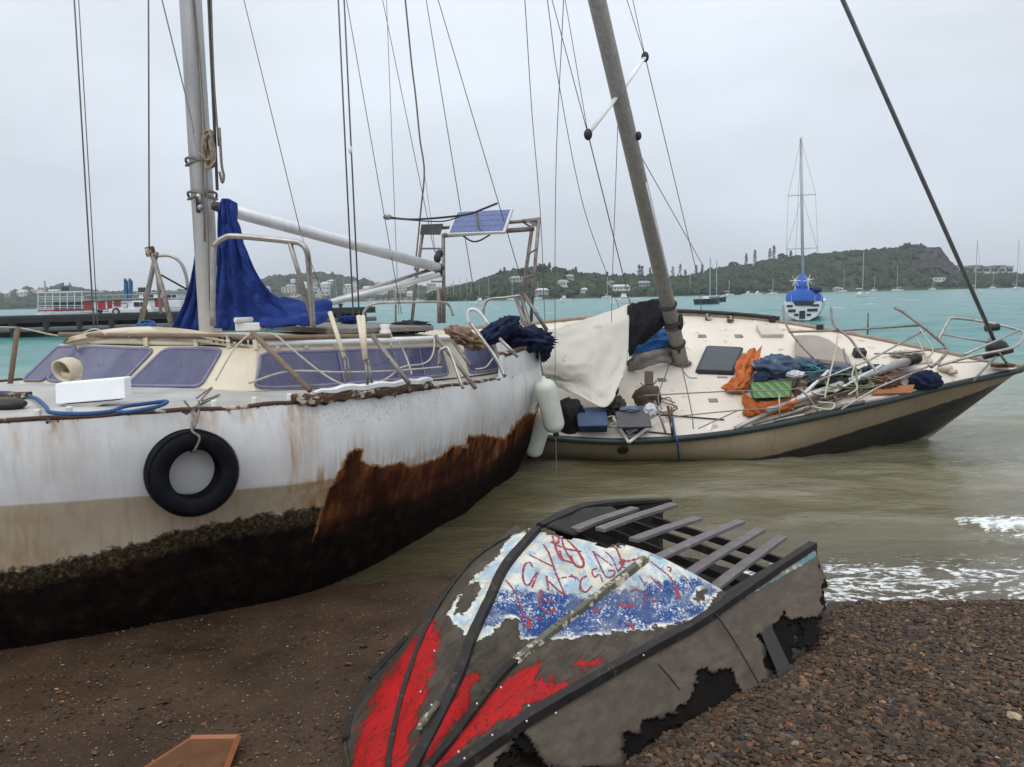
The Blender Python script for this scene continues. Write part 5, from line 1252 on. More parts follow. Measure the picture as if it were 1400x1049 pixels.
single('coiled_rope', merge(*[MB().tube([dk(1232 + (14 - k) * math.cos(a_), 497 + (5 - k * .3) * math.sin(a_), .10 + .02 * k) for a_ in np.linspace(0, 6.3, 20)], .016, 5) for k in range(5)]), ROPE, 'pale rope coiled beyond the thick spar near the bow', 'rope', smooth=True)
single('deck_box', MB().box(dk(1175, 483, .10), (.16, .12, .12), RK), BLACK, 'small black box by the bent stanchion at mid foredeck', 'box', bevel=.01)
# more of the heap on the foredeck: tangled lines, netting, rags and short pipes
GL2 = mat('green_twine', (.22, .28, .12), (.12, .17, .07), 20, .85)
TEALR = mat('teal_rope', (.05, .22, .24), (.03, .13, .15), 20, .85)
def tangle(cx, cy, rx, ry, h, n, r, m, label, seed, name='rope_tangle'):
    q = random.Random(seed); P_ = []
    for k in range(n):
        a_ = k * 1.1 + q.uniform(-.5, .5); f = q.uniform(.35, 1)
        P_.append(dk(cx + rx * f * math.cos(a_), cy + ry * f * math.sin(a_), .03 + h * q.random()))
    single(name, MB().tube(P_, r, 6, smooth=n * 9), m, label, 'rope', smooth=True)
tangle(1118, 528, 34, 12, .22, 26, .011, ROPE, 'pale rope tangled over the middle of the spars', 1)
tangle(1165, 520, 40, 14, .25, 24, .009, GL2, 'green twine tangled between the spars and the bent stanchion', 2)
tangle(1082, 505, 46, 10, .34, 22, .012, TEALR, 'teal rope looped over the blue-grey bundle', 3)
tangle(1222, 512, 34, 10, .20, 22, .009, DROPE, 'weathered brown line tangled near the navy bag', 4)
tangle(905, 555, 22, 14, .18, 18, .008, DROPE, 'thin brown line tangled around the stanchions below the mast', 5)
tangle(838, 575, 20, 10, .22, 16, .009, ROPE, 'pale line tangled between the blue box and the grey box', 6)
single('net', crumple(dk(1150, 527, .10), (.26, .14, .09), 41, None, .5, 3), clothmat('dark_net', (.035, .04, .045), (.012, .013, .016), 9, .9, .6), 'dark fishing net heaped among the spars', 'net', smooth=True)
single('cloth', crumple(dk(1208, 526, .08), (.20, .10, .06), 42, None, .5, 3), clothmat('rust_brown_cloth', (.16, .07, .04), (.08, .035, .022), 6), 'rust-brown cloth lying beside the orange-brown plank', 'cloth', smooth=True)
single('cloth', crumple(dk(1112, 520, .22), (.14, .10, .07), 43, None, .5, 2.6), clothmat('slate_cloth', (.10, .115, .13), (.05, .06, .075), 5), 'slate-grey cloth between the cardboard box and the fishing net', 'cloth', smooth=True)
single('cloth', crumple(dk(1040, 520, .24), (.08, .06, .10), 44, None, .4, 2.4), clothmat('dark_blue_cloth', (.03, .05, .10), (.015, .025, .055), 5), 'dark blue cloth poking out above the green striped bag', 'cloth', smooth=True)
single('cloth', crumple(dk(1240, 484, .08), (.20, .10, .05), 45, None, .45, 2.6), clothmat('offwhite_cloth', (.55, .52, .45), (.38, .35, .30), 5), 'off-white cloth spread behind the end of the thick spar', 'cloth', smooth=True)
spar(dk(1082, 560, .08), dk(1268, 508, .16), .016, 'thin rusty rod lying across the plank and the navy bag', RUSTM)
spar(dk(1140, 536, .18), dk(1205, 500, .26), .02, 'short white tube lying over the thick spar', WHITEP)
spar(dk(1100, 566, .05), dk(1182, 549, .07), .024, 'short dull pipe between the green rail and the tan plank', DULL)
# deck fittings of the beige yacht
for x, y, w_, d_ in ((1052, 455, .34, .30),):
    p = ondeck(x, y); part('deck_hatch', MB().box(p + NB * .03, (w_, d_, .06), RK), mat('hatch_cream', (.60, .53, .45), (.50, .43, .35), 3, .55), BY, bevel=.012)
for x, y in ((905, 520), (975, 548), (1010, 460), (960, 460)):
    p = ondeck(x, y); part('deck_plate', MB().box(p + NB * .006, (.12, .08, .012), RK), DULL, BY, bevel=.003)
for a_, b_ in (((876, 565), (990, 574)), ((862, 588), (920, 594))):
    part('deck_track', MB().tube([ondeck(*a_, .015), ondeck(*b_, .015)], .010, 5), DARK, BY)
# ================================================================== OVERTURNED WOODEN BOAT (foreground)
from mathutils.bvhtree import BVHTree
Kc = [(545, 1085, 2.62), (560, 1062, 2.75), (600, 985, 3.05), (628, 925, 3.3), (645, 875, 3.55), (668, 825, 3.85), (692, 775, 4.15), (735, 725, 4.55)]
Cc = [(548, 1110, 2.58), (575, 1085, 2.72), (640, 1040, 2.9), (720, 985, 3.13), (800, 938, 3.4), (880, 893, 3.75), (950, 855, 4.1), (1005, 818, 4.4)]
C2 = Cc + [(1060, 780, 4.75), (1112, 746, 5.08)]
Sc = [(546, 1096, 2.6), (565, 1075, 2.73), (612, 1020, 2.96), (650, 970, 3.2), (690, 920, 3.48), (745, 873, 3.78), (810, 822, 4.1), (893, 757, 4.5)]
Lc = [(540, 1085, 2.62), (530, 1055, 2.78), (540, 990, 3.15), (556, 930, 3.4), (580, 865, 3.75), (615, 805, 4.1), (655, 760, 4.4), (712, 725, 4.7)]
Fc = [(515, 1100, 2.6), (483, 1060, 2.85), (474, 1000, 3.3), (492, 962, 3.55), (535, 905, 3.9), (590, 838, 4.25), (640, 778, 4.6), (702, 722, 5.0)]
def curve(L, n): return crom([tuple(p) for p in pts(L)], n)
NS = 130
wk = thing('wrecked_boat', 'overturned wooden boat wreck with peeling red, white and blue paint and exposed planks', 'boat wreck', atZ(800, 960, .15))
FL, L_, K_, S1_, C_ = (curve(c_, NS) for c_ in (Fc, Lc, Kc, Sc, Cc))
low = np.array([(-.05, .05, 0)]) + np.stack([FL[:, 0], FL[:, 1], np.maximum(beachz(FL[:, 0], FL[:, 1]) - .06, -.1)], 1)
def strip(A, B, n, sag=.0):
    G_ = np.zeros((n, NS, 3))
    for i, f in enumerate(np.linspace(0, 1, n)): G_[i] = A * (1 - f) + B * f; G_[i, :, 2] += sag * 4 * f * (1 - f)
    return G_
def holed(G_, keep=None, ragged=0, seed=0):
    """grid faces, dropping those whose centre lies outside the ragged outline"""
    m, n = G_.shape[:2]; F_ = gridF(m, n); V_ = G_.reshape(-1, 3)
    if keep is not None:
        c_ = V_[F_].mean(1); q = project(c_)
        sd_ = keep(q) + ragged * (fbm(q[:, 0] * .085, q[:, 1] * .085, seed, 4) - .5) * 2
        F_ = F_[sd_ > 0]
    return V_, F_
whiteP = [(737, 722), (800, 735), (825, 748), (868, 719), (900, 755), (988, 806), (955, 846), (880, 862), (780, 872), (735, 876), (712, 874), (707, 850), (692, 846), (682, 858), (650, 880), (632, 866), (610, 838), (640, 800), (675, 765), (700, 733)]
blueP = [(672, 832), (690, 813), (720, 812), (760, 815), (800, 822), (850, 812), (905, 800), (955, 795), (988, 808), (955, 846), (880, 862), (780, 872), (735, 870), (712, 866), (700, 842), (675, 852), (660, 850)]
holeP = [(622, 838), (630, 815), (642, 800), (657, 794), (652, 812), (634, 842)]
ho2 = [(828, 741), (840, 736), (862, 737), (866, 744), (845, 747), (830, 747)]
ho3 = [(948, 818), (955, 808), (964, 808), (963, 818), (954, 824)]
reds = [[(552, 890), (592, 848), (604, 872), (590, 925), (570, 985), (552, 1049), (540, 1090), (470, 1090), (484, 1040), (492, 1000), (515, 945)],
        [(622, 935), (640, 922), (650, 928), (638, 965), (610, 1005), (575, 1049), (545, 1090), (540, 1080), (575, 1020), (600, 975)],
        [(690, 930), (742, 902), (732, 928), (795, 932), (720, 968), (660, 1000), (620, 1030), (600, 1049), (560, 1090), (600, 1030), (650, 975)],
        [(788, 908), (800, 898), (822, 900), (815, 912), (795, 914)], [(642, 922), (652, 918), (656, 928), (646, 932)], [(720, 985), (735, 978), (760, 965), (770, 960), (740, 985)], [(745, 978), (752, 974), (754, 980)], [(765, 972), (776, 970), (774, 980)], [(470, 940), (484, 930), (482, 945), (466, 965)], [(655, 985), (665, 975), (668, 1000), (640, 1000)]]
def masks(V_):
    q = project(V_)
    lu = (V_[:, 0] + .3) * .5 + (V_[:, 1] - 2.8) * .866; lv = (V_[:, 0] + .3) * .866 - (V_[:, 1] - 2.8) * .5
    r = np.max([polysd(q, p_) for p_ in reds], 0)
    w = polysd(q, whiteP); w = np.minimum(w, -polysd(q, holeP) - 1); w = np.minimum(w, -polysd(q, ho2) - 1); w = np.minimum(w, -polysd(q, ho3) - 1)
    return {'red': r / 8, 'white': w / 8, 'blue': polysd(q, blueP) / 8, 'lu': lu, 'lv': lv}
t = NT('peeling_boat_paint')
cx3 = t.n.new('ShaderNodeCombineXYZ'); t.l.new(t.attr('lu'), cx3.inputs[0]); t.l.new(t.attr('lv'), cx3.inputs[1])
def along(a_, b_):
    m_ = t.n.new('ShaderNodeMapping'); m_.inputs['Scale'].default_value = (a_, b_, 1); t.l.new(cx3.outputs[0], m_.inputs[0]); return m_.outputs[0]
nf = t.noise(22, 8, .7); nm = t.noise(7, 6, .65); nff = t.noise(70, 5, .7); grain = t.noise(16, 7, .7, along(.25, 2.2)); scr = t.noise(18, 7, .72, along(.35, 1.8))
wood = t.ramp(grain, [(.3, (.026, .019, .013)), (.5, (.052, .040, .028)), (.7, (.082, .063, .045))])
wood = t.mix(t.rng(nm, .5, .7, 0, .6), wood, (.034, .026, .018))
cream = t.ramp(nm, [(.35, (.60, .55, .42)), (.6, (.70, .69, .62))])
pale = t.mix(t.rng(t.noise(10, 6, .7), .44, .58), cream, (.34, .47, .56))
pale = t.mix(t.rng(t.noise(12, 7, .72, t.pos((1.1, 1, 1.2))), .56, .64, 0, .8), pale, (.16, .28, .42))
blue = t.ramp(nm, [(.3, (.010, .040, .155)), (.7, (.020, .072, .25))])
bl = t.edge(t.math('ADD', t.attr('blue'), .7), t.math('ADD', t.math('MULTIPLY', nf, .5), t.math('MULTIPLY', scr, .5)), 8.0, .35)
flk = t.rng(t.math('ADD', nff, t.math('MULTIPLY', nm, .6)), .86, .94)
paint = t.mix(bl, pale, t.mix(flk, blue, (.66, .65, .60)))
paint = t.mix(t.rng(t.noise(13, 7, .7, t.pos((.9, 1.2, 1))), .67, .71, 0, .9), paint, (.16, .11, .055))
wm = t.edge(t.math('ADD', t.attr('white'), t.math('MULTIPLY_ADD', nm, 1.8)), nf, 3.2, .06)
for q_ in t.n:
    if q_.type == 'MATH' and q_.operation == 'MULTIPLY_ADD' and abs(q_.inputs[1].default_value - 1.8) < 1e-4: q_.inputs[2].default_value = -.9
paint = t.mix(t.rng(scr, .56, .66, 0, .75), paint, t.mix(t.rng(nf, .4, .6), (.55, .58, .58), (.10, .17, .27)))
paint = t.mix(t.rng(t.noise(24, 8, .75, along(.6, 1.3)), .63, .66), paint, t.mix(.5, wood, (.16, .13, .09)))
paint = t.mix(t.rng(t.noise(2.6, 5), .5, .75, 0, .4), paint, (.33, .30, .24))
wrim = t.math('MULTIPLY', t.math('MULTIPLY', wm, t.rng(t.noise(16, 6, .7), .42, .56, .1, .95)), t.rng(t.math('ADD', t.attr('white'), t.math('MULTIPLY', nm, 2.6)), 2.0, 1.6))
paint = t.mix(wrim, paint, (.74, .71, .60))
red = t.ramp(nm, [(.3, (.27, .004, .004)), (.7, (.42, .007, .007))])
nr = t.noise(13, 8, .74, along(.4, 1.7))
rm = t.math('MULTIPLY', t.edge(t.attr('red'), nr, 8.5, .12), t.rng(scr, .64, .58))
rm = t.math('MULTIPLY', rm, t.rng(t.noise(30, 6, .75, t.pos((1.5, .7, 1))), .66, .6))
sc2 = t.noise(5, 7, .7, along(.6, 1.2))
paint = t.mix(t.rng(sc2, .52, .66, 0, .6), paint, (.30, .33, .33)); paint = t.mix(t.rng(t.noise(8, 7, .72), .60, .68, 0, .8), paint, (.52, .43, .22))
wood = t.mix(t.rng(sc2, .5, .65, 0, .7), wood, (.10, .082, .062)); wood = t.mix(t.rng(t.noise(3.2, 5, .6), .55, .7, 0, .5), wood, (.045, .047, .03))
c = t.mix(rm, wood, red); c = t.mix(wm, c, paint)
speck = t.vor(26); c = t.mix(t.rng(speck, .045, .03), c, (.6, .58, .52))
hb = t.math('ADD', t.math('ADD', t.math('MULTIPLY', wm, .8), t.math('MULTIPLY', rm, .5)), t.math('MULTIPLY', nff, .35))
WRK = t.out(c, t.rng(nm, .3, .7, .45, .7), t.bump(hb, .9, .008), spec=.2)
# bottom panels
topedge = [(735, 727), (770, 735), (800, 738), (828, 750), (848, 738), (868, 720), (882, 738), (893, 754), (940, 780), (987, 806), (1010, 822), (1010, 1200), (300, 1200), (300, 650), (700, 715)]
keepB = lambda q: polysd(q, topedge)
allV, allF = [], []
def hullpart(name, G_, keep=None, rg=0, seed=0, label=None):
    V_, F_ = holed(G_, keep, rg, seed)
    used = np.unique(F_); mp_ = np.full(len(V_), -1); mp_[used] = np.arange(len(used))
    mb = MB(); mb.v = [tuple(x) for x in V_[used]]; f_ = mp_[F_]
    A_ = V_[used]; nn_ = np.cross(A_[f_[:, 1]] - A_[f_[:, 0]], A_[f_[:, 3]] - A_[f_[:, 0]])
    if (nn_ * (np.array([-2, 2, 6]) if 'far' in (label or '') else np.array(EYE) - A_[f_[:, 0]])).sum() < 0: f_ = f_[:, ::-1]
    mb.f = [tuple(x) for x in f_]
    allF.extend([tuple(x + len(allV) for x in f) for f in mb.f]); allV.extend(mb.v)
    return part(name, mb, WRK, wk, True, masks(np.array(mb.v)), solid=.016, label=label)
hullpart('bottom_panel', strip(L_, K_, 26, .012), label='narrow white and grey bottom panel with an oval hole')
hullpart('bottom_panel', strip(K_, S1_, 44, .03), keepB, 3, 4, label='bottom panel with graffiti over white and blue paint')
hullpart('bottom_panel', strip(S1_, C_, 40, .012), keepB, 1.5, 7, label='blue painted bottom panel along the edge')
hullpart('bilge_panel', strip(FL, L_, 22, .03), label='red bow panel turning away')
hullpart('side_panel', strip(low, FL, 16, .03), label='far side panel resting on the sand')
# near side, broken away along its lower edge
NS2 = 260
C9 = curve(C2, NS2)
G_ = np.zeros((76, NS2, 3))
flare = np.linspace(.16, .66, NS2) ** 1.0
for i, f in enumerate(np.linspace(0, 1, 76)):
    down = C9[:, 2] - (beachz(C9[:, 0], C9[:, 1]) - .05)
    G_[i] = C9 + np.stack([.02 * f + 0 * down, -flare * f, -down * f], 1)
sideP = [(540, 1120), (560, 1085), (640, 1038), (720, 980), (800, 932), (880, 888), (950, 850), (1005, 812), (1060, 774), (1116, 738), (1124, 790), (1127, 832), (1108, 848), (1086, 846), (1074, 834), (1052, 858), (1040, 868), (1048, 905), (1062, 982), (1040, 966), (1016, 958), (998, 916), (957, 919), (945, 960), (915, 977), (884, 984), (872, 1002), (850, 1003), (852, 1046), (790, 1052), (745, 1044), (735, 1022), (715, 1000), (700, 1008), (672, 1060), (620, 1120)]
t = NT('weathered_side_board')
grain = t.noise(9, 6, .65, t.pos((1, 1, 3))); nm = t.noise(5, 6, .65); nf = t.noise(30, 7, .7)
c = t.ramp(grain, [(.3, (.056, .042, .030)), (.55, (.090, .069, .050)), (.75, (.125, .099, .074))])
c = t.mix(t.rng(nm, .48, .7, 0, .6), c, (.072, .054, .040))
c = t.mix(t.rng(t.noise(3, 5), .62, .72, 0, .25), c, (.17, .07, .05))
bandm = t.edge(t.attr('band'), nf, 1.6, .1)
c = t.mix(bandm, c, t.ramp(t.noise(9, 6, .7), [(.38, (.08, .19, .25)), (.5, (.13, .20, .19)), (.58, (.52, .47, .34)), (.68, (.20, .19, .12))]))
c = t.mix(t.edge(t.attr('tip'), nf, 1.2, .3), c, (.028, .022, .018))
SIDEB = t.out(c, .6, t.bump(t.math('ADD', nf, t.math('MULTIPLY', bandm, .4)), .6, .006), spec=.3)
V_, F_ = holed(G_, lambda q: polysd(q, sideP), 13, 2)
bandP = [(962, 846), (1008, 812), (1060, 776), (1116, 742), (1118, 760), (1062, 792), (1012, 822), (985, 842)]
used = np.unique(F_); mp_ = np.full(len(V_), -1); mp_[used] = np.arange(len(used))
mb = MB(); mb.v = [tuple(x) for x in V_[used]]; mb.f = [tuple(x[::-1]) for x in mp_[F_]]
q = project(V_[used])
part('near_side', mb, SIDEB, wk, True, {'band': polysd(q, bandP) / 6, 'tip': (9 - polysd(q, sideP)) / 9 - .75 - 2 * (q[:, 1] < 850)}, solid=.02, label='brown near side with a ragged broken lower edge')
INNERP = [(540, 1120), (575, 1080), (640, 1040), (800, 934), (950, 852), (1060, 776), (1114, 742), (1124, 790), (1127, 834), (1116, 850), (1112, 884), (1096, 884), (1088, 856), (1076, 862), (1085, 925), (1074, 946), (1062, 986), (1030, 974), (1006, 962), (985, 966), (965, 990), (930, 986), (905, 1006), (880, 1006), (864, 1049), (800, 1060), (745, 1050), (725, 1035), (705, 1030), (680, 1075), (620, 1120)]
CHARVOID = mat('charred_void_black', (.012, .009, .008), (.005, .004, .0035), 14, .9, bump=.9, bdist=.015, spots=(.045, .03, .02), sscale=22, sthr=.7, spec=.1)  # charred wood, with the void's shade also put into its black
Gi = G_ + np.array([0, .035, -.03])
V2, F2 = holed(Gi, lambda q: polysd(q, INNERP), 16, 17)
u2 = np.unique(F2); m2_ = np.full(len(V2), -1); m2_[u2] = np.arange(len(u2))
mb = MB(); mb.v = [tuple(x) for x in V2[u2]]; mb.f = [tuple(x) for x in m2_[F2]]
part('charred_void_backing', mb, CHARVOID, wk, True, solid=.02, label='charred black inner layer blackening the shaded void below the torn side')
# battens along the bottom
DKW = mat('dark_wet_timber', (.022, .018, .015), (.010, .008, .007), 9, .6, bump=.5, stretch=(1, 1, 1), spots=(.05, .042, .035), sscale=18, sthr=.62, spec=.3)
GRW = mat('painted_batten', (.13, .125, .085), (.06, .058, .04), 12, .65, bump=.5, spots=(.55, .50, .38), sscale=16, sthr=.56)
GPL = mat('grey_purple_plank', (.155, .135, .135), (.10, .088, .088), 5, .6, bump=.35, stretch=(2, 2, 2), spots=(.22, .20, .20), sscale=9, sthr=.64)
def batten(C_a, a0, a1, w, h, m, label=None, name='batten'):
    P_ = [Vector(p) for p in C_a[int(a0 * (len(C_a) - 1)):int(a1 * (len(C_a) - 1)) + 1]]
    V_, F_ = [], []
    for i, p in enumerate(P_):
        d = (P_[min(i + 1, len(P_) - 1)] - P_[max(i - 1, 0)]).normalized(); sdv = d.cross(Vector((0, 0, 1))).normalized(); up = sdv.cross(d)
        wob = .004 * mnoise.noise(p * 14)
        for a_, b_ in ((-w, -.012), (w, -.012), (w * .85, h + wob), (-w * .85, h + wob)): V_.append(p + sdv * a_ + up * b_)
        if i:
            o = (i - 1) * 4
            F_ += [(o + k, o + (k + 1) % 4, o + 4 + (k + 1) % 4, o + 4 + k) for k in range(4)]
    n = len(P_) * 4; F_ += [(3, 2, 1, 0), (n - 4, n - 3, n - 2, n - 1)]
    return part(name, MB().add(V_, F_), m, wk, label=label)
batten(K_, .0, 1.0, .026, .030, DKW, 'dark keel strip')
batten(S1_, .0, .62, .022, .024, DKW); batten(S1_, .615, .985, .022, .024, GRW, 'batten with green and cream paint')
batten(C9, .0, 1.0, .030, .028, DKW, 'heavy dark strip along the near edge')
batten(L_, .12, .97, .012, .012, DKW)
batten(FL, .25, .98, .020, .020, DKW)
part('broken_batten', MB().tube(pts([(505, 927, 3.75), (532, 898, 3.92), (556, 872, 4.05)]), [.012, .02, .014], 5), DKW, wk)
part('tow_fitting', MB().tube(pts([(571, 1000, 2.98), (580, 985, 3.0), (588, 975, 3.04), (598, 962, 3.1)]), [.014, .02, .012, .016], 6), GRW, wk, True)
part('nail', merge(*[MB().ell(atY(x, y, d_ - .03), (.005, .005, .005), nu=6, nv=4) for x, y, d_ in ((594, 890, 3.55), (575, 946, 3.3), (590, 964, 3.1), (615, 915, 3.42), (652, 962, 3.18), (673, 1005, 3.0), (709, 906, 3.5), (720, 986, 3.1), (723, 965, 3.15), (832, 915, 3.55), (627, 1028, 2.9), (635, 1037, 2.87), (685, 940, 3.32), (880, 896, 3.72), (760, 975, 3.2))]), mat('bright_nail', (.7, .68, .62), None, 5, .4), wk, kind='stuff')
# graffiti strokes sprayed on the bottom
bvh = BVHTree.FromPolygons([Vector(v) for v in allV], allF)
def G1(L): return [(600 + x / 5.245, 700 + y / 5.245) for x, y in L]
def G2_(L): return [(780 + x / 5.83, 700 + y / 5.83) for x, y in L]
strokes = [(G1([(668, 395), (655, 365), (620, 375), (603, 430), (605, 490), (625, 525), (650, 520), (680, 470), (708, 435), (690, 490), (668, 540)]), .0075),
 (G1([(650, 310), (720, 345), (800, 385), (830, 400)]), .007), (G1([(750, 235), (790, 300), (820, 390), (850, 470), (905, 600)]), .0075),
 (G1([(810, 155), (830, 230), (870, 330), (970, 370)]), .009), (G1([(880, 185), (900, 260), (960, 360), (1025, 400), (1038, 350), (1000, 290)]), .008),
 (G1([(800, 215), (900, 262), (1020, 285)]), .009), (G1([(865, 280), (885, 350)]), .011), (G1([(815, 165), (860, 180), (850, 225), (810, 215)]), .010), (G1([(905, 190), (960, 240), (1010, 290)]), .007),
 (G1([(770, 460), (785, 560)]), .008), (G1([(790, 500), (850, 560), (905, 600)]), .008), (G1([(745, 570), (720, 640), (745, 700), (800, 720), (830, 690)]), .009), (G1([(770, 650), (815, 640)]), .009),
 (G1([(480, 490), (540, 570), (585, 680), (600, 780), (640, 840)]), .006), (G1([(620, 760), (650, 770), (640, 840)]), .011), (G1([(690, 770), (750, 765)]), .007), (G1([(850, 480), (960, 465), (1010, 500), (1010, 560), (1049, 580)]), .005),
 (G2_([(0, 250), (50, 310), (100, 400), (90, 440), (40, 430), (0, 350)]), .008), (G2_([(180, 315), (220, 400), (280, 515), (340, 510), (350, 470), (300, 470)]), .007), (G2_([(180, 320), (250, 370), (330, 430)]), .006),
 (G2_([(280, 320), (330, 370), (375, 470)]), .006), (G2_([(365, 290), (400, 380), (410, 430), (375, 480)]), .008), (G2_([(410, 395), (480, 390), (560, 360)]), .008), (G2_([(385, 400), (415, 420), (425, 380)]), .012), (G2_([(410, 440), (470, 455)]), .006),
 (G2_([(210, 450), (170, 470), (190, 520), (230, 500), (255, 560)]), .006), (G2_([(130, 510), (85, 540), (80, 600), (120, 640), (170, 590)]), .006), (G2_([(0, 500), (40, 530)]), .006),
 (G2_([(640, 400), (720, 460), (790, 520), (850, 620), (870, 690)]), .006), (G2_([(770, 440), (800, 450), (790, 480)]), .006), (G2_([(545, 510), (590, 580)]), .005), (G2_([(630, 510), (680, 560), (720, 600)]), .006), (G2_([(830, 600), (850, 650), (860, 690)]), .012),
 (G2_([(470, 640), (520, 620), (560, 640)]), .006), (G2_([(380, 720), (440, 760), (500, 740)]), .013), (G2_([(180, 780), (200, 795), (225, 785)]), .016), (G2_([(440, 890), (480, 900), (500, 940)]), .013), (G2_([(600, 640), (590, 700), (640, 720), (690, 690)]), .006), (G2_([(900, 510), (940, 550)]), .005)]
mb = MB()
for L, w in strokes:
    P_ = []
    for x, y in crom(np.array(L), max(6, len(L) * 6)):
        v = ray(x, y); h_ = bvh.ray_cast(EYE, v)
        if h_[0] is not None:
            nn = h_[1] if h_[1].dot(v) < 0 else -h_[1]; P_.append((h_[0], nn))
    for i in range(len(P_) - 1):
        if (P_[i + 1][0] - P_[i][0]).length > .12: continue
        d = (P_[i + 1][0] - P_[i][0])
        if d.length < 1e-5: continue
        s_ = d.normalized().cross(P_[i][1]).normalized()
        ww = w * .80 * (.65 + .5 * random.random())
        if random.random() < .07: continue
        a_, b_ = P_[i][0] - d * .15, P_[i + 1][0] + d * .15; n_ = P_[i][1] * (.0025 + .0002 * (i % 3))
        mb.add([a_ - s_ * ww + n_, a_ + s_ * ww + n_, b_ + s_ * ww + n_, b_ - s_ * ww + n_], [(0, 1, 2, 3)])
t = NT('red_spray_paint'); SPRAY = t.out(t.ramp(t.noise(30, 5), [(.3, (.20, .03, .05)), (.7, (.38, .03, .035))]), .6)
part('graffiti', mb, SPRAY, wk, kind='stuff')
# open stern: planks over dark frames
def slat(a_, b_, w, th, m, name='plank', label=None):
    a_, b_ = atY(*a_), atY(*b_); d = (b_ - a_).normalized(); s_ = d.cross(Vector((0, 0, 1))).normalized(); u = s_.cross(d)
    V_ = []
    for f in np.linspace(0, 1, 9):
        p = a_.lerp(b_, f) + u * (.006 * math.sin(f * 3.1) + .003 * mnoise.noise(a_ * 9 + d * f * 5)); ww = w * (1 + .08 * mnoise.noise(a_ * 5 + d * f * 7))
        V_ += [p - s_ * ww, p + s_ * ww, p + s_ * ww - u * th, p - s_ * ww - u * th]
    F_ = [(i * 4 + k, i * 4 + (k + 1) % 4, i * 4 + 4 + (k + 1) % 4, i * 4 + 4 + k) for i in range(8) for k in range(4)] + [(3, 2, 1, 0), (32, 33, 34, 35)]
    return part(name, MB().add(V_, F_), m, wk, label=label, bevel=.003)
for a_, b_ in (((786, 722, 4.72), (868, 693, 5.3)), ((820, 722, 4.72), (922, 688, 5.42)), ((866, 736, 4.6), (955, 707, 5.25)), ((896, 762, 4.5), (1013, 711, 5.25)), ((934, 787, 4.45), (1040, 722, 5.2)), ((964, 811, 4.4), (1070, 732, 5.15))):
    slat(a_, b_, .036, .024, GPL)
slat((985, 815, 4.38), (1113, 744, 5.1), .022, .03, DKW, 'edge_rail')
for a_, b_ in (((776, 712, 4.86), (1000, 806, 4.56)), ((815, 703, 5.02), (1035, 790, 4.74)), ((856, 697, 5.18), (1066, 770, 4.92)), ((893, 694, 5.34), (1092, 757, 5.04))):
    a2, b2 = (a_[0], a_[1] + 12, a_[2]), (b_[0], b_[1] + 14, b_[2]); slat(a2, b2, .016, .05, DKW, 'frame')
part('shade_floor', cloth([[atY(735, 740, 4.62) - Vector((0, 0, .26)), atY(880, 780, 4.5) - Vector((0, 0, .30)), atY(1000, 830, 4.4) - Vector((0, 0, .26))], [atY(800, 705, 5.15) - Vector((0, 0, .30)), atY(960, 730, 5.1) - Vector((0, 0, .34)), atY(1085, 768, 5.0) - Vector((0, 0, .30))], [atY(830, 690, 5.5) - Vector((0, 0, .34)), atY(980, 705, 5.4) - Vector((0, 0, .36)), atY(1105, 752, 5.2) - Vector((0, 0, .34))]], 16, 20, .03, 3), mat('interior_shade_black', (.013, .011, .010), (.007, .006, .006), 6, .7, bump=.6, spec=.2), wk, True)  # near-black sheet added under the planks; its colour stands in for interior shade
part('far_gunwale', MB().tube(pts([(738, 719, 4.65), (770, 704, 4.9), (800, 693, 5.2), (850, 687, 5.5), (916, 684, 5.85)]), [.03, .045, .042, .036, .026], 6, smooth=30, flat=.7), DKW, wk)
part('far_plank', cloth([pts([(745, 722, 4.62), (790, 700, 5.05), (835, 696, 5.3)]), pts([(785, 736, 4.66), (812, 716, 4.98), (850, 705, 5.2)])], 8, 16, .003, 3), DKW, wk, True, solid=.02)
part('far_side_board', cloth([pts([(760, 708, 4.85), (830, 689, 5.45), (905, 686, 5.8)]), [p - Vector((0, -.06, .5)) for p in pts([(760, 708, 4.85), (830, 689, 5.45), (905, 686, 5.8)])]], 10, 20, .02, 3), DKW, wk, True, solid=.02)
part('transom_edge', MB().prism(pts([(1110, 745, 5.08), (1116, 748, 5.09), (1130, 834, 5.0), (1122, 838, 4.98)]), (-.02, .05, .0)), DKW, wk)
part('broken_frame', MB().prism(pts([(1040, 866, 4.3), (1052, 862, 4.33), (1088, 938, 4.05), (1070, 938, 4.03)]), (.03, .04, .0)), mat('charred_frame', (.022, .018, .016), (.011, .009, .009), 8, .7, bump=.6, spots=(.28, .05, .025), sscale=7, sthr=.70), wk, bevel=.004)
part('broken_frame', MB().prism(pts([(1088, 850, 4.75), (1104, 846, 4.77), (1114, 888, 4.55), (1092, 888, 4.53)]), (.02, .05, .0)), DKW, wk, bevel=.004)
for P_ in ([(978, 838, 4.24), (1005, 878, 4.14), (1034, 928, 4.02), (1062, 974, 3.9)], [(1095, 790, 4.98), (1108, 812, 4.95), (1124, 830, 4.93)], [(900, 908, 3.74), (915, 925, 3.7), (930, 944, 3.66)]):
    part('side_seam', MB().tube(pts([(x, y, d_ - .03) for x, y, d_ in P_]), .006, 5, smooth=12), DKW, wk)
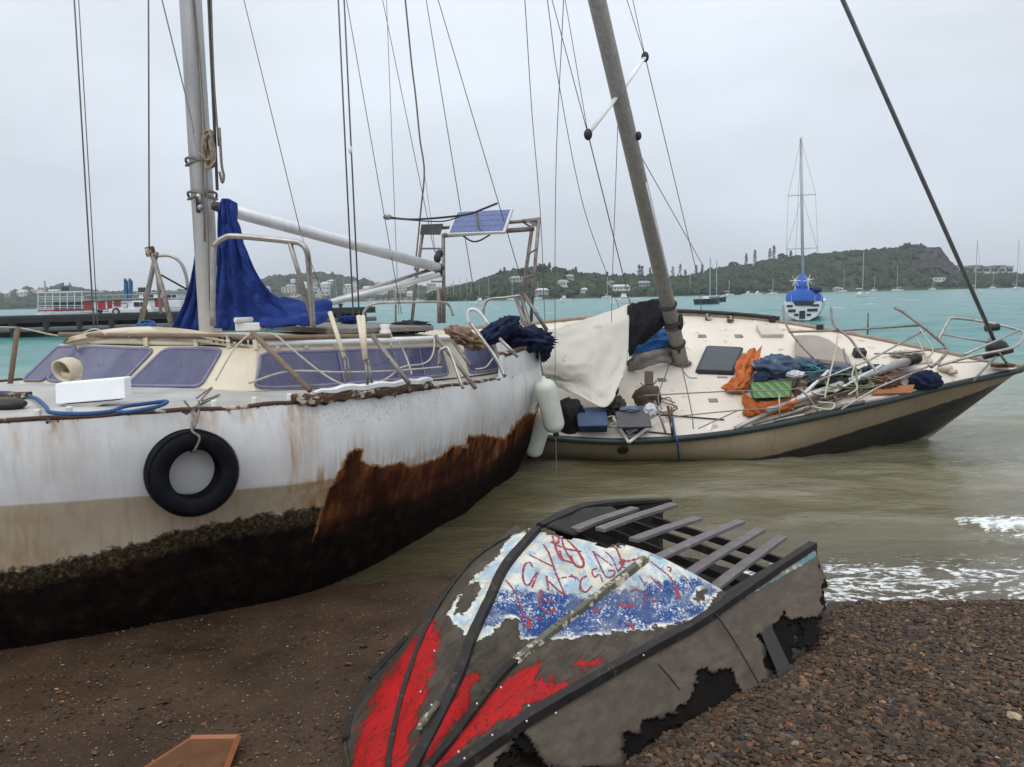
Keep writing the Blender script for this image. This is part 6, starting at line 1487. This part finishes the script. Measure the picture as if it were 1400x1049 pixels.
# broken panel lying on the sand
bq = [atZ(*p) for p in ((165, 1075, .25), (262, 1012, .235), (326, 1011, .235), (298, 1085, .26))]
bd2 = thing('wooden_panel', 'orange-brown framed wooden panel lying on the sand at bottom left', 'panel', (bq[0] + bq[2]) / 2)
OW = mat('orange_varnish', (.30, .095, .022), (.20, .06, .016), 6, .45, bump=.2, stretch=(1, 6, 1), spots=(.12, .05, .02), sscale=9, sthr=.66)
part('panel', MB().slab(bq, (0, 0, .012)), mat('brown_varnish', (.135, .05, .014), (.085, .032, .011), 5, .45, bump=.2, spots=(.05, .025, .012), sscale=6, sthr=.62), bd2)
for a_, b_ in ((1, 2), (2, 3), (0, 1)):
    part('frame_strip', MB().tube([bq[a_] + Vector((0, 0, .012)), bq[b_] + Vector((0, 0, .012))], .013 if b_ != 1 else .006, 4), OW, bd2)
# ================================================================== BACKGROUND: moored boats, pier, ferry, town, trees, haze
def pbox(mb, x0, x1, y0, y1, Y, dy):
    """box whose front shows between two photo columns and rows at distance Y and runs dy metres back"""
    a, b = atY(x0, y1, Y), atY(x1, y0, Y)
    c, s_ = Vector(((a.x + b.x) / 2, Y + dy / 2, (a.z + b.z) / 2)), (abs(b.x - a.x), dy, abs(b.z - a.z))
    return mb.box(c, s_)
PB_ = lambda *a: pbox(MB(), *a)
BWHITE = mat('boat_white', (.70, .71, .72), (.60, .61, .62), 1.5, .4, bump=0)
BRED = mat('boat_red', (.36, .03, .035), (.26, .02, .025), 1.5, .5, bump=0)
BBLUE = mat('boat_blue_cover', (.018, .10, .42), (.012, .06, .28), 1.2, .7, bump=.3, bdist=.05)
BDARK = mat('boat_dark', (.03, .035, .045), (.02, .022, .03), 2, .5, bump=0)
MASTM = mat('far_mast', (.42, .44, .46), (.34, .35, .36), 2, .5, bump=0)
# --- blue-covered yacht at anchor
Ym = 55.0
o = thing('moored_yacht', 'white yacht with bright blue canopy at anchor, seen stern on', 'sailboat', atZ(1097, 438, 0))
sec = [(1071, 413), (1072, 423), (1079, 432), (1090, 438), (1106, 438), (1116, 433), (1122, 424), (1124, 412)]
P0 = np.array([tuple(p) for p in pts(sec, Ym)]); cx_ = P0[:, 0].mean()
G_ = []
for f in np.linspace(0, 1, 14):
    w = (1 + .18 * math.sin(f * 2.2)) * (1 - f ** 3) ; r = P0.copy()
    r[:, 0] = cx_ + (P0[:, 0] - cx_) * max(w, .02) + f * 4.9; r[:, 1] = Ym + 11 * f; r[:, 2] = P0[:, 2] + f * f * .35 + (f ** 4) * .0
    G_.append(r)
part('hull', MB().grid(np.array(G_)), BWHITE, o, True)
part('transom', MB().prism([Vector(p) for p in P0], (0, .05, 0)), BWHITE, o)
part('deck', MB().grid(np.array([[r[0], r[-1]] for r in G_])), BWHITE, o)
for x0, x1, y0, y1 in ((1078, 1088, 423, 427), (1104, 1118, 422, 426), (1093, 1101, 425, 436), (1076, 1084, 417, 420), (1110, 1120, 416, 419), (1086, 1092, 429, 432), (1103, 1109, 429, 432)):
    part('stern_fitting', PB_(x0, x1, y0, y1, Ym - .05, .06), BDARK, o)
part('cockpit_hood', cloth([pts([(1074, 414, Ym + .2), (1084, 413, Ym), (1100, 413, Ym), (1114, 413, Ym), (1126, 413, Ym + .2)]), pts([(1076, 402, Ym + .6), (1086, 399, Ym + .4), (1100, 397, Ym + .4), (1112, 400, Ym + .4), (1124, 404, Ym + .6)]), pts([(1082, 398, Ym + 1.6), (1090, 393, Ym + 1.5), (1099, 390, Ym + 1.5), (1108, 394, Ym + 1.5), (1118, 399, Ym + 1.6)])], 10, 16, .05, 3), BBLUE, o, True, solid=.03)
part('sail_cover', MB().tube(pts([(1097, 378, Ym + 3.5), (1096, 388, Ym + 2.5), (1097, 396, Ym + .8)]), [.28, .42, .38], 10), BBLUE, o, True)
part('side_cover', MB().tube(pts([(1106, 398, Ym + 1), (1116, 396, Ym + .6), (1123, 397, Ym + .4)]), [.2, .26, .15], 8), mat('navy_cover', (.015, .03, .12), None, 3, .7), o, True)
part('hood_opening', MB().slab(pts([(1084, 412, Ym - .06), (1114, 412, Ym - .06), (1110, 418, Ym - .06), (1088, 418, Ym - .06)]), (0, .04, 0)), BDARK, o)
mp0, mp1 = atY(1098, 404, Ym + 4.5), atY(1095, 188, Ym + 4.5)
part('mast', MB().tube([mp0, mp1], [.13, .10], 8), MASTM, o, True)
for y, x0, x1 in ((267, 1077, 1115), (340, 1075, 1118)):
    part('spreader', MB().tube([atY(x0, y + 1, Ym + 4.5), atY(x1, y - 1, Ym + 4.5)], .035, 5), MASTM, o)
for P_ in ([(1095, 190), (1078, 267), (1075, 340), (1076, 410)], [(1095, 190), (1115, 266), (1118, 339), (1122, 410)], [(1096, 268), (1076, 340), (1082, 405)], [(1097, 268), (1117, 339), (1113, 405)], [(1095, 190), (1090, 300), (1085, 405)]):
    part('stay', MB().tube(pts(P_, Ym + 4.4), .011, 4), WIRE, o)
for x, y in ((1087, 384), (1105, 383)):
    c_ = atY(x, y, Ym + .6); mb = MB().tube([atY(x, 412, Ym + .6), c_], .03, 6).ell(c_, (.08, .1, .08), nu=8, nv=6)
    for k in range(6):
        a_ = k * 1.047 + x; mb.tube([c_, c_ + Vector((math.cos(a_) * .42, -.05, math.sin(a_) * .42))], [.045, .015], 4)
    part('wind_generator', mb, BWHITE, o)
for x in (1072, 1082, 1114, 1123): part('stern_rail', MB().tube(pts([(x, 414, Ym), (x, 404, Ym)]), .025, 5), MASTM, o)
# --- small boats far out
def depth_at(px, py, lo, hi):
    p = atZ(px, py, 0); d = p.y if p.y > 0 else hi
    return min(max(d, lo), hi)
def far_boat(px, py, top, wpx, label, yaw, dark=False, group='yachts moored far across the bay', hi=480, cat='sailboat'):
    d = depth_at(px, py, 120, hi); L = wpx / FPX * d
    c = atY(px, py, d); c.z = 0
    o = thing('far_yacht' if top else 'far_motorboat', label, cat, c, group)
    ca, sa = math.cos(yaw), math.sin(yaw); L = max(L, 5.0) / max(abs(ca), .45); b = L * .17; h = L * .10 + .25
    R = Matrix(((ca, -sa, 0), (sa, ca, 0), (0, 0, 1)))
    G_ = []
    for f in np.linspace(0, 1, 7):
        w = b * (1 - (max(f - .35, 0) / .65) ** 2.2) * (.8 + .2 * min(f * 3, 1)); x = (f - .5) * L; zt = h * (1 + .35 * f * f)
        G_.append([c + R @ Vector(q) for q in ((x, -w, zt), (x * .97, -w * .8, .0), (x * .97, w * .8, .0), (x, w, zt), (x, 0, zt + .05), (x, -w, zt))])
    part('hull', MB().grid(np.array([[tuple(q) for q in r] for r in G_])).add(G_[0][:4], [(0, 1, 2, 3)]), BDARK if dark else BWHITE, o)
    part('cabin', MB().box(c + R @ Vector((.02 * L, 0, h + .25)), (L * .34, b * 1.1, .5), R, .85), BWHITE, o)
    part('cabin_window', MB().box(c + R @ Vector((.02 * L, 0, h + .30)), (L * .26, b * 1.14, .16), R), BDARK, o)
    if top:
        tz = atY(px, top, d).z
        part('mast', MB().tube([c + R @ Vector((.05 * L, 0, h)), c + R @ Vector((.05 * L, 0, tz))], .07 + d * .00012, 5), MASTM, o)
        part('boom', MB().tube([c + R @ Vector((.04 * L, 0, h + 1.3)), c + R @ Vector((-.36 * L, 0, h + 1.25))], .09, 5), BBLUE if dark else BWHITE, o)
        part('stay', MB().tube([c + R @ Vector((.5 * L, 0, h * 1.3)), c + R @ Vector((.05 * L, 0, tz))], .02 + d * .00003, 3), WIRE, o)
    else:
        part('wheelhouse', MB().box(c + R @ Vector((.05 * L, 0, h + .85)), (L * .18, b * .9, .7), R, .85), BWHITE, o)
fb = [(1178, 406, 345, 13, 'white far yacht just right of the blue-covered yacht, tall mast against the headland', .4), (1227, 398, 363, 12, 'white far yacht midway between the blue-covered yacht and the furled forestay', 2.6),
      (1195, 398.5, 377, 8, 'small far yacht between two taller masts under the headland', .5), (1153, 399, 369, 9, 'far yacht close to the shore right beside the blue-covered yacht', .3), (1275, 396.5, 383, 7, 'short-masted far yacht below the bare rock face', .2),
      (1332, 402, 329, 20, 'far yacht with a tall mast in front of the apartment block', .25), (1389, 396.5, 328, 17, 'far yacht with a tall mast at the right edge of the photo', .3), (1357, 394.5, 360, 9, 'small far yacht between the two tall masts at the right', .2),
      (969, 416, 352, 16, 'dark far yacht with a blue cover beyond the high side of the beige yacht', .7), (978, 413, 356, 20, 'dark far yacht close behind another beyond the high side of the beige yacht', .3), (996, 406, 383, 9, 'white far yacht off the shore below the pink-roofed houses', .4), (1056, 403.5, 380, 8, 'far yacht with a thin mast left of the blue-covered yacht', .4)]
for i, (px, py, tp, w, lab, yw) in enumerate(fb): far_boat(px, py, tp, w, lab, yw, 'dark' in lab)
for px, py, w in ((855, 415, 42),): far_boat(px, py, None, w, 'white motor cruiser beyond the cream tarpaulin', 3.0, group='motorboats across the bay', cat='motorboat')
for px, py, w, lab in ((770, 414, 16, 'white motorboat off the wooded shore left of the cream tarpaulin'), (655, 418, 9, 'little motorboat near the left end of the wooded shore'), (1035, 404, 14, 'low motorboat off the headland left of the blue-covered yacht'), (1022, 404.5, 9, 'tiny motorboat beside the low one off the headland')):
    far_boat(px, py, None, w, lab, .2, group='motorboats across the bay', cat='motorboat')
mar = 'marina yacht among many, bare mast in front of the far town'
for k in range(30):
    px = [438, 452, 461, 470, 506, 512, 521, 528, 538, 547, 556, 563, 572, 584, 592, 600, 612, 621, 629, 638, 645, 655, 668, 700, 715, 735, 830, 905, 914, 944][k]
    lab = mar if px < 650 else 'small bare-masted yacht close under the wooded shore, ' + ['leftmost in the row', 'second from left in the row', 'third from left in the row', 'left of the tall pair of pines', 'below the broad hilltop tree', 'left of the cream tarpaulin', 'just left of the leaning mast', 'just right of the leaning mast', 'nearest the rose-roofed houses'][k - 21]
    far_boat(px, 416 - (px - 400) * .02 + random.uniform(-.6, .6) - .2, 384 + random.uniform(-7, 9) - (px - 400) * .008, 9 + random.random() * 4, lab, random.choice((.3, 2.9, .6)), group='yachts in the marina below the town' if px < 650 else 'yachts close under the wooded shore', hi=440)
# --- pier
STONE = mat('pier_concrete', (.035, .033, .032), (.018, .017, .017), 1.2, .85, bump=.5, bdist=.05)
pr = thing('pier', 'low dark pier with a ferry beyond it', 'pier', (-26, 60, 0))
A_, B2 = Vector((-62, 44, 0)), atY(514, 440, 66); B2.z = 0
dv = (B2 - A_).normalized(); nv_ = Vector((-dv.y, dv.x, 0))
part('pier_deck', MB().slab([A_ + Vector((0, 0, 1.05)), B2 + Vector((0, 0, 1.05)), B2 + nv_ * 26 + Vector((0, 0, 1.05)), A_ + nv_ * 26 + Vector((0, 0, 1.05))], (0, 0, .35)), STONE, pr)
part('quay_wall', MB().slab([A_ + nv_ * .8 + Vector((0, 0, -.8)), B2 + nv_ * .8 - dv * .8 + Vector((0, 0, -.8)), B2 + nv_ * 25 - dv * .8 + Vector((0, 0, -.8)), A_ + nv_ * 25 + Vector((0, 0, -.8))], (0, 0, 1.84)), STONE, pr)
part('kerb_beam', MB().slab([A_ + Vector((0, 0, 1.404)), B2 + Vector((0, 0, 1.404)), B2 + nv_ * .35 + Vector((0, 0, 1.404)), A_ + nv_ * .35 + Vector((0, 0, 1.404))], (0, 0, .16)), BDARK, pr)
part('fender_beam', MB().tube([A_ - nv_ * .12 + Vector((0, 0, .55)), B2 - nv_ * .12 + Vector((0, 0, .55))], .18, 6), mat('grey_fender_beam', (.14, .14, .14), (.09, .09, .09), 2, .8), pr)
for k in range(26):
    q = A_.lerp(B2, (k + .5) / 26) - nv_ * .1
    part('pile', MB().tube([q + Vector((0, 0, -.8)), q + Vector((0, 0, 1.15))], .24, 7), STONE, pr)
for k in (.30, .45, .62, .8, .95):
    q = A_.lerp(B2, k) + nv_ * 1.0 + Vector((0, 0, 1.4)); part('bollard', MB().revolve(q, (0, 0, 1), [(.16, 0), (.13, .3), (.22, .38), (.2, .48), (0, .5)], 10), BDARK, pr)
# --- pickup truck on the pier
tk = thing('pickup_truck', 'small white pickup truck parked on the pier in front of the ferry', 'pickup truck', atY(180, 431, 68))
zt_ = atY(180, 431, 68).z
part('body', PB_(149, 208, 421, 428.5, 68, 1.7), BWHITE, tk, bevel=.06)
part('cab', MB().hexa([Vector(p) for p in pts([(176, 422, 68.1), (207, 422, 68.1), (207, 422, 69.5), (176, 422, 69.5), (181, 411.5, 68.2), (201, 411.5, 68.2), (201, 411.5, 69.4), (181, 411.5, 69.4)])]), BWHITE, tk, bevel=.06)
part('side_window', PB_(183, 190, 413, 419, 68.02, .1), BDARK, tk); part('side_window', PB_(192, 199, 413, 419, 68.02, .1), BDARK, tk)
part('cargo_rack', MB().tube(pts([(150, 421, 68.2), (150, 415, 68.2), (174, 415, 68.2), (174, 421, 68.2)]), .04, 5), BDARK, tk)
for x in (159, 197):
    for yy in (67.95, 69.55):
        p = atY(x, 429, 68); wv = part('wheel', MB().tube([Vector((p.x, yy, zt_ + .33)), Vector((p.x, yy + .2, zt_ + .33))], .34, 14), BLACK, tk)
        part('rim', MB().tube([Vector((p.x, yy - .02, zt_ + .33)), Vector((p.x, yy + .04, zt_ + .33))], .19, 12), MASTM, wv)
# --- ferry and the open-decked boat beyond the pier
Yf = 104
fy = thing('ferry', 'red and white ferry with twin blue funnels moored beyond the pier', 'ferry', atY(170, 436, Yf))
part('hull', PB_(112, 258, 426, 440, Yf, 7), BWHITE, fy, bevel=.2); part('hull_band', PB_(112, 258, 424, 427, Yf - .1, 7.2), BRED, fy)
part('deckhouse', PB_(116, 246, 410, 424, Yf + .6, 5.5), BWHITE, fy, bevel=.1)
for x0, x1, y0, y1 in ((116, 127, 411, 424), (134, 143, 411, 424), (147, 152, 411, 423), (156, 164, 410, 419), (212, 224, 407, 420)): part('red_panel', PB_(x0, x1, y0, y1, Yf + .5, .3), BRED, fy)
part('roof', PB_(112, 226, 407, 410, Yf + .2, 6.2), BWHITE, fy); part('bridge', PB_(190, 242, 401, 410, Yf + 1.2, 4.5), BWHITE, fy, bevel=.1)
part('bridge_roof', PB_(186, 246, 399, 401, Yf + .9, 5), BWHITE, fy)
for x in (196, 204, 228, 235): part('bridge_window', PB_(x, x + 5, 403, 407, Yf + 1.1, .2), BDARK, fy)
part('radar_mast', PB_(189, 199, 393, 400, Yf + 2, .6), BDARK, fy)
for x0, x1 in ((169.5, 175), (176, 181.5)): part('funnel', MB().tube([atY((x0 + x1) / 2, 409, Yf + 3), atY((x0 + x1) / 2, 386, Yf + 3), atY((x0 + x1) / 2 - 1.5, 382, Yf + 2.6)], [.30, .28, .2], 10), mat('funnel_blue', (.02, .11, .22), (.015, .08, .16), 3, .5) if 'FUN' not in globals() else FUN, fy); FUN = bpy.data.materials['funnel_blue']
part('railing', MB().tube(pts([(116, 404, Yf + .4), (188, 403, Yf + .4)]), .04, 4), MASTM, fy)
for x in range(118, 190, 9): part('rail_post', MB().tube(pts([(x, 404, Yf + .4), (x, 408, Yf + .4)]), .035, 4), MASTM, fy)
Yt = 116
tb = thing('tour_boat', 'white double-decked tour boat with open railed decks left of the ferry', 'tour boat', atY(80, 436, Yt))
part('hull', PB_(48, 118, 428, 438, Yt, 6), BWHITE, tb, bevel=.2); part('hull_band', PB_(52, 118, 422.5, 426, Yt - .1, 6), BRED, tb)
part('roof', PB_(50, 114, 398, 401, Yt, 6), BWHITE, tb); part('deck', PB_(50, 116, 411, 413, Yt, 6), BWHITE, tb)
for x in (52, 62, 72, 82, 92, 102, 112):
    part('deck_post', MB().tube(pts([(x, 400, Yt + .1), (x, 428, Yt + .1)]), .07, 5), BWHITE, tb)
for y in (406, 409, 418, 421): part('railing', MB().tube(pts([(51, y, Yt + .1), (115, y, Yt + .1)]), .04, 4), BWHITE, tb)
part('cabin', PB_(74, 112, 413, 426, Yt + 1.4, 3.4), mat('shade_blue', (.13, .18, .25), (.08, .12, .18), 1, .6), tb)
part('top_gear', PB_(84, 90, 392, 398, Yt + 2, .8), BDARK, tb); part('top_gear', PB_(66, 80, 396, 398, Yt + 2, .8), BWHITE, tb)
# --- town, houses and apartment block
WALLS = [mat('house_wall_' + n_, c_, None, .4, .8, bump=0) for n_, c_ in (('white', (.66, .66, .64)), ('cream', (.58, .53, .44)), ('grey', (.40, .41, .42)), ('pink', (.55, .44, .40)), ('tan', (.44, .36, .28)))]
ROOFS = [mat('house_roof_' + n_, c_, None, .4, .8, bump=0) for n_, c_ in (('red', (.24, .08, .055)), ('grey', (.30, .31, .32)), ('pale', (.58, .58, .57)), ('rose', (.50, .36, .34)))]
WDK = mat('dark_window', (.035, .045, .055), None, 2, .2, bump=0)
def house(H, px, py, wpx, hpx, wall, roof, label, group, flat=False, storeys=1, yaw=None):
    p = H.at(px, py); d = p.y; w, h = wpx / FPX * d, hpx / FPX * d; dp = max(w * .7, 5); yaw = random.uniform(-.3, .3) if yaw is None else yaw
    R = Matrix.Rotation(yaw, 3, 'Z'); z0_ = p.z - .8
    o = thing('house' if not flat else 'apartment_block', label, 'house' if not flat else 'building', (p.x, p.y, z0_), group)
    c = Vector((p.x, p.y, z0_))
    part('wall', MB().box(c + Vector((0, 0, h / 2 + .4)), (w, dp, h + .8), R), wall, o)
    zt = h + .8; rh = 0.3 if flat else h * .55
    if flat: part('roof', MB().box(c + Vector((0, 0, zt + .2)), (w * 1.03, dp * 1.03, .4), R), roof, o)
    else:
        e_ = [(-.55 * w, -.55 * dp, zt), (.55 * w, -.55 * dp, zt), (.55 * w, .55 * dp, zt), (-.55 * w, .55 * dp, zt), (-.3 * w, 0, zt + rh), (.3 * w, 0, zt + rh)]
        part('roof', MB().add([c + R @ Vector(q) for q in e_], [(0, 1, 5, 4), (1, 2, 5), (2, 3, 4, 5), (3, 0, 4), (3, 2, 1, 0)]), roof, o)
    if wpx >= 9:
        nw = max(2, int(wpx / 4))
        for s_ in range(storeys):
            for k in range(nw):
                x = (k + .5) / nw * w - w / 2
                part('window', MB().box(c + R @ Vector((x, -dp / 2, .8 + (s_ + .55) * h / storeys)), (w / nw * .45, .12, h / storeys * .42), R), WDK, o)
    return o
gt = 'pale houses of the far town'
for px, py, w, h_, wl_, rf_ in TOWN:
    house(H_TOWN, px, py, w, h_, WALLS[wl_], ROOFS[rf_], 'pale house among many on the far town hillside', gt)
BL_L = ['broad cream block, tallest mass of the far town left of the arch', 'white tower block in the far town below the boom end', 'cream block at the right end of the far town', 'tan block in the far town just left of the arch leg', 'low white block beside the start of the wooded hill', 'long white block above the marina, beneath the boom', 'cream block of the far town behind the slim poles under the boom', 'long low white block right of the blue sail cover', 'cream low block of the far town behind the mast guard', 'white block of the far town between the twin shrouds', 'low white block of the far town left of the white mast']
for k, (px, py, w, h_) in enumerate(BLOCKS):
    house(H_TOWN, px, py, w, h_, WALLS[(1, 0, 1, 4, 0, 0, 1, 0, 1, 0, 0)[k]], ROOFS[2], BL_L[k], 'flat-roofed blocks of the far town', True, 3, random.uniform(-.15, .15))
for px, py, w, h_, wl_, rf_, lab in MIDH:
    house(H_MID, px, py, w, h_, WALLS[wl_], ROOFS[rf_], lab, 'houses on the wooded hill')
for px, lab in ((948, 'leftmost of three white houses with rose roofs at the foot of the headland'), (965, 'middle of three white houses with rose roofs at the foot of the headland'), (982, 'rightmost of three white houses with rose roofs at the foot of the headland')):
    house(H_RIGHT, px, 395, 15, 6, WALLS[0], ROOFS[3], lab, 'rose-roofed houses', yaw=.1)
house(H_RIGHT, 1012, 363, 9, 5, WALLS[0], ROOFS[2], 'small white house on the headland ridge among the pines', 'houses on the headland', True)
house(H_RIGHT, 1026, 361, 14, 4, WALLS[0], ROOFS[2], 'long white house on the headland ridge among the pines', 'houses on the headland', True)
house(H_RIGHT, 1145, 399, 10, 4, WALLS[2], ROOFS[1], 'grey boathouse at the waterline of the headland', 'houses on the headland')
house(H_RIGHT, 1282, 385, 15, 4, WALLS[0], ROOFS[2], 'low white building at the foot of the bare rock', 'houses on the headland', True)
ab_ = thing('apartment_block', 'long white apartment block of stepped bays at far right', 'building', atY(1345, 385, 640))
for k in range(8):
    x0 = 1303 + k * 10.5; top_ = 364 + (k % 3) * 1.2
    part('bay_wall', PB_(x0, x0 + 9.3, top_, 392, 640 + (k % 2) * 3, 14), WALLS[0], ab_); part('bay_roof', PB_(x0 - .6, x0 + 9.8, top_ - 1.6, top_, 639 + (k % 2) * 3, 16), ROOFS[1], ab_)
    for yy in (367, 374):
        part('window', PB_(x0 + 1.2, x0 + 8, yy, yy + 4.4, 639.7 + (k % 2) * 3, .5), WDK, ab_)
    part('balcony_rail', PB_(x0, x0 + 9, 378.5, 380.5, 639 + (k % 2) * 3, .3), WALLS[2], ab_)
# --- columnar pines and round trees on the skylines
PINE = mat('pine_needles', (.030, .048, .026), (.017, .028, .018), .6, .9, bump=.5, bdist=.3, spec=.1)
BARK = mat('pine_bark', (.08, .065, .05), None, 1, .9, bump=0)
def pine(H, px, top, base, label):
    p = H.at(px, base) if H is not H_RIGHT or base < 380 else H.at(px, base)
    d = p.y; z1 = atY(px, top, d).z; z0_ = p.z - 1; hgt = max(z1 - z0_, 4)
    o = thing('columnar_pine', label, 'pine tree', (p.x, p.y, z0_), 'columnar pines on the skyline')
    part('trunk', MB().tube([Vector((p.x, p.y, z0_)), Vector((p.x, p.y, z1))], [.35, .08], 6), BARK, o)
    V_, F_ = [], []
    r0 = hgt * .085 + .35
    for k in range(150):
        f = random.random() ** .8; zz = z0_ + hgt * (.12 + .88 * f); r = r0 * (1 - f) ** .45 * random.uniform(.35, 1.25) + .1; a_ = random.uniform(0, 6.283)
        c = Vector((p.x + math.cos(a_) * r, p.y + math.sin(a_) * r, zz)); t1 = Vector((math.cos(a_), math.sin(a_), random.uniform(-.1, .6))) * .55; t2 = Vector((-math.sin(a_), math.cos(a_), random.uniform(-.3, .3))) * .42
        b = len(V_); V_ += [c - t1 - t2, c + t1 - t2 * .6, c + t1 * 1.2 + t2, c - t1 + t2 + Vector((0, 0, .35))]; F_ += [(b, b + 1, b + 2, b + 3)]
    part('crown', MB().add(V_, F_), PINE, o)
ORD = ['leftmost', 'second from left', 'third from left', 'fourth from left', 'fifth from left', 'sixth from left', 'seventh from left', 'eighth from left', 'ninth from left', 'tenth from left', 'eleventh from left', 'rightmost']
cnt = {}
def pine_label(H):
    k = cnt[H] = cnt.get(H, -1) + 1
    n, nm = {H_MID: (12, 'the wooded hill'), H_RIGHT: (10, 'the headland'), H_TOWN: (4, 'the far town hill')}[H]
    return 'slim dark columnar pine, ' + (ORD[-1] if k == n - 1 else ORD[k]) + ' on the skyline of ' + nm
for H, px, tp, bs in ((H_MID, 684.5, 369, 384), (H_MID, 690, 366, 383), (H_MID, 728, 367, 378), (H_MID, 751.5, 359, 377), (H_MID, 757, 366, 378), (H_MID, 787.6, 365, 382), (H_MID, 795, 372, 384), (H_MID, 830, 372, 387), (H_MID, 874, 362, 387), (H_MID, 878, 364, 387), (H_MID, 889, 366, 387), (H_MID, 895, 371, 388), (H_RIGHT, 920, 365, 393), (H_RIGHT, 930, 361, 389), (H_RIGHT, 937, 369, 388), (H_RIGHT, 952, 363, 381), (H_RIGHT, 960, 361, 378), (H_RIGHT, 1020, 347, 367), (H_RIGHT, 1032, 342, 365), (H_RIGHT, 1052.5, 340, 361), (H_RIGHT, 1058, 336, 360), (H_RIGHT, 1081, 343, 358), (H_TOWN, 62, 384, 394), (H_TOWN, 96, 386, 394), (H_TOWN, 410, 369, 379), (H_TOWN, 436, 372, 379)):
    pine(H, px, tp, bs, pine_label(H))
def round_tree(H, px, base, rpx, label):
    p = H.at(px, base); d = p.y; r = rpx / FPX * d
    o = thing('round_tree', label, 'tree', p, 'round trees on the skyline')
    part('trunk', MB().tube([p - Vector((0, 0, 1)), p + Vector((0, 0, r * 1.1))], [.3, .15], 6), BARK, o)
    V_, F_ = [], []
    for k in range(220):
        v = Vector((random.gauss(0, 1), random.gauss(0, 1), random.gauss(0, 1))).normalized() * r * random.uniform(.55, 1.08) * (1 + .25 * mnoise.noise(Vector((k * .37, px, 0))))
        c = p + Vector((0, 0, r * 1.15)) + Vector((v.x * 1.15, v.y, v.z * .8)); t1 = Vector((random.uniform(-1, 1), random.uniform(-1, 1), random.uniform(-.5, .5))).normalized() * r * .22; t2 = t1.orthogonal().normalized() * r * .2
        b = len(V_); V_ += [c - t1, c + t2, c + t1, c - t2]; F_ += [(b, b + 1, b + 2, b + 3)]
    part('crown', MB().add(V_, F_), PINE, o)
for H, px, bs, r_, lab in ((H_RIGHT, 1070, 359, 6, 'broad dark tree beside the tallest pines on the headland ridge'), (H_RIGHT, 1003, 370, 6, 'round dark tree at the left end of the headland ridge'), (H_RIGHT, 1240, 344, 6, 'low round tree on the headland summit above the bare rock'), (H_MID, 740, 379, 9, 'broad tree crowning the wooded hill'), (H_MID, 716, 382, 7, 'round tree on the left shoulder of the wooded hill'), (H_MID, 857, 390, 6, 'round tree on the ridge left of the leaning mast'), (H_MID, 768, 381, 7, 'bushy tree on the right shoulder of the wooded hill')):
    round_tree(H, px, bs, r_, lab)
# --- hazy air
hz = bpy.data.materials.new('haze_air'); hz.use_nodes = True
n_ = hz.node_tree.nodes; n_.remove(n_['Principled BSDF'])
pv = n_.new('ShaderNodeVolumePrincipled'); pv.inputs['Color'].default_value = (.86, .92, 1.0, 1); pv.inputs['Density'].default_value = .00025
hz.node_tree.links.new(pv.outputs[0], n_['Material Output'].inputs['Volume'])
part('haze', MB().box((0, 850, 27), (4600, 1860, 60)), hz, None, kind='stuff')
